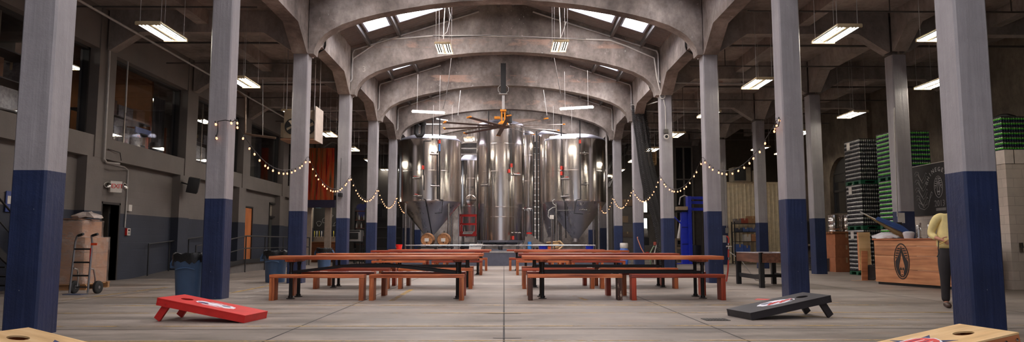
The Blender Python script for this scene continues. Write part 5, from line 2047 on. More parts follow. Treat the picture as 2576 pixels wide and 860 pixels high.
for z in (.7, 1.25, 1.8):
    MB().box(-1.05, 1.05, -.05, 0, z, z + .03).build('shelf', plain('grey shelf edge', c255(90, 88, 86), .4, .4), t)
for i, (px, lab, cc) in enumerate(((913, 'blue t-shirt hanging between fourth and fifth left columns', c255(60, 62, 110)), (951, 'black t-shirt hanging between fifth and sixth left columns', c255(28, 28, 32)), (992, 'grey t-shirt hanging between fifth and sixth left columns', c255(70, 68, 70)))):
    Yt = 37.6
    c = P(px, 527, Yt)
    m = MB()
    pr = [(-.11, .33), (-.30, .24), (-.38, .02), (-.25, -.02), (-.22, .08), (-.23, -.40), (.23, -.40), (.22, .08), (.25, -.02), (.38, .02), (.30, .24), (.11, .33), (.06, .28), (-.06, .28)]
    m.prism(pr, -.03, .03, 'y')
    o = m.build('t_shirt', plain('shirt %d' % i, cc, .9), loc=(c.x, Yt, c.z))
    tag(o, lab, 't-shirt')
    tag(MB().tube([(0, 0, .30), (0, 0, .42), (.03, 0, .45), (.0, 0, .48)], .008, 6).build('coat_hanger', M['steel'], loc=(c.x, Yt, c.z)), 'wire hanger of the ' + lab.split(' hanging')[0] + ' by the left columns', 'hanger')
    pipe_on([Vector((c.x, Yt, c.z + .48)), Vector((c.x, Yt, 5.2))], .006, M['dark'], 'thin cord above the ' + lab.split(' hanging')[0], 'cord', 'cord')
# small camera on the fourth column
c = P(852, 490, YK[5] - HC - .1)
t = thing('security_camera', 'small black camera on the fourth left column', 'camera', (c.x, c.y, c.z))
MB().box(-.06, .06, -.1, .1, -.06, .06, .015).build('body', M['dark'], t)
MB().tube([(0, .0, .05), (0, 0, 1.2)], .008, 6).build('cable', M['dark'], t)
MB().box(-.03, .03, .05, .1, -.02, .02).build('bracket', M['dark'], t)
# end walls of the left aisle
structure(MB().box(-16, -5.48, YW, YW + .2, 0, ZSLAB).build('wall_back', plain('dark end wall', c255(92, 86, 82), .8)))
# ---------------------------------------------------------------- right wall
RW = concrete('right wall concrete', c255(104, 92, 80), c255(72, 62, 54), c255(128, 116, 100), 0.5, 0.0, 0.3)
XR = XWALL_R


def arch_pts(yc, w, zs, ze, n=12):
    """outline (y, z) of a round-headed opening"""
    r = w / 2
    rise = ze - zs
    return [(yc - r, zs)] + [(yc - r * math.cos(PI * i / n), zs + rise * math.sin(PI * i / n)) for i in range(1, n)] + [(yc + r, zs)]


def wall_with_arches(x0, x1, y0, y1, z1, ops):
    m = MB()
    for (yc, w, zb, zs, ze) in ops:
        m.box(x0, x1, yc - w / 2, yc + w / 2, 0, zb)
        a = arch_pts(yc, w, zs, ze)
        for (p, q) in zip(a, a[1:]):
            f = [(x0, p[0], p[1]), (x0, q[0], q[1]), (x0, q[0], z1), (x0, p[0], z1)]
            b = [(x1, q_[1], q_[2]) for q_ in f]
            va = [m.bm.verts.new(v) for v in f]
            vb = [m.bm.verts.new(v) for v in b]
            for i in range(4):
                if i != 2 and i != 99:
                    m.bm.faces.new((va[i], va[(i + 1) % 4], vb[(i + 1) % 4], vb[i]))
            m.bm.faces.new(va); m.bm.faces.new(vb)
    ed = [y0] + [v for o in ops for v in (o[0] - o[1] / 2, o[0] + o[1] / 2)] + [y1]
    for i in range(0, len(ed), 2):
        m.box(x0, x1, ed[i], ed[i + 1], 0, z1)
    return structure(m.build('wall_right', RW))


ops = []
for k in (1, 2, 3, 4, 5, 6, 7):
    ops.append((YK[k] + 2.545, 2.3, 2.3, 3.7, 4.75))
wall_with_arches(XR, XR + .35, -2.6, 45, ZSLAB, ops)
for k in range(0, 9):
    structure(MB().box(XR - .2, XR, YK[k] - .25, YK[k] + .25, 0, ZSLAB).build('wall_right', RW))
brick_fill, nt_, bb_ = _nt('tan brick infill')
co_ = _co(nt_)
sx_ = _n(nt_, 'ShaderNodeSeparateXYZ'); nt_.links.new(co_, sx_.inputs[0])
cb_ = _n(nt_, 'ShaderNodeCombineXYZ'); nt_.links.new(sx_.outputs[1], cb_.inputs[0]); nt_.links.new(sx_.outputs[2], cb_.inputs[1])
br_ = _n(nt_, 'ShaderNodeTexBrick')
for kk, v in (('Scale', 1.0), ('Brick Width', .21), ('Row Height', .075), ('Mortar Size', .006)):
    br_.inputs[kk].default_value = v
br_.inputs['Color1'].default_value = (*c255(150, 118, 96), 1)
br_.inputs['Color2'].default_value = (*c255(128, 96, 78), 1)
br_.inputs['Mortar'].default_value = (*c255(120, 108, 98), 1)
nt_.links.new(cb_.outputs[0], br_.inputs['Vector'])
nt_.links.new(br_.outputs['Color'], bb_.inputs['Base Color'])
bb_.inputs['Roughness'].default_value = .85
day = emit('daylit street beyond window', (1.0, 0.66, 0.55), 0.7)
day2 = emit('pale daylight window', (1.0, 0.95, 0.80), 1.2)
for i, (yc, w, zb, zs, ze) in enumerate(ops):
    a = arch_pts(yc, w, zs, ze)
    if i in (0, 1, 2, 3):
        m = MB()
        m.prism([(yc - w / 2, zb)] + a + [(yc + w / 2, zb)], XR + .12, XR + .2, 'x')
        structure(m.build('wall_right', brick_fill))
        # projecting hood over the arch
        m = MB()
        m.tube([(XR, p[0], p[1]) for p in a], .06, 6)
        structure(m.build('trim_%d' % (60 + i), M['dark']))
    else:
        t = bpy.data.objects.new('window_%d' % (60 + i), None); COL.objects.link(t); structure(t)
        for j, (c0, c1) in enumerate(((yc - w / 2, yc - .04), (yc + .04, yc + w / 2))):
            for (z0, z1) in ((zb + .05, zb + .95), (zb + 1.05, zs + .35)):
                MB().box(XR + .2, XR + .22, c0 + .1, c1 - .1, z0, z1).build('window_pane', day if j == 0 else plain('dark glazing', (.02, .02, .022), .1), t)
        m = MB()
        m.box(XR + .15, XR + .25, yc - .05, yc + .05, zb, zs + .4)
        for z in (zb, zb + 1.0, zs + .4):
            m.box(XR + .15, XR + .25, yc - w / 2, yc + w / 2, z - .05, z + .05)
        for s in (-1, 1):
            m.box(XR + .15, XR + .25, yc + s * w / 2 - .08, yc + s * w / 2 + .08, zb, zs + .3)
        m.build('window_frame', wframe, t)
        m = MB()
        m.prism(a, XR + .18, XR + .24, 'x')
        m.build('window_head', wframe, t)

# end wall and glazing of the far right
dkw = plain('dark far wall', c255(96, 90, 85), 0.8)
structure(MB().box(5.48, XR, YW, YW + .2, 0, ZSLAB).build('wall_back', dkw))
for i, (px0, px1, py0, py1, mt) in enumerate(((1614, 1628, 507, 534, day2), (1614, 1628, 549, 577, emit('white daylight window', (.95, 1, 1), 1.3)))):
    a, b = P(px0, py0, YW - .02), P(px1, py1, YW - .02)
    t = bpy.data.objects.new('window_%d' % (70 + i), None); COL.objects.link(t); structure(t)
    MB().box(a.x, b.x, YW - .03, YW - .01, b.z, a.z).build('window_pane', mt, t)
    m = MB()
    for q in ((a.x - .06, a.x, b.z - .06, a.z + .06), (b.x, b.x + .06, b.z - .06, a.z + .06), (a.x, b.x, a.z, a.z + .06), (a.x, b.x, b.z - .06, b.z)):
        m.box(q[0], q[1], YW - .06, YW, q[2], q[3])
    m.build('window_frame', wframe, t)
# dark tall mullioned window
a, b = P(1697, 370, 38), P(1742, 470, 38)
t = bpy.data.objects.new('window_80', None); COL.objects.link(t); structure(t)
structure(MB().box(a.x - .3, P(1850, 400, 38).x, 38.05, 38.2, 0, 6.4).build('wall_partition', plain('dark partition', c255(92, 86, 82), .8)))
MB().box(a.x, b.x, 38.0, 38.02, 0.9, a.z).build('window_pane', plain('dark glazing', (.02, .02, .022), .1), t)
m = MB()
for x in (a.x, (a.x + b.x) / 2, b.x):
    m.box(x - .04, x + .04, 37.95, 38.0, .9, a.z)
for i in range(4):
    z = .9 + (a.z - .9) * i / 3
    m.box(a.x, b.x, 37.95, 38.0, z - .03, z + .03)
m.build('window_frame', plain('window steel', c255(110, 104, 98), .5), t)

# cream corrugated partition with window air conditioners on top
cream = plain('cream ribbed panel', c255(226, 210, 178), 0.55)
YPp = 35.4
m = MB()
x = 10.45
prof = []
while x < XR - .02:
    prof += [(x, 0), (x + .10, 0), (x + .13, .03), (x + .17, .03)]
    x += .2
prof = [(min(px, XR - .01), py) for px, py in prof]
m.prism([(p[0], YPp - p[1]) for p in prof] + [(XR - .01, YPp + .1), (10.45, YPp + .1)], 0, P(1900, 463, YPp).z, 'z')
structure(m.build('wall_partition', cream))
structure(MB().box(10.4, XR, YPp - .06, YPp + .14, P(1900, 463, YPp).z, P(1900, 460, YPp).z + .04).build('trim_99', cream))
zt = P(1900, 460, YPp).z + .04
for i, (px0, px1, lab) in enumerate(((1836, 1880, 'beige air conditioner box on the cream partition, larger with dark face'), (1884, 1902, 'smaller beige unit beside the air conditioner on the cream partition'))):
    a, b = P(px0, 430, YPp + .2).x, P(px1, 430, YPp + .2).x
    h = .72 if i == 0 else .55
    t = thing('air_conditioner', lab, 'air conditioner', ((a + b) / 2, YPp + .0, zt))
    MB().box(-(b - a) / 2, (b - a) / 2, -.3, .4, 0, h, .02).build('case', plain('aged beige', c255(160, 148, 126), .5), t)
    MB().box(-(b - a) / 2 + .05, (b - a) / 2 - .25 if i == 0 else 0, -.31, -.295, .05, h - .05, .004).build('grille', M['dark'], t)
a, b = P(2022, 470, YPp + .2), P(2044, 441, YPp + .2)
t = bpy.data.objects.new('window_81', None); COL.objects.link(t); structure(t)
x0w, x1w = a.x, b.x
MB().box(x0w, x1w, YPp + 2.0, YPp + 2.03, zt - .1, b.z + .6).build('window_pane', day2, t)
MB().box(x1w, x1w + .5, YPp + 2.0, YPp + 2.03, zt - .1, b.z + .6).build('window_pane', day, t)
m = MB()
for x in (x0w - .5, x0w, x1w, x1w + .5):
    m.box(x - .06, x + .06, YPp + 1.93, YPp + 2.0, zt - .5, b.z + .7)
m.box(x0w - .6, x1w + .6, YPp + 1.93, YPp + 2.0, b.z + .6, b.z + .8)
m.build('window_frame', wframe, t)
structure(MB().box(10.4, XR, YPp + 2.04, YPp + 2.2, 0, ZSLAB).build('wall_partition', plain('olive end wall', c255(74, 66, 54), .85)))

# louvre panel
a, b = P(1622, 370, 36.5), P(1652, 416, 36.5)
t = thing('louvre_panel', 'large tan louvred wooden panel behind the black netting', 'louvre', ((a.x + b.x) / 2, 36.5, (a.z + b.z) / 2))
tan = plain('tan louvre', c255(182, 150, 108), .6)
w, h = (b.x - a.x) / 2, (a.z - b.z) / 2
m = MB()
for q in ((-w, -w + .07, -h, h), (w - .07, w, -h, h), (-w, w, h - .07, h), (-w, w, -h, -h + .07), (-.15, -.08, -h, h)):
    m.box(q[0], q[1], -.05, .05, q[2], q[3])
m.build('frame', tan, t)
for i in range(9):
    z = -h + .13 + (2 * h - .22) * i / 8
    MB().box(-w + .06, w - .06, -.05, .05, -.012, .012, M=Matrix.Translation((0, 0, z)) @ Matrix.Rotation(.6, 4, 'X')).build('slat', tan, t)
m = MB()
for s in (-1, 1):
    m.tube([(s * w * .9, .08, h), (s * w * .9, .08, ZSLAB - (a.z + b.z) / 2)], .02, 6)
m.build('hanger_rod', M['dark'], t)
# catwalk with sloping stair behind
t = thing('catwalk_stair', 'dim steel stair climbing behind the right tank side', 'stair', (P(1575, 400, 42).x, 42.0, 0))
m0, m1 = P(1556, 450, 42) - t.location, P(1584, 335, 42) - t.location
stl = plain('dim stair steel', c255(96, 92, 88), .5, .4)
for dy in (-.4, .4):
    MB().tube([m0 + Vector((-.6, dy, -.5)), m1 + Vector((.5, dy, .6))], .06, 6).build('stringer', stl, t)
    MB().tube([m0 + Vector((-.6, dy, .5)), m1 + Vector((.5, dy, 1.5))], .03, 6).build('handrail', stl, t)
for i in range(9):
    p = m0 + Vector((-.6, 0, -.5)) + (m1 - m0 + Vector((1.1, 0, 1.1))) * (i / 8)
    MB().box(p.x - .13, p.x + .13, -.4, .4, p.z - .02, p.z + .02).build('tread', stl, t)
for i in (0, 8):
    p = m0 + Vector((-.6, 0, -.5)) + (m1 - m0 + Vector((1.1, 0, 1.1))) * (i / 8)
    MB().tube([(p.x, .4, 0), (p.x, .4, p.z + .9)], .04, 6).build('post', stl, t)

high_bay(12.5, 31.6, 5.0, 'added unseen fluorescent fixture before the cream partition', 'far right aisle lights', ZSLAB)  # hidden lamp put in only to brighten the cream partition

# ---------------------------------------------------------------- black netting gathered from its cable
net, nt_, bb_ = _nt('black netting')
out_ = next(n for n in nt_.nodes if n.type == 'OUTPUT_MATERIAL')
bb_.inputs['Base Color'].default_value = (.018, .017, .017, 1)
bb_.inputs['Roughness'].default_value = .8
co_ = _co(nt_)
sx_ = _n(nt_, 'ShaderNodeSeparateXYZ'); nt_.links.new(co_, sx_.inputs[0])
gx = _math(nt_, 'ABSOLUTE', _math(nt_, 'SUBTRACT', _math(nt_, 'FRACT', _math(nt_, 'MULTIPLY', _math(nt_, 'ADD', sx_.outputs[0], sx_.outputs[2]), 14.0)), .5))
gz = _math(nt_, 'ABSOLUTE', _math(nt_, 'SUBTRACT', _math(nt_, 'FRACT', _math(nt_, 'MULTIPLY', _math(nt_, 'SUBTRACT', sx_.outputs[0], sx_.outputs[2]), 14.0)), .5))
hole = _math(nt_, 'MULTIPLY', _math(nt_, 'LESS_THAN', gx, .25), _math(nt_, 'LESS_THAN', gz, .25))
tr_ = _n(nt_, 'ShaderNodeBsdfTransparent')
mx_ = _n(nt_, 'ShaderNodeMixShader')
nt_.links.new(hole, mx_.inputs[0]); nt_.links.new(bb_.outputs[0], mx_.inputs[1]); nt_.links.new(tr_.outputs[0], mx_.inputs[2])
nt_.links.new(mx_.outputs[0], out_.inputs[0])
YN = YK[6] - .55
key = [(1590, 1622, 266), (1592, 1626, 300), (1600, 1634, 350), (1606, 1640, 400), (1612, 1650, 440), (1620, 1662, 480), (1632, 1672, 520), (1644, 1680, 560), (1652, 1690, 600), (1656, 1697, 640), (1660, 1701, 676)]
for layer in range(1):
    m = MB()
    rows = []
    NX = 64
    for (xa, xb, py) in key:
        a, b = P(xa, py, YN), P(xb, py, YN)
        row = []
        for i in range(NX + 1):
            u = i / NX
            ph = u * 2 * PI
            # closed gathered bundle: flattened ring with folds
            rad = .5 + .06 * math.sin(ph * 9 + a.z * .7) + .03 * math.sin(ph * 17)
            x = (a.x + b.x) / 2 + (b.x - a.x) * rad * math.cos(ph)
            y = YN + .42 * rad * math.sin(ph) * min(1, .4 + (6.6 - a.z) / 8)
            row.append(m.bm.verts.new((x, y, max(.01, a.z))))
        rows.append(row)
    for a, b in zip(rows, rows[1:]):
        for i in range(NX):
            m.bm.faces.new((a[i], a[i + 1], b[i + 1], b[i])).smooth = True
    nt_o = m.build('netting', net, edge_split=False)
    tag(nt_o, 'gathered black netting hanging beside the fifth right column down to the floor', 'netting')
p0 = P(1586, 263, YN); p1 = Vector((COLX - HC, YK[5] + HC + .02, P(1646, 256, YK[5] + .25).z))
pipe_on([p0, P(1626, 263, YN), p1], .02, M['pipe'], 'thin cable with rings holding up the black netting', 'net_cable', 'cable')
m = MB()
for i in range(9):
    c = P(1589 + i * 4, 264, YN)
    m.tube([c + Vector((.06 * math.cos(a * .7), 0, .06 * math.sin(a * .7))) for a in range(10)], .01, 5)
tag(m.build('ring_hardware', M['steel']), 'white rings clipping the netting to its cable', 'rings')
p = P(1646, 481 + 118, YN)
# ---------------------------------------------------------------- blue machine mast
YB = 34.4
bx0, bx1 = P(1716, 660, YB).x, P(1734, 660, YB).x
t = thing('pallet_wrapper', 'tall royal blue machine mast with tan box, beyond the third right column', 'machine', ((bx0 + bx1) / 2, YB, 0))
w = (bx1 - bx0) / 2
H_ = P(1725, 494, YB).z
m = MB()
m.box(-w, w, -.12, .2, .02, H_ - .75, .01)
m.build('mast', M['blue'], t)
m = MB()
m.box(w - .05, w + .12, -.22, .25, 0, H_, .01)
m.build('side_plate', M['blue'], t)
for z in (.95, 1.75):
    MB().box(-w - .01, w, -.135, -.115, z - .02, z + .02).build('cover_joint', plain('dark blue', c255(18, 26, 96), .4), t)
a = P(1700, 520, YB); b = P(1726, 529, YB)
MB().box(a.x - t.location.x, b.x - t.location.x, -.35, .15, b.z, a.z, .015).build('control_box', plain('tan control box', c255(150, 130, 108), .5), t)
MB().box(-.7, w, -.05, .05, b.z - .1, b.z - .02).build('bracket', M['dark'], t)
m = MB()
m.tube([(-.75, 0, b.z - .06), (-w, 0, b.z - .65)], .035, 6)
m.build('brace', M['blue'], t)
m = MB()
for z in (H_ - .08, H_ - .30, H_ - .62):
    m.box(w + .1, 1.1, -.1, 0.0, z - .07, z + .07)
m.box(1.02, 1.12, -.1, 0.0, 0, H_)
m.build('gantry', M['blue'], t)
m = MB()
m.tube([(-.25, 0, H_ - .4), (-.2, -.05, H_ - .05), (0, -.05, H_ + .05), (w, -.05, H_ - .02)], .03, 6)
m.build('hose', M['white'], t)
MB().box(-.55, w, -.25, .25, 0, .03).build('base_plate', M['blue'], t)
for i, (px, py, wpx, hpx, c, lab) in enumerate(((1708, 640, 20, 62, c255(120, 104, 84), 'tan wooden crate stand left of the blue mast'), (1752, 640, 24, 45, c255(40, 42, 56), 'dark bin behind the blue mast'))):
    Yq = 35.6
    cc = G(px, 661)
    x = P(px, 640, Yq).x
    ww = wpx * Yq / F / 2
    hh = hpx * Yq / F
    t = thing('crate_stand' if i == 0 else 'storage_bin', lab, 'crate' if i == 0 else 'bin', (x, Yq, 0))
    mt = plain('stand colour %d' % i, c, .7)
    if i == 0:
        for sx in (-1, 1):
            for sy in (-1, 1):
                MB().box(sx * ww - .04, sx * ww + .04, sy * .25 - .04, sy * .25 + .04, 0, hh).build('post', mt, t)
        for z in (.35, .75, hh - .05):
            MB().box(-ww, ww, -.27, .27, z - .05, z + .05).build('shelf', mt, t)
    else:
        MB().lathe([(0, 0), (ww * .85, 0), (ww, hh), (ww * .95, hh), (ww * .8, .03), (0, .03)], seg=20).build('body', mt, t)
c = P(1706, 560, 35.6)
tag(MB().tube([(0, 0, 0), (.06, 0, .9)], .08, 10).build('roll', M['white'], loc=(c.x, 35.6, 62 * 35.6 / F), rot=(0, .12, 0)), 'white upright roll standing on the tan crate stand', 'roll')

# workbench clutter between sixth, fifth and fourth right columns
t = thing('work_shelf', 'dim storage shelf between the fifth and sixth right columns', 'shelf', (P(1572, 560, 39).x, 39.0, 0))
for s in (-.7, .7):
    MB().box(s - .03, s + .03, -.25, .25, 0, 3.6).build('post', stl, t)
for z in (.5, 1.3, 2.1, 3.0):
    MB().box(-.7, .7, -.25, .25, z - .03, z).build('shelf', stl, t)
for i, (z, dx, ww, hh, c, lab) in enumerate(((3.0, 0, .9, .35, c255(128, 104, 82), 'brown carton atop the dim shelf right of the tanks'), (2.1, -.2, .7, .35, c255(150, 128, 104), 'tan carton on upper tier of the dim shelf right of the tanks'),
                                            (1.3, .1, .8, .3, c255(110, 96, 84), 'grey-brown carton on middle tier of the dim shelf right of the tanks'))):
    carton(t.location.x + dx, 39.0, z + .005, ww, .4, hh, 0, plain('dim carton %d' % i, c, .8), lab)
t = thing('jug_stack', 'stack of blue and white jugs at the foot of the right row, by the tanks', 'jugs', (P(1568, 630, 33.2).x, 33.0, 0))
jb = plain('blue jug', c255(70, 110, 190), .35)
for i in range(4):
    MB().lathe([(0, 0), (.17, 0), (.19, .05), (.19, .2), (.17, .24), (0, .24)], (0, 0, i * .25 + .01), 16).build('jug', jb if i % 2 == 0 else M['white'], t)
m = MB()
for i in range(3):
    m.tube([(.19, -.1 + .1 * i, .06 + .25 * i), (.26, -.1 + .1 * i, .14 + .25 * i), (.19, -.1 + .1 * i, .2 + .25 * i)], .014, 6)
m.build('handle', jb, t)
t = thing('bench_machine', 'dim grinder machine on a bench seen between the fourth and fifth right columns', 'machine', (P(1622, 600, 36.8).x, 36.8, 0))
MB().box(-.5, .5, -.3, .3, .82, .88, .01).build('bench_top', stl, t)
for sx in (-.45, .45):
    for sy in (-.25, .25):
        MB().box(sx - .03, sx + .03, sy - .03, sy + .03, 0, .82).build('leg', stl, t)
MB().tube([(-.1, -.05, 1.5), (.1, -.05, 1.5)], .25, 16).build('motor', plain('pale motor', c255(150, 146, 140), .4), t)
MB().box(-.18, .18, -.2, .2, .88, 1.28, .02).build('base', M['dark'], t)
MB().box(-.4, -.12, -.25, .05, .3, .6, .01).build('blue_drawer', M['blue'], t)
MB().box(.0, .15, -.25, -.05, .3, .55, .01).build('red_canister', M['red'], t)
t = thing('hose_reel', 'green and grey hoses heaped left of the netting foot', 'hose', (P(1650, 625, 33.0).x, 33.0, 0))
for i, mt in enumerate((plain('green hose', c255(120, 140, 110), .4), M['pipe'], plain('green hose', c255(120, 140, 110), .4))):
    MB().tube([(-.25 + .2 * i, .0, 0.03), (-.3 + .2 * i, -.05, .5), (-.1 + .15 * i, 0, .85 + .1 * i), (.2, .05, .7), (.3 - .1 * i, 0, .1), (.3 - .1 * i, .1, .03)], .03, 8).build('hose', mt, t)
MB().tube([(0, .1, 0), (0, .1, 1.0)], .05, 8).build('stand', stl, t)
MB().tube([(.0, .1, .9), (0, .1, 1.05)], .09, 12).build('valve_head', plain('dull red', c255(150, 70, 56), .5), t)

# bent stick on the second row table
q = [P(1620, 638, 16.75), P(1612, 622, 16.75), P(1606, 606, 16.75), P(1603, 597, 16.75), P(1605, 596, 16.75)]
o0 = Vector((q[0].x, 16.75, .768))
tag(MB().tube([Vector((0, 0, 0))] + [p - o0 for p in q[1:]], .012, 6).build('stick', plain('pale stick', c255(206, 150, 120), .6), loc=o0), 'thin pale bent stick standing up from the right tables', 'stick')

# red hose and electric box on the third right column
t = thing('electrical_box', 'grey electrical box with red hose on side of the third right column', 'electrical box', (COLX + HC, YK[4], 0))
p = P(1822, 596, YK[4])
X0 = 0.0
MB().box(X0, X0 + .10, -.15, .15, P(1822, 610, YK[4]).z, P(1822, 592, YK[4]).z, .01).build('box', M['alu'], t)
zz = [P(1822, y, YK[4]).z for y in (593, 600, 622, 650, 680, 707)]
MB().tube([(X0 + .05, -.1, zz[0]), (X0 + .14, -.1, zz[0] - .02), (X0 + .17, -.1, zz[1]), (X0 + .16, -.1, zz[2]), (X0 + .15, -.1, zz[3]), (X0 + .13, -.1, zz[4]), (X0 + .08, -.1, .03)], .02, 8).build('hose', plain('red hose', c255(190, 60, 48), .4), t)
for z in (zz[2] - .02, zz[2] + .08, zz[3]):
    MB().tube([(X0 + .16, -.1, z - .03), (X0 + .16, -.1, z + .03)], .04, 10).build('fitting', M['steel'], t)
MB().tube([(X0 + .1, -.1, zz[2] + .02), (X0 + .24, -.1, zz[2] + .02)], .025, 8).build('fitting', M['steel'], t)
q = [(X0 + .17, -.1, zz[2] - .1), (.45, -.2, .55), (.75, -.3, .08), (1.0, -.3, .03)]
MB().tube(q, .012, 6).build('grey_cable', M['pipe'], t)
# round motion lamp with white cable on the fourth right column
c = P(1672, 344, YK[5] - HC - .05)
t = thing('column_lamp', 'round white lamp under a grey box on fourth right column', 'lamp', (c.x, YK[5] - HC, c.z))
MB().tube([(0, -.1, 0), (0, -.06, 0)], .085, 16).build('lamp_rim', M['white'], t)
MB().tube([(0, -.12, 0), (0, -.06, 0)], .05, 14).build('lens', M['dark'], t)
MB().box(-.07, .07, -.1, 0, .11, .25, .01).build('box', stl, t)
zc = P(1662, 242, YK[5] - HC).z - c.z
xc = P(1662, 242, YK[5] - HC).x - c.x
MB().tube([(0, -.02, .25), (0, -.02, 1.0), (xc * .3, -.02, zc - .25), (xc * .5, -.02, zc - .12)], .014, 6).build('cable', M['white'], t)
MB().tube([(xc + .09 * math.cos(a * PI / 6), -.03, zc + .09 * math.sin(a * PI / 6)) for a in range(13)], .014, 6).build('cable_loop', M['white'], t)

# ---------------------------------------------------------------- game table between second and third columns
t = thing('game_table', 'wooden foosball-style game table on black splayed legs behind the second right column', 'game table', (6.2, 16.9, 0))
cab = wood('dark cabinet veneer', c255(70, 44, 34), c255(104, 68, 52), c255(130, 90, 70), 1, .45, .6, 0)
m = MB()
for q in ((-.47, -.43, -.85, .85), (.43, .47, -.85, .85), (-.47, .47, -.85, -.81), (-.47, .47, .81, .85)):
    m.box(q[0], q[1], q[2], q[3], .56, .77)
m.build('apron', cab, t)
MB().box(-.44, .44, -.82, .82, .70, .73).build('playfield', plain('pale playfield', c255(188, 186, 196), .3), t)
m = MB()
for q in ((-.475, -.40, -.855, .855), (.40, .475, -.855, .855), (-.475, .475, -.855, -.78), (-.475, .475, .78, .855)):
    m.box(q[0], q[1], q[2], q[3], .77, .785)
m.build('rail_cap', plain('pale rail cap', c255(176, 170, 172), .35), t)
for s in (-1, 1):
    MB().box(s * .475 - .02, s * .475 + .02, -.87, -.81, .56, .785).build('corner_cap', M['dark'], t)
for sx in (-1, 1):
    for sy in (-1, 1):
        m = MB()
        m.prism([(-.05, -.05), (.05, -.05), (.05, .05), (-.05, .05)], 0, .56, 'z', M=Matrix.Translation((sx * .43, sy * .79, 0)))
        m.build('leg', M['dark'], t)
for sx in (-1, 1):
    MB().box(sx * .43 - .015, sx * .43 + .015, -.77, .77, .18, .28).build('stretcher', M['dark'], t)
MB().box(-.42, .42, -.02, .02, .2, .27).build('cross_stretcher', M['dark'], t)

# ---------------------------------------------------------------- steel shelf before the cream partition
YS = 34.7
a, b = P(1844, 560, YS), P(1909, 560, YS)
t = thing('storage_shelf', 'black steel shelf of parts bins before the cream partition', 'shelf', ((a.x + b.x) / 2, YS, 0))
w = (b.x - a.x) / 2
sxl = t.location.x
for s in (-1, 1):
    for q in (-.2, .2):
        MB().box(s * w - .02, s * w + .02, q - .02, q + .02, 0, a.z + .05).build('post', M['dark'], t)
lv = [P(1870, y, YS).z for y in (653, 636, 607, 583, 562)]
lv[0] = .12
for z in lv:
    MB().box(-w, w, -.22, .22, z - .03, z).build('shelf', M['dark'], t)
bin_blue = plain('grey blue bin', c255(72, 92, 140), .5)
for i, (lev, px, ww, hh, c, lab) in enumerate((
        (4, 1855, .3, .22, c255(120, 112, 110), 'grey bundle at the left of the parts shelf top'), (4, 1872, .35, .24, c255(150, 70, 52), 'red-brown box on the parts shelf top'),
        (4, 1893, .5, .35, c255(160, 120, 84), 'tan stacked cartons at the right of the parts shelf top'), (3, 1857, .3, .18, c255(60, 66, 84), 'dark bin on the parts shelf second tier, left'),
        (3, 1874, .28, .2, c255(70, 92, 140), 'blue bin on the parts shelf second tier, centre'), (3, 1893, .4, .2, c255(80, 98, 140), 'blue bin on the parts shelf second tier, right'),
        (2, 1878, .32, .34, c255(196, 190, 184), 'white square box on the parts shelf middle tier'), (2, 1898, .4, .34, c255(176, 124, 88), 'brown carton on the parts shelf middle tier'),
        (1, 1858, .36, .42, c255(70, 100, 170), 'blue stacked trays low on the parts shelf, left'), (1, 1876, .3, .36, c255(64, 92, 160), 'blue stacked trays low on the parts shelf, right'))):
    x = P(px, 600, YS).x
    carton(x, YS, lv[lev] + .003, ww, .34, hh, 0, plain('shelf goods %d' % i, c, .6), lab, name='parts_bin' if 'bin' in lab or 'tray' in lab else 'carton')

pipe_on([P(1821, 410, YK[5] - .3), P(1826, 480, YK[5] - .3), P(1826, 572, YK[5] - .3)], .022, M['pipe'], 'vertical conduit ending in a switch past the third right column', 'conduit', 'conduit') if False else None
t = thing('switch_box', 'small switch box with long conduit on far right row column', 'switch', (ROWX - HC - .02, YK[7], 0))
t.location = (P(1829, 580, YK[7] - HC - .05).x, YK[7] - HC - .03, P(1829, 580, YK[7]).z)
MB().box(-.07, .07, -.03, .03, -.12, .12, .008).build('box', M['alu'], t)
MB().tube([(0, 0, .12), (-.03, 0, 3.0)], .018, 6).build('conduit', M['pipe'], t)

# ---------------------------------------------------------------- pallets of cans
can_dark = plain('dark can', c255(34, 34, 40), 0.35, 0.3, .2)
can_lid = plain('can lid', c255(176, 174, 172), 0.3, 0.9)
can_grn = plain('green can', c255(86, 190, 56), 0.35, 0.2, .15)
can_nvy = plain('navy can', c255(26, 34, 60), 0.35, 0.2, .2)
green_pal = plain('green plastic pallet', c255(18, 82, 56), .5)
tier_sheet = plain('tier sheet', c255(58, 54, 52), .7)
CR, CH = .0325, .122
DX = .066


def can_mesh(green):
    m = MB()
    if green:
        m.lathe([(.024, 0), (CR, .008), (CR, .058)], seg=10, mi=1)
        m.lathe([(CR, .058), (CR, .095)], seg=10, mi=0)
    else:
        m.lathe([(.024, 0), (CR, .008), (CR, .072)], seg=10, mi=1)
        m.lathe([(CR, .072), (CR, .092)], seg=10, mi=2)
    m.lathe([(CR, .095 if green else .092), (CR, .104), (.026, .116), (.026, .119), (.023, .119), (.023, .115), (0, .115)], seg=10, mi=2)
    return m


silver = plain('silver band', c255(196, 194, 196), .3, .4)
can_src = {}
for g in (0, 1):
    mm = can_mesh(g)
    bm_ = mm.bm
    me = bpy.data.meshes.new('can')
    bmesh.ops.recalc_face_normals(bm_, faces=bm_.faces)
    bm_.to_mesh(me)
    for mt in ((can_grn, can_nvy, can_lid) if g else (silver, can_dark, can_lid)):
        me.materials.append(mt)
    can_src[g] = (me, bm_)


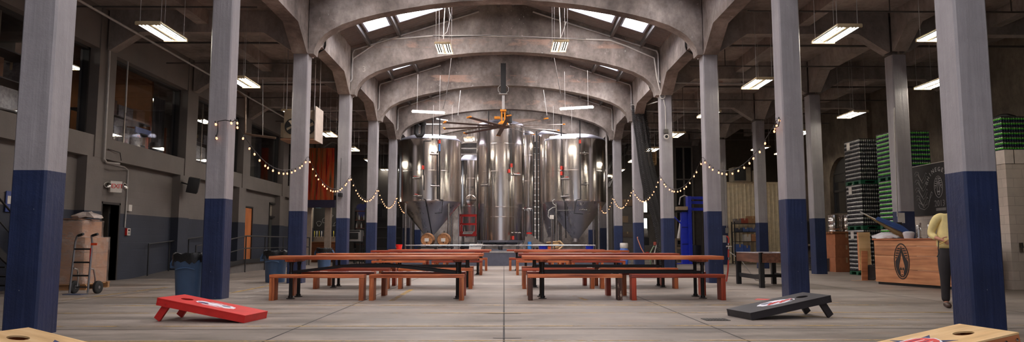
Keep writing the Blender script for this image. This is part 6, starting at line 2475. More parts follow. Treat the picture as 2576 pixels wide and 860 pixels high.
def can_load(x, y, z, nx, ny, nl, green, label, n_parts=100, sheet=True):
    """a strapped pallet load: pallet, tiers of cans with sheets between; only the shell of the block is built"""
    wx, wy = nx * DX, ny * DX
    t = thing('can_pallet', label, 'pallet of cans', (x, y, z))
    m = MB()
    for yy in (-wy / 2, -.05, wy / 2 - .1):
        m.box(-wx / 2, wx / 2, yy, yy + .1, 0, .02)
    for ix in (-wx / 2, -.07, wx / 2 - .14):
        for iy in (-wy / 2, -.07, wy / 2 - .14):
            m.box(ix, ix + .14, iy, iy + .14, .02, .09)
    m.box(-wx / 2, wx / 2, -wy / 2, wy / 2, .09, .12)
    m.build('plastic_pallet', green_pal, t)
    pos = []
    for l in range(nl):
        zz = .125 + l * (CH + .006)
        MB().box(-wx / 2 + .004, wx / 2 - .004, -wy / 2 + .004, wy / 2 - .004, zz - .006, zz - .0005).build('tier_sheet', tier_sheet, t)
        for i in range(nx):
            for j in range(ny):
                if i == 0 or j == 0 or i == nx - 1 or j == ny - 1 or (l == nl - 1 and False):
                    vis = (j == 0 or i == 0)
                    pos.append((0 if vis else 1, -l, max(i, j), i, j, l, zz))
    pos.sort()
    first = [p for p in pos if p[0] == 0]
    parts = first[:n_parts]
    rest = pos[len(parts):] if len(first) <= n_parts else [p for p in pos if p not in set(parts)]
    me, src = can_src[green]
    for (_, _, _, i, j, l, zz) in parts:
        o = bpy.data.objects.new('can', me)
        COL.objects.link(o)
        o.parent = t
        o.location = (-wx / 2 + DX * (i + .5), -wy / 2 + DX * (j + .5), zz)
    if rest:
        vs, fs, mi = [], [], []
        bv = [v.co.copy() for v in me.vertices]
        bf = [(tuple(p.vertices), p.material_index) for p in me.polygons]
        for (_, _, _, i, j, l, zz) in rest:
            off = Vector((-wx / 2 + DX * (i + .5), -wy / 2 + DX * (j + .5), zz))
            b = len(vs)
            vs += [v + off for v in bv]
            for f, k_ in bf:
                fs.append(tuple(q + b for q in f)); mi.append(k_)
        me2 = bpy.data.meshes.new('cans')
        me2.from_pydata(vs, [], fs)
        me2.polygons.foreach_set('material_index', mi)
        me2.polygons.foreach_set('use_smooth', [True] * len(fs))
        for mt in me.materials: me2.materials.append(mt)
        o = bpy.data.objects.new('cans', me2)
        COL.objects.link(o); o.parent = t
        o['kind'] = 'stuff'
    zt_ = .125 + nl * (CH + .006)
    m = MB()
    m.box(-wx / 2, wx / 2, -wy / 2, wy / 2, zt_ - .005, zt_ + .012)
    m.build('top_frame', M['dark'] if not green else tier_sheet, t)
    if sheet:
        m = MB()
        m.box(-wx / 2 - .006, -wx / 2 - .002, wy * .1, wy * .1 + .2, zt_ - .27, zt_ - .04)
        m.build('label_sheet', M['white'], t)
    return zt_ + .012


NXc, NYc, NL = 16, 15, 10
z = 0
names = ['bottom', 'middle', 'top']
for i in range(3):
    z += can_load(11.62, 22.55, z, NXc, NYc, NL, 0, 'pallet of black and silver cans, %s of its tower behind the bar' % names[i])
z = 0
for i in range(3):
    z += can_load(11.84, 20.95, z, 16, 15, NL, 1, 'pallet of green and navy cans, %s of its tower beside the black cans' % names[i], 100, False)
z = 0
for i in range(3):
    z += can_load(13.2, 18.55, z, 12, 14, NL, 1, 'pallet of green cans, %s of the tower showing over the cooler wall' % names[i], 100 if i == 2 else 40, False)
z = 0
for i in range(3):
    z += can_load(14.12, 18.45, z, 15, 14, NL, 1, 'pallet of green cans, %s of the tower at the wall behind the cooler' % names[i], 100 if i == 2 else 40, False)
tag(MB().prism([(-.4, -.5), (.45, -.5), (.45, .3), (.1, .5), (-.4, .45)], 0, .012, 'z').build('card_sheet', M['cardboard'], loc=(12.0, 20.9, 4.33)), 'loose card sheet on top of the tall green can tower', 'cardboard sheet') if False else None

# kegs on cartons, crates, small bin
kp = wood('keg pallet', c255(110, 66, 40), c255(150, 98, 62), c255(176, 128, 88), 0, .7, .7, .1)
YKg = 25.2
kx0 = P(2106, 600, YKg).x
zk = P(2106, 577, YKg).z
for i, (dx, dy, ztop) in enumerate(((0, 0, .50), (0, 0, .93), (0, 0, 1.33))):
    carton(kx0 + .12 + .01 * i, YKg, [.0, .50, .93][i], .8, .8, [.497, .427, .397][i], 0, plain('brown shipping carton', c255(170, 106, 72), .8),
           'large brown carton in the stack under the kegs, %s' % ['lowest', 'middle', 'topmost'][i])
t = thing('keg_board', 'wooden board under the two steel kegs on the carton stack', 'board', (kx0 + .1, YKg, 1.33))
for i in range(4):
    MB().box(-.45, .5, -.42 + i * .22, -.26 + i * .22, 0.0, .06).build('plank', kp, t)


def keg(x, y, z, label):
    t = thing('keg', label, 'keg', (x, y, z))
    prof = [(.17, 0), (.195, .0), (.20, .03), (.19, .06), (.175, .07), (.198, .10), (.205, .13), (.205, .17), (.212, .19), (.205, .21), (.205, .36), (.212, .38), (.205, .40), (.205, .46), (.195, .50), (.165, .525), (.05, .54), (.05, .56), (0, .56)]
    MB().lathe(prof, seg=28).build('shell', SS, t)
    MB().lathe([(.185, .50), (.20, .50), (.20, .585), (.185, .59)], seg=28).build('top_rim', SS, t)


keg(kx0 - .13, YKg - .1, 1.39, 'steel keg on the carton stack, nearer the column')
keg(kx0 + .33, YKg - .12, 1.39, 'steel keg on the carton stack, nearer the black cans')
blkc = plain('black crate', (.02, .02, .021), .5)
for i in range(2):
    c = G(2068, 681)
    t = thing('plastic_crate', 'black plastic crate on the floor before kegs, %s of two' % ('lower', 'upper')[i], 'crate', (c.x, c.y + .25, i * .22))
    m = MB()
    m.box(-.31, .31, -.22, .22, 0, .02)
    for zz in (.04, .10, .16, .205):
        for q in ((-.31, .31, -.22, -.205), (-.31, .31, .205, .22), (-.31, -.295, -.22, .22), (.295, .31, -.22, .22)):
            m.box(q[0], q[1], q[2], q[3], zz - .014, zz + .012)
    for k_ in range(9):
        xx = -.3 + .075 * k_
        m.box(xx - .01, xx + .01, -.22, -.21, 0, .215)
        m.box(xx - .01, xx + .01, .21, .22, 0, .215)
    m.build('body', blkc, t)
c = G(2058, 681)
t = thing('tray', 'flat pale tray resting on the black crates', 'tray', (c.x + .05, c.y + .25, .44))
MB().lathe([(0, 0), (.2, 0), (.26, .03), (.27, .03), (.21, -.005 + .006), (0, .006)], seg=24).build('dish', M['steel'], t)
c = G(2083, 683)
t = thing('waste_bin', 'small dark grey bin beside the black crates', 'bin', (c.x, c.y + .2, 0))
m = MB()
m.lathe([(0, 0), (.2, 0), (.25, .44), (.26, .46), (.24, .46), (.19, .02), (0, .02)], seg=4, smooth=False, M=Matrix.Rotation(PI / 4, 4, 'Z'))
m.build('body', plain('grey bin', c255(84, 84, 88), .5), t)
t = thing('low_table', 'low pale bench top against the far partition', 'bench', (P(2020, 600, 34.6).x, 34.6, 0))
MB().box(-.8, .8, -.35, .35, .85, .95, .01).build('top', plain('dusty top', c255(150, 138, 124), .7), t)
for s in (-.7, .7):
    MB().box(s - .05, s + .05, -.3, .3, 0, .85).build('leg', plain('dusty leg', c255(110, 100, 92), .7), t)
MB().box(-.6, .5, -.3, .3, .95, 2.0, .02).build('dark_machine', plain('dark machine', (.03, .028, .027), .5), t)
MB().box(-.75, .75, -.32, .32, 2.0, 2.06, .01).build('upper_shelf', stl, t)

# ---------------------------------------------------------------- cooler of concrete block
blk, nt_, bb_ = _nt('concrete block')
co_ = _co(nt_)
sx_ = _n(nt_, 'ShaderNodeSeparateXYZ'); nt_.links.new(co_, sx_.inputs[0])
cb_ = _n(nt_, 'ShaderNodeCombineXYZ')
nt_.links.new(_math(nt_, 'ADD', sx_.outputs[0], sx_.outputs[1]), cb_.inputs[0]); nt_.links.new(sx_.outputs[2], cb_.inputs[1])
br_ = _n(nt_, 'ShaderNodeTexBrick')
for kk, v in (('Scale', 1.0), ('Brick Width', .40), ('Row Height', .2), ('Mortar Size', .006), ('Mortar Smooth', .3)):
    br_.inputs[kk].default_value = v
br_.inputs['Color1'].default_value = (*c255(204, 190, 178), 1)
br_.inputs['Color2'].default_value = (*c255(190, 178, 166), 1)
br_.inputs['Mortar'].default_value = (*c255(168, 156, 146), 1)
nt_.links.new(cb_.outputs[0], br_.inputs['Vector'])
nt_.links.new(_mix(nt_, .5, br_.outputs['Color'], _ramp(nt_, _noise(nt_, co_, 3, 5, .65), [(.3, (.75,) * 3), (.7, (1.15,) * 3)]), 'MULTIPLY'), bb_.inputs['Base Color'])
bb_.inputs['Roughness'].default_value = .85
_bump(nt_, bb_, br_.outputs['Fac'], -.4, .01)
XC, YC0, YC1, ZC = 10.9, 15.35, 19.0, 3.02
capm = plain('pale cooler cap', c255(206, 194, 184), .5)
for (x0, x1, y0, y1) in ((XC, XC + .2, YC0, YC1), (XC + .2, XR, YC0, YC0 + .2), (XC, XC + .2, 19.4, 19.9)):
    structure(MB().box(x0, x1, y0, y1, 0, ZC - .3).build('wall_cooler', blk))
    structure(MB().box(x0 - .015, x1, y0 - .015, y1, ZC - .3, ZC).build('trim_cooler', capm))
# open end, inner room floor is the hall floor
t = thing('door_lever', 'black lever handle on the concrete block front at the right edge', 'handle', (S(2570, 618, 11.2).x, YC0, 1.02))
t.location = (P(2572, 622, YC0 - .05).x, YC0, P(2572, 622, YC0).z)
MB().box(-.04, .04, -.02, 0, -.1, .1, .008).build('plate', M['steel'], t)
MB().tube([(0, -.02, 0), (0, -.07, 0), (-.02, -.08, .10)], .014, 8).build('lever', M['dark'], t)

# chalkboard
yb0, yb1 = 16.6, 18.87
XB = XC - .04
zb0, zb1 = 1.70, 3.0
t = thing('chalkboard', 'black chalkboard with arched lettering and hop drawing on the block wall', 'chalkboard', (XB, 0, 0))
MB().box(0, .035, yb0, yb1, zb0, zb1, .004).build('panel', plain('slate black', c255(40, 37, 37), .75), t)
chalkm = plain('chalk white', c255(176, 174, 172), .9)
# arched words, facing -x: letters run towards smaller y
cy_, cz_, rad = 17.72, 2.36, .5
word = 'RHINEGEIST'
for i, ch in enumerate(word):
    a = math.radians(160 - i * 15.5)
    yy = cy_ - rad * math.cos(a) * -1 * -1
    yy = cy_ + -rad * math.cos(a)
    zz = cz_ + rad * .95 * math.sin(a)
    lo = text_mesh(ch, .15, .002, 'lettering', chalkm, t, (-.004, yy, zz), (0, 0, 0))
    tilt = a - PI / 2
    lo.rotation_euler = (Matrix.Rotation(-PI / 2, 4, 'Z') @ Matrix.Rotation(PI / 2, 4, 'X') @ Matrix.Rotation(tilt, 4, 'Z')).to_euler()
    lo.location = (-.004, cy_ - rad * math.cos(a), cz_ + rad * .95 * math.sin(a))


def chalk_line(pts, r=.0042, name='chalk_drawing'):
    MB().tube([Vector((-.004, y, z)) for y, z in pts], r, 5).build(name, chalkm, t)


RT = (Matrix.Rotation(-PI / 2, 4, 'Z') @ Matrix.Rotation(PI / 2, 4, 'X')).to_euler()
for lo in [o for o in t.children if o.name.startswith('lettering')]:
    pass
text_mesh('2013', .22, .002, 'lettering', plain('dim chalk', c255(110, 106, 104), .9), t, (-.004, cy_ - .02, 1.98), RT)
# oval emblem
ov = [(cy_ + .17 * math.cos(a * 2 * PI / 28), 2.40 + .27 * math.sin(a * 2 * PI / 28)) for a in range(29)]
chalk_line(ov)
for s in (-1, 1):
    chalk_line([(cy_ + s * .02, 2.64), (cy_ + s * .05, 2.48), (cy_ + s * .13, 2.36)])
    for q in range(4):
        z = 2.60 - q * .055
        chalk_line([(cy_ + s * (.045 + q * .012), z), (cy_ + s * (.09 + q * .018), z)], .009)
chalk_line([(cy_, 2.54), (cy_ + .05, 2.36), (cy_ + .055, 2.28), (cy_ + .03, 2.2), (cy_ - .03, 2.2), (cy_ - .055, 2.28), (cy_ - .05, 2.36), (cy_, 2.54)])
for s in (-1, 1):
    chalk_line([(cy_ + s * .022 + .012 * math.cos(a), 2.28 + .016 * math.sin(a)) for a in range(8)], .005)
MB().box(-.006, -.001, cy_ - .26, cy_ + .14, 1.80, 1.87).build('chalk_drawing', plain('dim chalk', c255(110, 106, 104), .9), t)
# hop bine scroll on the left half of the board
for j in range(4):
    zz = 2.72 - j * .21
    chalk_line([(18.72, zz + .08), (18.66, zz + .14), (18.55, zz + .12), (18.52, zz), (18.42, zz - .12), (18.32, zz - .05), (18.22, zz + .08), (18.18, zz + .04)])
    chalk_line([(18.68, zz + .02), (18.6, zz + .08), (18.5, zz - .04), (18.38, zz - .18), (18.28, zz - .12), (18.2, zz)])
chalk_line([(18.62, 2.0), (18.55, 1.9), (18.36, 1.85), (18.2, 1.92), (18.12, 2.05), (18.08, 2.2), (18.02, 2.3), (17.98, 2.25)])
chalk_line([(18.6, 2.05), (18.4, 1.97), (18.22, 1.98), (18.1, 2.12), (18.0, 2.22)])

# small white notice and grey box on the second-row column
sgx, sgy = ROWX - HC, YK[4] - HC
cn = P(2268, 548, YK[4] - HC - .02)
tag(MB().box(-.09, .09, -.012, 0, -.13, .13, .003).build('notice', M['white'], loc=(cn.x, YK[4] - HC, cn.z)), 'white paper notice on the blue part of the far row column', 'notice')
tag(MB().box(-.06, .06, -.05, 0, -.11, .11, .008).build('switch_box', M['dark'], loc=(P(2262, 566, YK[4] - HC - .02).x, YK[4] - HC, P(2262, 570, YK[4] - HC).z)), 'small dark box below the white notice on the far row column', 'switch box')
pipe_on([Vector((P(2249, 275, YK[4] - HC - .03).x, YK[4] - HC - .03, P(2249, 275, YK[4]).z)), Vector((P(2258, 545, YK[4] - HC - .03).x, YK[4] - HC - .03, P(2258, 545, YK[4]).z))], .018, M['pipe'], 'bright vertical conduit on the far row column by the green cans')

# ---------------------------------------------------------------- wooden bar counter with the oval emblem
A_, B_ = Vector((9.13, 17.62, 0)), Vector((9.63, 15.6, 0))
dirv = (B_ - A_).normalized()
Lb = 2.6
ang = math.atan2(dirv.y, dirv.x)
t = thing('bar_counter', 'plank-fronted wooden bar with black oval emblem beside the block cooler', 'bar counter', (A_.x, A_.y, 0), ang)
# local x runs along the front towards the camera, local -y... front face at y = 0, body behind at +y
bwd = wood('bar planks', c255(150, 92, 60), c255(198, 134, 92), c255(222, 166, 122), 0, .5, .45, .18)
zs_ = [.06, .38, .70, .93, 1.07]
for a, b in zip(zs_, zs_[1:]):
    MB().box(0, Lb, -.015, .02, a + .003, b - .003, .003).build('front_plank', bwd, t)
sgn = 1
MB().box(0.0, .04, .02, .75, .06, 1.07).build('side_panel', bwd, t)
MB().box(Lb - .04, Lb, .02, .75, .06, 1.07).build('side_panel', bwd, t)
MB().box(.03, Lb - .03, .03, .7, 0, .07).build('plinth', M['dark'], t)
MB().box(-.04, Lb + .02, -.04, .78, 1.07, 1.105, .006).build('counter_top', wood('bar top boards', c255(120, 66, 42), c255(170, 100, 66), c255(196, 130, 92), 0, .35, .6, .1), t)
burn = plain('burnt black', c255(36, 30, 30), .6)
woodc = bwd
em = bpy.data.objects.new('emblem', None)
COL.objects.link(em); em.parent = t
ec = P(2270, 656, A_.y - .75)
# emblem centre along the front
best = min((i * .01 for i in range(0, 300)), key=lambda u: abs((lambda q: (F * 0 + 0) if False else 0)(u)) + abs(math.atan2((A_ + dirv * u).x, (A_ + dirv * u).y) - math.atan2(_ray(2270, 656).x, _ray(2270, 656).y)))
ex, ez = best, P(2270, 657, (A_ + dirv * best).y).z
em.location = (ex, -.016, ez)


def ring_prism(outer, inner, d, mat, name='emblem_ring'):
    m = MB()
    n = len(outer)
    for (i) in range(n):
        j = (i + 1) % n
        o1, o2, i1, i2 = outer[i], outer[j], inner[i], inner[j]
        v = [(o1[0], -d, o1[1]), (o2[0], -d, o2[1]), (i2[0], -d, i2[1]), (i1[0], -d, i1[1])]
        w = [(p[0], 0, p[2]) for p in v]
        va = [m.bm.verts.new(p) for p in v]
        vb = [m.bm.verts.new(p) for p in w]
        m.bm.faces.new(va); m.bm.faces.new(vb[::-1])
        m.bm.faces.new((va[0], vb[0], vb[1], va[1])); m.bm.faces.new((va[2], vb[2], vb[3], va[3]))
    bmesh.ops.remove_doubles(m.bm, verts=m.bm.verts, dist=1e-5)
    return m.build(name, mat, em)


EA, EB = .235, .42
ring_prism(ellipse(0, 0, EA, EB, 48), ellipse(0, 0, EA * .9, EB * .94, 48), .006, burn)


def flat(poly, mat, d=.005, d0=0.0, name='emblem_mark'):
    return MB().prism(poly, -d, -d0, 'y').build(name, mat, em)


inA, inB = EA * .82, EB * .885


def ex_at(z):
    return inA * math.sqrt(max(0, 1 - (z / inB) ** 2))


def drop_w(z):
    """half width of the inner droplet"""
    z0, z1 = -.33, .22
    u = (z - z0) / (z1 - z0)
    if u <= 0 or u >= 1: return 0.0
    if u < .16: return .05
    return .05 + .035 * math.sin(min(1, (u - .16) / .24) * PI / 2) if u < .4 else .085 * (1 - (u - .4) / .6) ** 1.1


# dark lower field left and right of the droplet
zsamp = [-.365 + i * (.365 + .345) / 36 for i in range(37)]


def wing_w(z):
    """inner limit of the striped wings (distance from the axis)"""
    u = (z + .02) / .36
    if u <= 0: return ex_at(z)
    return max(.012, ex_at(max(-.0, -.02)) * max(0.0, 1 - u) ** 1.6 + .012)


for s in (-1, 1):
    outer, inner = [], []
    for z in zsamp:
        o_ = min(ex_at(z), wing_w(z)) - .0
        i_ = drop_w(z)
        if o_ > i_ + .002:
            outer.append((s * o_, z)); inner.append((s * i_, z))
    m = MB()
    for i in range(len(outer) - 1):
        for dd_ in (-.005,):
            m.bm.faces.new([m.bm.verts.new((p[0], dd_, p[1])) for p in (outer[i], outer[i + 1], inner[i + 1], inner[i])])
    bmesh.ops.remove_doubles(m.bm, verts=m.bm.verts, dist=1e-5)
    r = bmesh.ops.extrude_face_region(m.bm, geom=m.bm.faces[:])
    bmesh.ops.translate(m.bm, verts=[v for v in r['geom'] if isinstance(v, bmesh.types.BMVert)], vec=(0, .005, 0))
    m.build('emblem_field', burn, em)
    for q in range(6):
        za, zb = .01 + q * .055, .01 + q * .055 + .03
        i0, i1 = wing_w(za) + .018, wing_w(zb) + .018
        o0, o1 = ex_at(za) - .004, ex_at(zb) - .004
        if o0 > i0 + .004 and o1 > i1 + .002:
            flat([(s * i0, za), (s * o0, za), (s * o1, zb), (s * i1, zb)], burn)
    flat(ellipse(s * .034, -.175, .022, .034, 18), burn)
flat([(0, -.235), (-.014, -.255), (.014, -.255)], burn)
for q in (-.02, 0, .02):
    flat([(q - .003, -.33), (q + .003, -.33), (q + .003, -.30), (q - .003, -.30)], burn)

# fix facing: the front must look towards the hall (-x); local front is -y when x runs from far to near
t.rotation_euler.z = ang
# taps, ice, cup, umbrella on the counter
BM = Matrix.Translation(t.location) @ Matrix.Rotation(ang, 4, 'Z')
up = 1.105


def on_bar(px, off):
    """point on the counter top whose direction matches column px, off metres behind the front"""
    best, bu = 9, 0
    for i in range(0, 330):
        u = i * .01
        p = BM @ Vector((u, off, up))
        e = abs(math.atan2(p.x, p.y) - math.atan2(_ray(px, 590).x, _ray(px, 590).y))
        if e < best: best, bu = e, u
    return BM @ Vector((bu, off, up))


for i, px in enumerate((2311, 2341)):
    c = on_bar(px, .45)
    t2 = thing('tap_tower', 'steel draught tap column on the wooden bar, %s' % ('nearer the chalkboard edge', 'nearer the person')[i], 'tap tower', c, ang)
    MB().lathe([(.08, 0), (.08, .015), (.055, .025), (.055, .30), (.05, .315), (0, .32)], seg=20).build('column', M['steel'], t2)
    m = MB()
    m.tube([(.05, -.02, .24), (.13, -.05, .24), (.15, -.055, .17)], .014, 8)
    m.tube([(.05, -.02, .24), (.09, -.035, .24)], .024, 10)
    m.build('faucet', M['steel'], t2)
    MB().lathe([(.01, .25), (.016, .30), (.02, .36), (0, .37)], (.11, -.04, 0), 8).build('handle', M['steel'], t2)
# ice heap
c = on_bar(2232, .38)
m = MB()
rg = random.Random(5)
ring = None
for r, z in ((.46, 0), (.44, .05), (.33, .10), (.18, .13), (0.02, .14)):
    nr = [m.bm.verts.new((1.0 * r * math.cos(2 * PI * i / 26) * (1 + rg.uniform(-.1, .1)), .55 * r * math.sin(2 * PI * i / 26) * (1 + rg.uniform(-.1, .1)), z + rg.uniform(0, .03))) for i in range(26)]
    if ring:
        for i in range(26):
            m.bm.faces.new((ring[i], ring[(i + 1) % 26], nr[(i + 1) % 26], nr[i])).smooth = True
    else:
        m.bm.faces.new(nr[::-1])
    ring = nr
m.bm.faces.new(ring)
tag(m.build('ice_bag', plain('white ice bag', c255(206, 202, 206), .3, 0, .1, 12, bump=.5), loc=c + Vector((0, 0, .002)), rot=(0, 0, ang)), 'white crumpled bag heaped on the bar under the blue umbrella', 'bag')
c = on_bar(2286, .3)
tag(MB().lathe([(0, 0), (.10, 0), (.13, .12), (.12, .15), (.06, .17), (0, .17)], seg=20).build('white_tub', plain('white tub', c255(206, 206, 212), .4), loc=c), 'small white rounded tub on the bar beside the blue umbrella', 'tub')
# folded umbrella
Yu = on_bar(2270, .42).y
u0, u1 = P(2282, 594, Yu - .1), P(2166, 534, Yu + .55)
u0.z = up + .10
t2 = thing('folded_umbrella', 'folded blue and tan umbrella leaning up off the end of the bar', 'umbrella', u0)
ax = (u1 - u0)
L_ = ax.length
Q = ax.normalized().to_track_quat('Z', 'Y').to_matrix().to_4x4()
ub, ut, un = plain('umbrella blue', c255(70, 104, 170), .6), plain('umbrella tan', c255(170, 146, 104), .6), plain('umbrella dark', c255(34, 36, 46), .6)
nseg = 30
for kk, (mt, a0, a1, nm, Lf) in enumerate(((ub, 0, 2.2, 'blue_panel', .66), (un, 2.2, 3.6, 'dark_panel', .78), (ut, 3.6, 2 * PI, 'tan_panel', .92))):
    m = MB()
    rows = []
    for i in range(13):
        f = i / 12 * Lf
        r = .115 * (1 - f) ** .75 * (.55 + .45 * min(1, f * 5)) + .012
        row = []
        for j in range(13):
            a = a0 + (a1 - a0) * j / 12
            rr = r * (1 + .22 * math.sin(a * 8)) * (1.15 - .35 * kk * f)
            row.append(m.bm.verts.new(Q @ Vector((rr * math.cos(a), rr * math.sin(a), f * L_))))
        rows.append(row)
    for a, b in zip(rows, rows[1:]):
        for j in range(12):
            m.bm.faces.new((a[j], a[j + 1], b[j + 1], b[j])).smooth = True
    geom = m.bm.faces[:]
    bmesh.ops.solidify(m.bm, geom=geom, thickness=.006)
    m.build(nm, mt, t2)
MB().tube([(0, 0, 0), Q @ Vector((0, 0, L_ * 1.02))], .014, 8).build('pole', M['alu'], t2)

# upright plywood board with leg at the bar end
c = G(2178, 706)
bq = G(2195, 700)
t2 = thing('plywood_board', 'upright plywood game board with brown leg, standing at the end of the bar', 'board', (c.x, c.y, 0), math.radians(-8))
zt0, zb0_ = P(2180, 584, c.y).z, P(2185, 680, c.y).z
wpl = 28 * c.y / F
MB().box(-wpl * .45, wpl * .55, 0, .02, zb0_, zt0, .003).build('panel', nat, t2)
MB().box(wpl * .55 - .035, wpl * .55, .02, .11, zb0_, zt0, .003).build('side_rail', nat_e, t2)
MB().box(-wpl * .45, -wpl * .45 + .035, .02, .11, zb0_, zt0, .003).build('side_rail', nat_e, t2)
xl = -.02
MB().box(xl - .1, xl + .05, -.07, -.03, 0, P(2180, 631, c.y).z, .004, M=Matrix.Rotation(math.radians(2), 4, 'Y')).build('leg', nat_e, t2)
MB().tube([(xl - .03, -.05, .55), (xl - .03, .02, .55)], .012, 8).build('bolt', M['steel'], t2)
T = Matrix.Translation((.14, .02, .215)) @ Matrix.Rotation(PI / 2, 4, 'X')
MB().lathe([(0, -.05), (.18, -.05), (.21, -.03), (.21, .03), (.18, .05), (.12, .03), (0, .03)], seg=28, M=T).build('wheel', plain('dark wheel', c255(66, 60, 58), .6), t2)
MB().prism(ellipse(.05, 0, .42, .14, 26), 0, .014, 'z').build('base_disc', plain('pale base', c255(176, 152, 132), .7), t2)
MB().box(.04, .22, .0, .06, .012, zb0_ + .02).build('stand_post', M['dark'], t2)
# ---------------------------------------------------------------- person by the bar
def skin(name, verts, edges, mat, parent, root=0, sub=2):
    """verts: (x, y, z, r[, r2]); grows one continuous surface over the joints"""
    bm = bmesh.new()
    lay = bm.verts.layers.skin.verify()
    vs = []
    for i, v in enumerate(verts):
        b = bm.verts.new(v[:3])
        r = v[3]
        b[lay].radius = (r, v[4] if len(v) > 4 else r)
        b[lay].use_root = (i == root)
        vs.append(b)
    for a, b in edges:
        bm.edges.new((vs[a], vs[b]))
    me = bpy.data.meshes.new(name)
    bm.to_mesh(me)
    bm.free()
    o = bpy.data.objects.new(name, me)
    COL.objects.link(o)
    md = o.modifiers.new('skin', 'SKIN')
    md.use_smooth_shade = True
    md.branch_smoothing = 0.6
    sb = o.modifiers.new('sub', 'SUBSURF')
    sb.levels = sub
    sb.render_levels = sub
    dg = bpy.context.evaluated_depsgraph_get()
    dg.update()
    me2 = bpy.data.meshes.new_from_object(o.evaluated_get(dg))
    me2.name = name
    me2.materials.clear()
    me2.materials.append(mat)
    o.modifiers.clear()
    o.data = me2
    for p in me2.polygons: p.use_smooth = True
    o.parent = parent
    return o


skin_m = plain('skin', c255(198, 138, 112), .5, 0, .06)
knit = plain('pale yellow knit', c255(236, 216, 150), .85, 0, .07, 10, bump=.3)
denim = plain('charcoal trousers', c255(42, 38, 40), .8, 0, .15, 9, bump=.2)
shoe = plain('brown shoe', c255(74, 54, 44), .5)
hairm = plain('brown hair', c255(60, 42, 32), .6, 0, .2, 20)

# local frame: x to the photo's right, faces -y (the camera); figure 1.74 m
fp = G(2399, 774)
t = thing('person', 'person in a pale yellow sweater and dark trousers, half hidden behind the nearest right column', 'person', (fp.x + .02, fp.y + .02, 0), math.radians(-14))
K = 1.0
V = [
    (0, 0, .94, .15, .115),       # 0 pelvis
    (0, .01, 1.08, .13, .10),     # 1 waist
    (0, .01, 1.25, .15, .11),     # 2 chest
    (.03, .015, 1.38, .12, .09),    # 3 upper chest
    (.085, .01, 1.46, .055, .055),   # 4 neck
    (.125, -.005, 1.54, .068, .075),   # 5 jaw
    (.145, -.005, 1.615, .082, .098),  # 6 head
    (.155, .005, 1.69, .070, .085),    # 7 crown
    (-.10, .015, 1.40, .07), (-.175, .01, 1.375, .058), (-.225, .04, 1.25, .048), (-.255, .05, 1.13, .040), (-.225, -.07, 1.085, .034), (-.19, -.16, 1.055, .026),   # 8-13 right arm (photo left)
    (.10, .015, 1.40, .07), (.185, .01, 1.375, .058), (.23, .02, 1.24, .048), (.25, .01, 1.10, .040), (.22, -.08, .98, .034), (.17, -.14, .90, .026),   # 14-19 left arm
    (-.09, 0, .86, .082), (-.10, -.01, .70, .076), (-.105, -.02, .50, .060), (-.105, 0, .30, .054), (-.105, .015, .09, .036), (-.108, -.08, .045, .036), (-.11, -.16, .035, .03),   # 20-26
    (.09, 0, .86, .082), (.10, -.01, .70, .076), (.105, -.02, .50, .060), (.105, 0, .30, .054), (.105, .015, .09, .036), (.108, -.08, .045, .036), (.11, -.16, .035, .03),   # 27-33
]
E = [(0, 1), (1, 2), (2, 3), (3, 4), (4, 5), (5, 6), (6, 7), (3, 8), (8, 9), (9, 10), (10, 11), (11, 12), (12, 13), (3, 14), (14, 15), (15, 16), (16, 17), (17, 18), (18, 19),
     (0, 20), (20, 21), (21, 22), (22, 23), (23, 24), (24, 25), (25, 26), (0, 27), (27, 28), (28, 29), (29, 30), (30, 31), (31, 32), (32, 33)]


def hand(base, wrist, fwd, thumb_dir, curl):
    """palm and five separate bent fingers appended to the body skeleton"""
    f = Vector(fwd).normalized()
    th = Vector(thumb_dir).normalized()
    nrm = f.cross(th).normalized()
    w = Vector(wrist)
    i0 = len(V)
    p = w + f * .045
    V.append((*p, .030, .018))
    E.append((base, i0))
    p2 = w + f * .075
    V.append((*p2, .032, .016))
    E.append((i0, i0 + 1))
    for k, (off, ln) in enumerate(((.030, .072), (.010, .080), (-.010, .075), (-.028, .060))):
        prev = i0 + 1
        pos = w + f * .095 + th * off
        d = f.copy()
        for s_ in range(3):
            V.append((*pos, .0088 - .0009 * s_))
            E.append((prev, len(V) - 1))
            prev = len(V) - 1
            d = (d + nrm * curl * (.55 + .35 * s_)).normalized()
            pos = pos + d * ln * (.42 if s_ == 0 else .34)
    pos = w + f * .03 + th * .035
    prev = i0
    d = (f * .7 + th * .7).normalized()
    for s_ in range(3):
        V.append((*pos, .0105 - .001 * s_))
        E.append((prev, len(V) - 1))
        prev = len(V) - 1
        pos = pos + d * .034
        d = (d + nrm * curl * .45 - th * .25).normalized()


hand(13, V[13][:3], (.66, -.55, -.38), (.3, -.1, .9), -1.0)
hand(19, V[19][:3], (-.5, -.5, -.6), (-.3, -.4, .6), 1.0)
body = skin('body', V, E, skin_m, t, 0, 2)
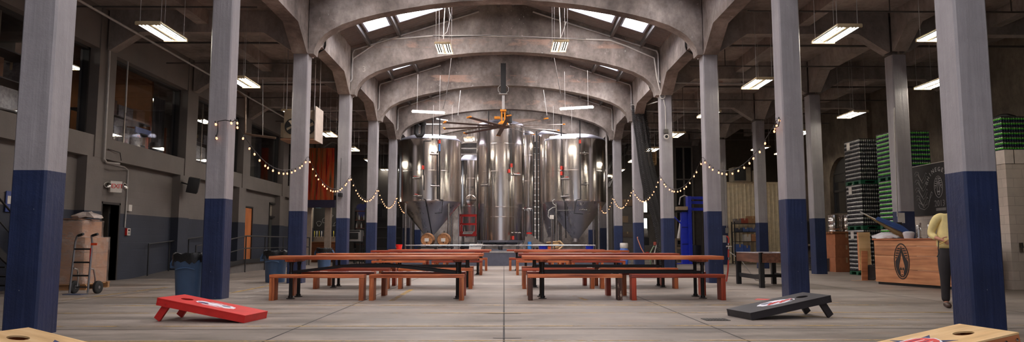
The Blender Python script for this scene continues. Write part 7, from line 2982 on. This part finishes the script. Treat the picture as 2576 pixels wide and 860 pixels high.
# face
m = MB()
m.prism([(.126, 1.56), (.150, 1.56), (.148, 1.61), (.136, 1.61)], -.122, -.09, 'y')
m.build('nose', skin_m, t)
for s in (-1, 1):
    m = MB(); m.lathe([(0, -.012), (.010, -.006), (.012, 0), (.010, .006), (0, .012)], (.143 + s * .03, -.098, 1.61), 10)
    m.build('eye', plain('eye dark', c255(40, 30, 26), .3), t)
    m = MB(); m.lathe([(0, -.03), (.014, -.02), (.018, 0), (.014, .02), (0, .03)], (.142 + s * .088, .0, 1.595), 10)
    m.build('ear', skin_m, t)
MB().box(.110, .158, -.102, -.085, 1.533, 1.542, .003).build('mouth', plain('lips', c255(170, 96, 84), .5), t)
hv = [(.145, .03, 1.615, .092, .10), (.15, .02, 1.685, .088, .10), (.155, -.02, 1.72, .06, .07), (.14, .07, 1.555, .06, .05)]
skin('hair', hv, [(0, 1), (1, 2), (0, 3)], hairm, t)
# clothes
SV = [(0, 0, .90, .20, .15), (0, 0, .97, .21, .155), (0, .01, 1.10, .205, .15), (0, .01, 1.26, .205, .145), (.03, .015, 1.38, .165, .115), (.08, .012, 1.445, .078, .075),
      (-.10, .015, 1.41, .088), (-.175, .01, 1.385, .080), (-.225, .04, 1.25, .068), (-.255, .05, 1.135, .064), (-.232, -.03, 1.10, .054), (-.21, -.10, 1.075, .044),
      (.10, .015, 1.41, .088), (.19, .01, 1.385, .078), (.235, .02, 1.24, .070), (.255, .01, 1.10, .066), (.23, -.06, 1.0, .055), (.195, -.11, .94, .045)]
SE = [(0, 1), (1, 2), (2, 3), (3, 4), (4, 5), (4, 6), (6, 7), (7, 8), (8, 9), (9, 10), (10, 11), (4, 12), (12, 13), (13, 14), (14, 15), (15, 16), (16, 17)]
skin('sweater', SV, SE, knit, t)
TV = [(0, 0, 1.0, .17, .13), (0, 0, .92, .20, .16), (-.095, 0, .80, .130), (-.10, -.01, .66, .104), (-.105, -.02, .49, .078), (-.105, 0, .28, .067), (-.105, .012, .075, .062),
      (.095, 0, .80, .130), (.10, -.01, .66, .104), (.105, -.02, .49, .078), (.105, 0, .28, .067), (.105, .012, .075, .062)]
TE = [(0, 1), (1, 2), (2, 3), (3, 4), (4, 5), (5, 6), (1, 7), (7, 8), (8, 9), (9, 10), (10, 11)]
skin('trousers', TV, TE, denim, t)
for s in (-1, 1):
    skin('shoe', [(s * .105, .045, .048, .046), (s * .106, -.02, .052, .05), (s * .109, -.10, .042, .046), (s * .112, -.175, .034, .036)], [(0, 1), (1, 2), (2, 3)], shoe, t, 0, 2)
# small pale stick and dangling cord held in the hand
hw = Vector(V[13][:3]) + Vector((.05, -.06, -.03))
tag(MB().tube([Vector((-.09, .0, -.045)), Vector((.03, -.01, .02)), Vector((.13, -.02, .07))], .008, 6).build('drumstick', plain('pale wand', c255(214, 176, 96), .5), loc=Matrix.Translation(t.location) @ Matrix.Rotation(t.rotation_euler.z, 4, 'Z') @ hw),
    'thin pale stick held in the hand of the person in yellow', 'stick')
MB().tube([Vector(V[13][:3]) + Vector((-.02, -.0, -.02)), Vector(V[13][:3]) + Vector((-.035, .0, -.15)), Vector(V[13][:3]) + Vector((-.03, .0, -.22)), Vector(V[13][:3]) + Vector((-.06, -.01, -.27))], .007, 6).build('wrist_cord', M['dark'], t)
# the hall frame stands a few centimetres right of the line the camera looks along
for o in list(bpy.data.objects):
    if o.parent is not None:
        continue
    st = o.name.split('.')[0]
    if st in ('column', 'beam', 'roof', 'string_lights', 'drain_pipe', 'net_cable', 'column_lamp', 'electrical_box', 'security_camera', 'ceiling', 'painted_number') or \
            (st.startswith('window_') and int(st[7:]) < 40) or (st in ('conduit', 'cable') and abs(o.location.x) < 7 and o.location.z > 5):
        o.location.x += NAVE_SHIFT
# ---------------------------------------------------------------- light and view
wd = bpy.data.worlds.new('world')
SC.world = wd
wd.use_nodes = True
bg = wd.node_tree.nodes['Background']
bg.inputs[0].default_value = (0.80, 0.86, 1.0, 1)
bg.inputs[1].default_value = 0.75
SKY.default_value = 15.0
SKY_FRONT.default_value = 9.0
TUBE.default_value = 38.0
SC.view_settings.view_transform = 'Standard'
SC.view_settings.look = 'None'
SC.view_settings.gamma = 1.0
SC.view_settings.use_curve_mapping = False
SC.view_settings.exposure = 0.22
SC.cycles.max_bounces = 8
SC.cycles.diffuse_bounces = 4
SC.cycles.glossy_bounces = 4
SC.cycles.transparent_max_bounces = 12
SC.cycles.sample_clamp_indirect = 8.0
SC.cycles.caustics_reflective = False
SC.cycles.caustics_refractive = False
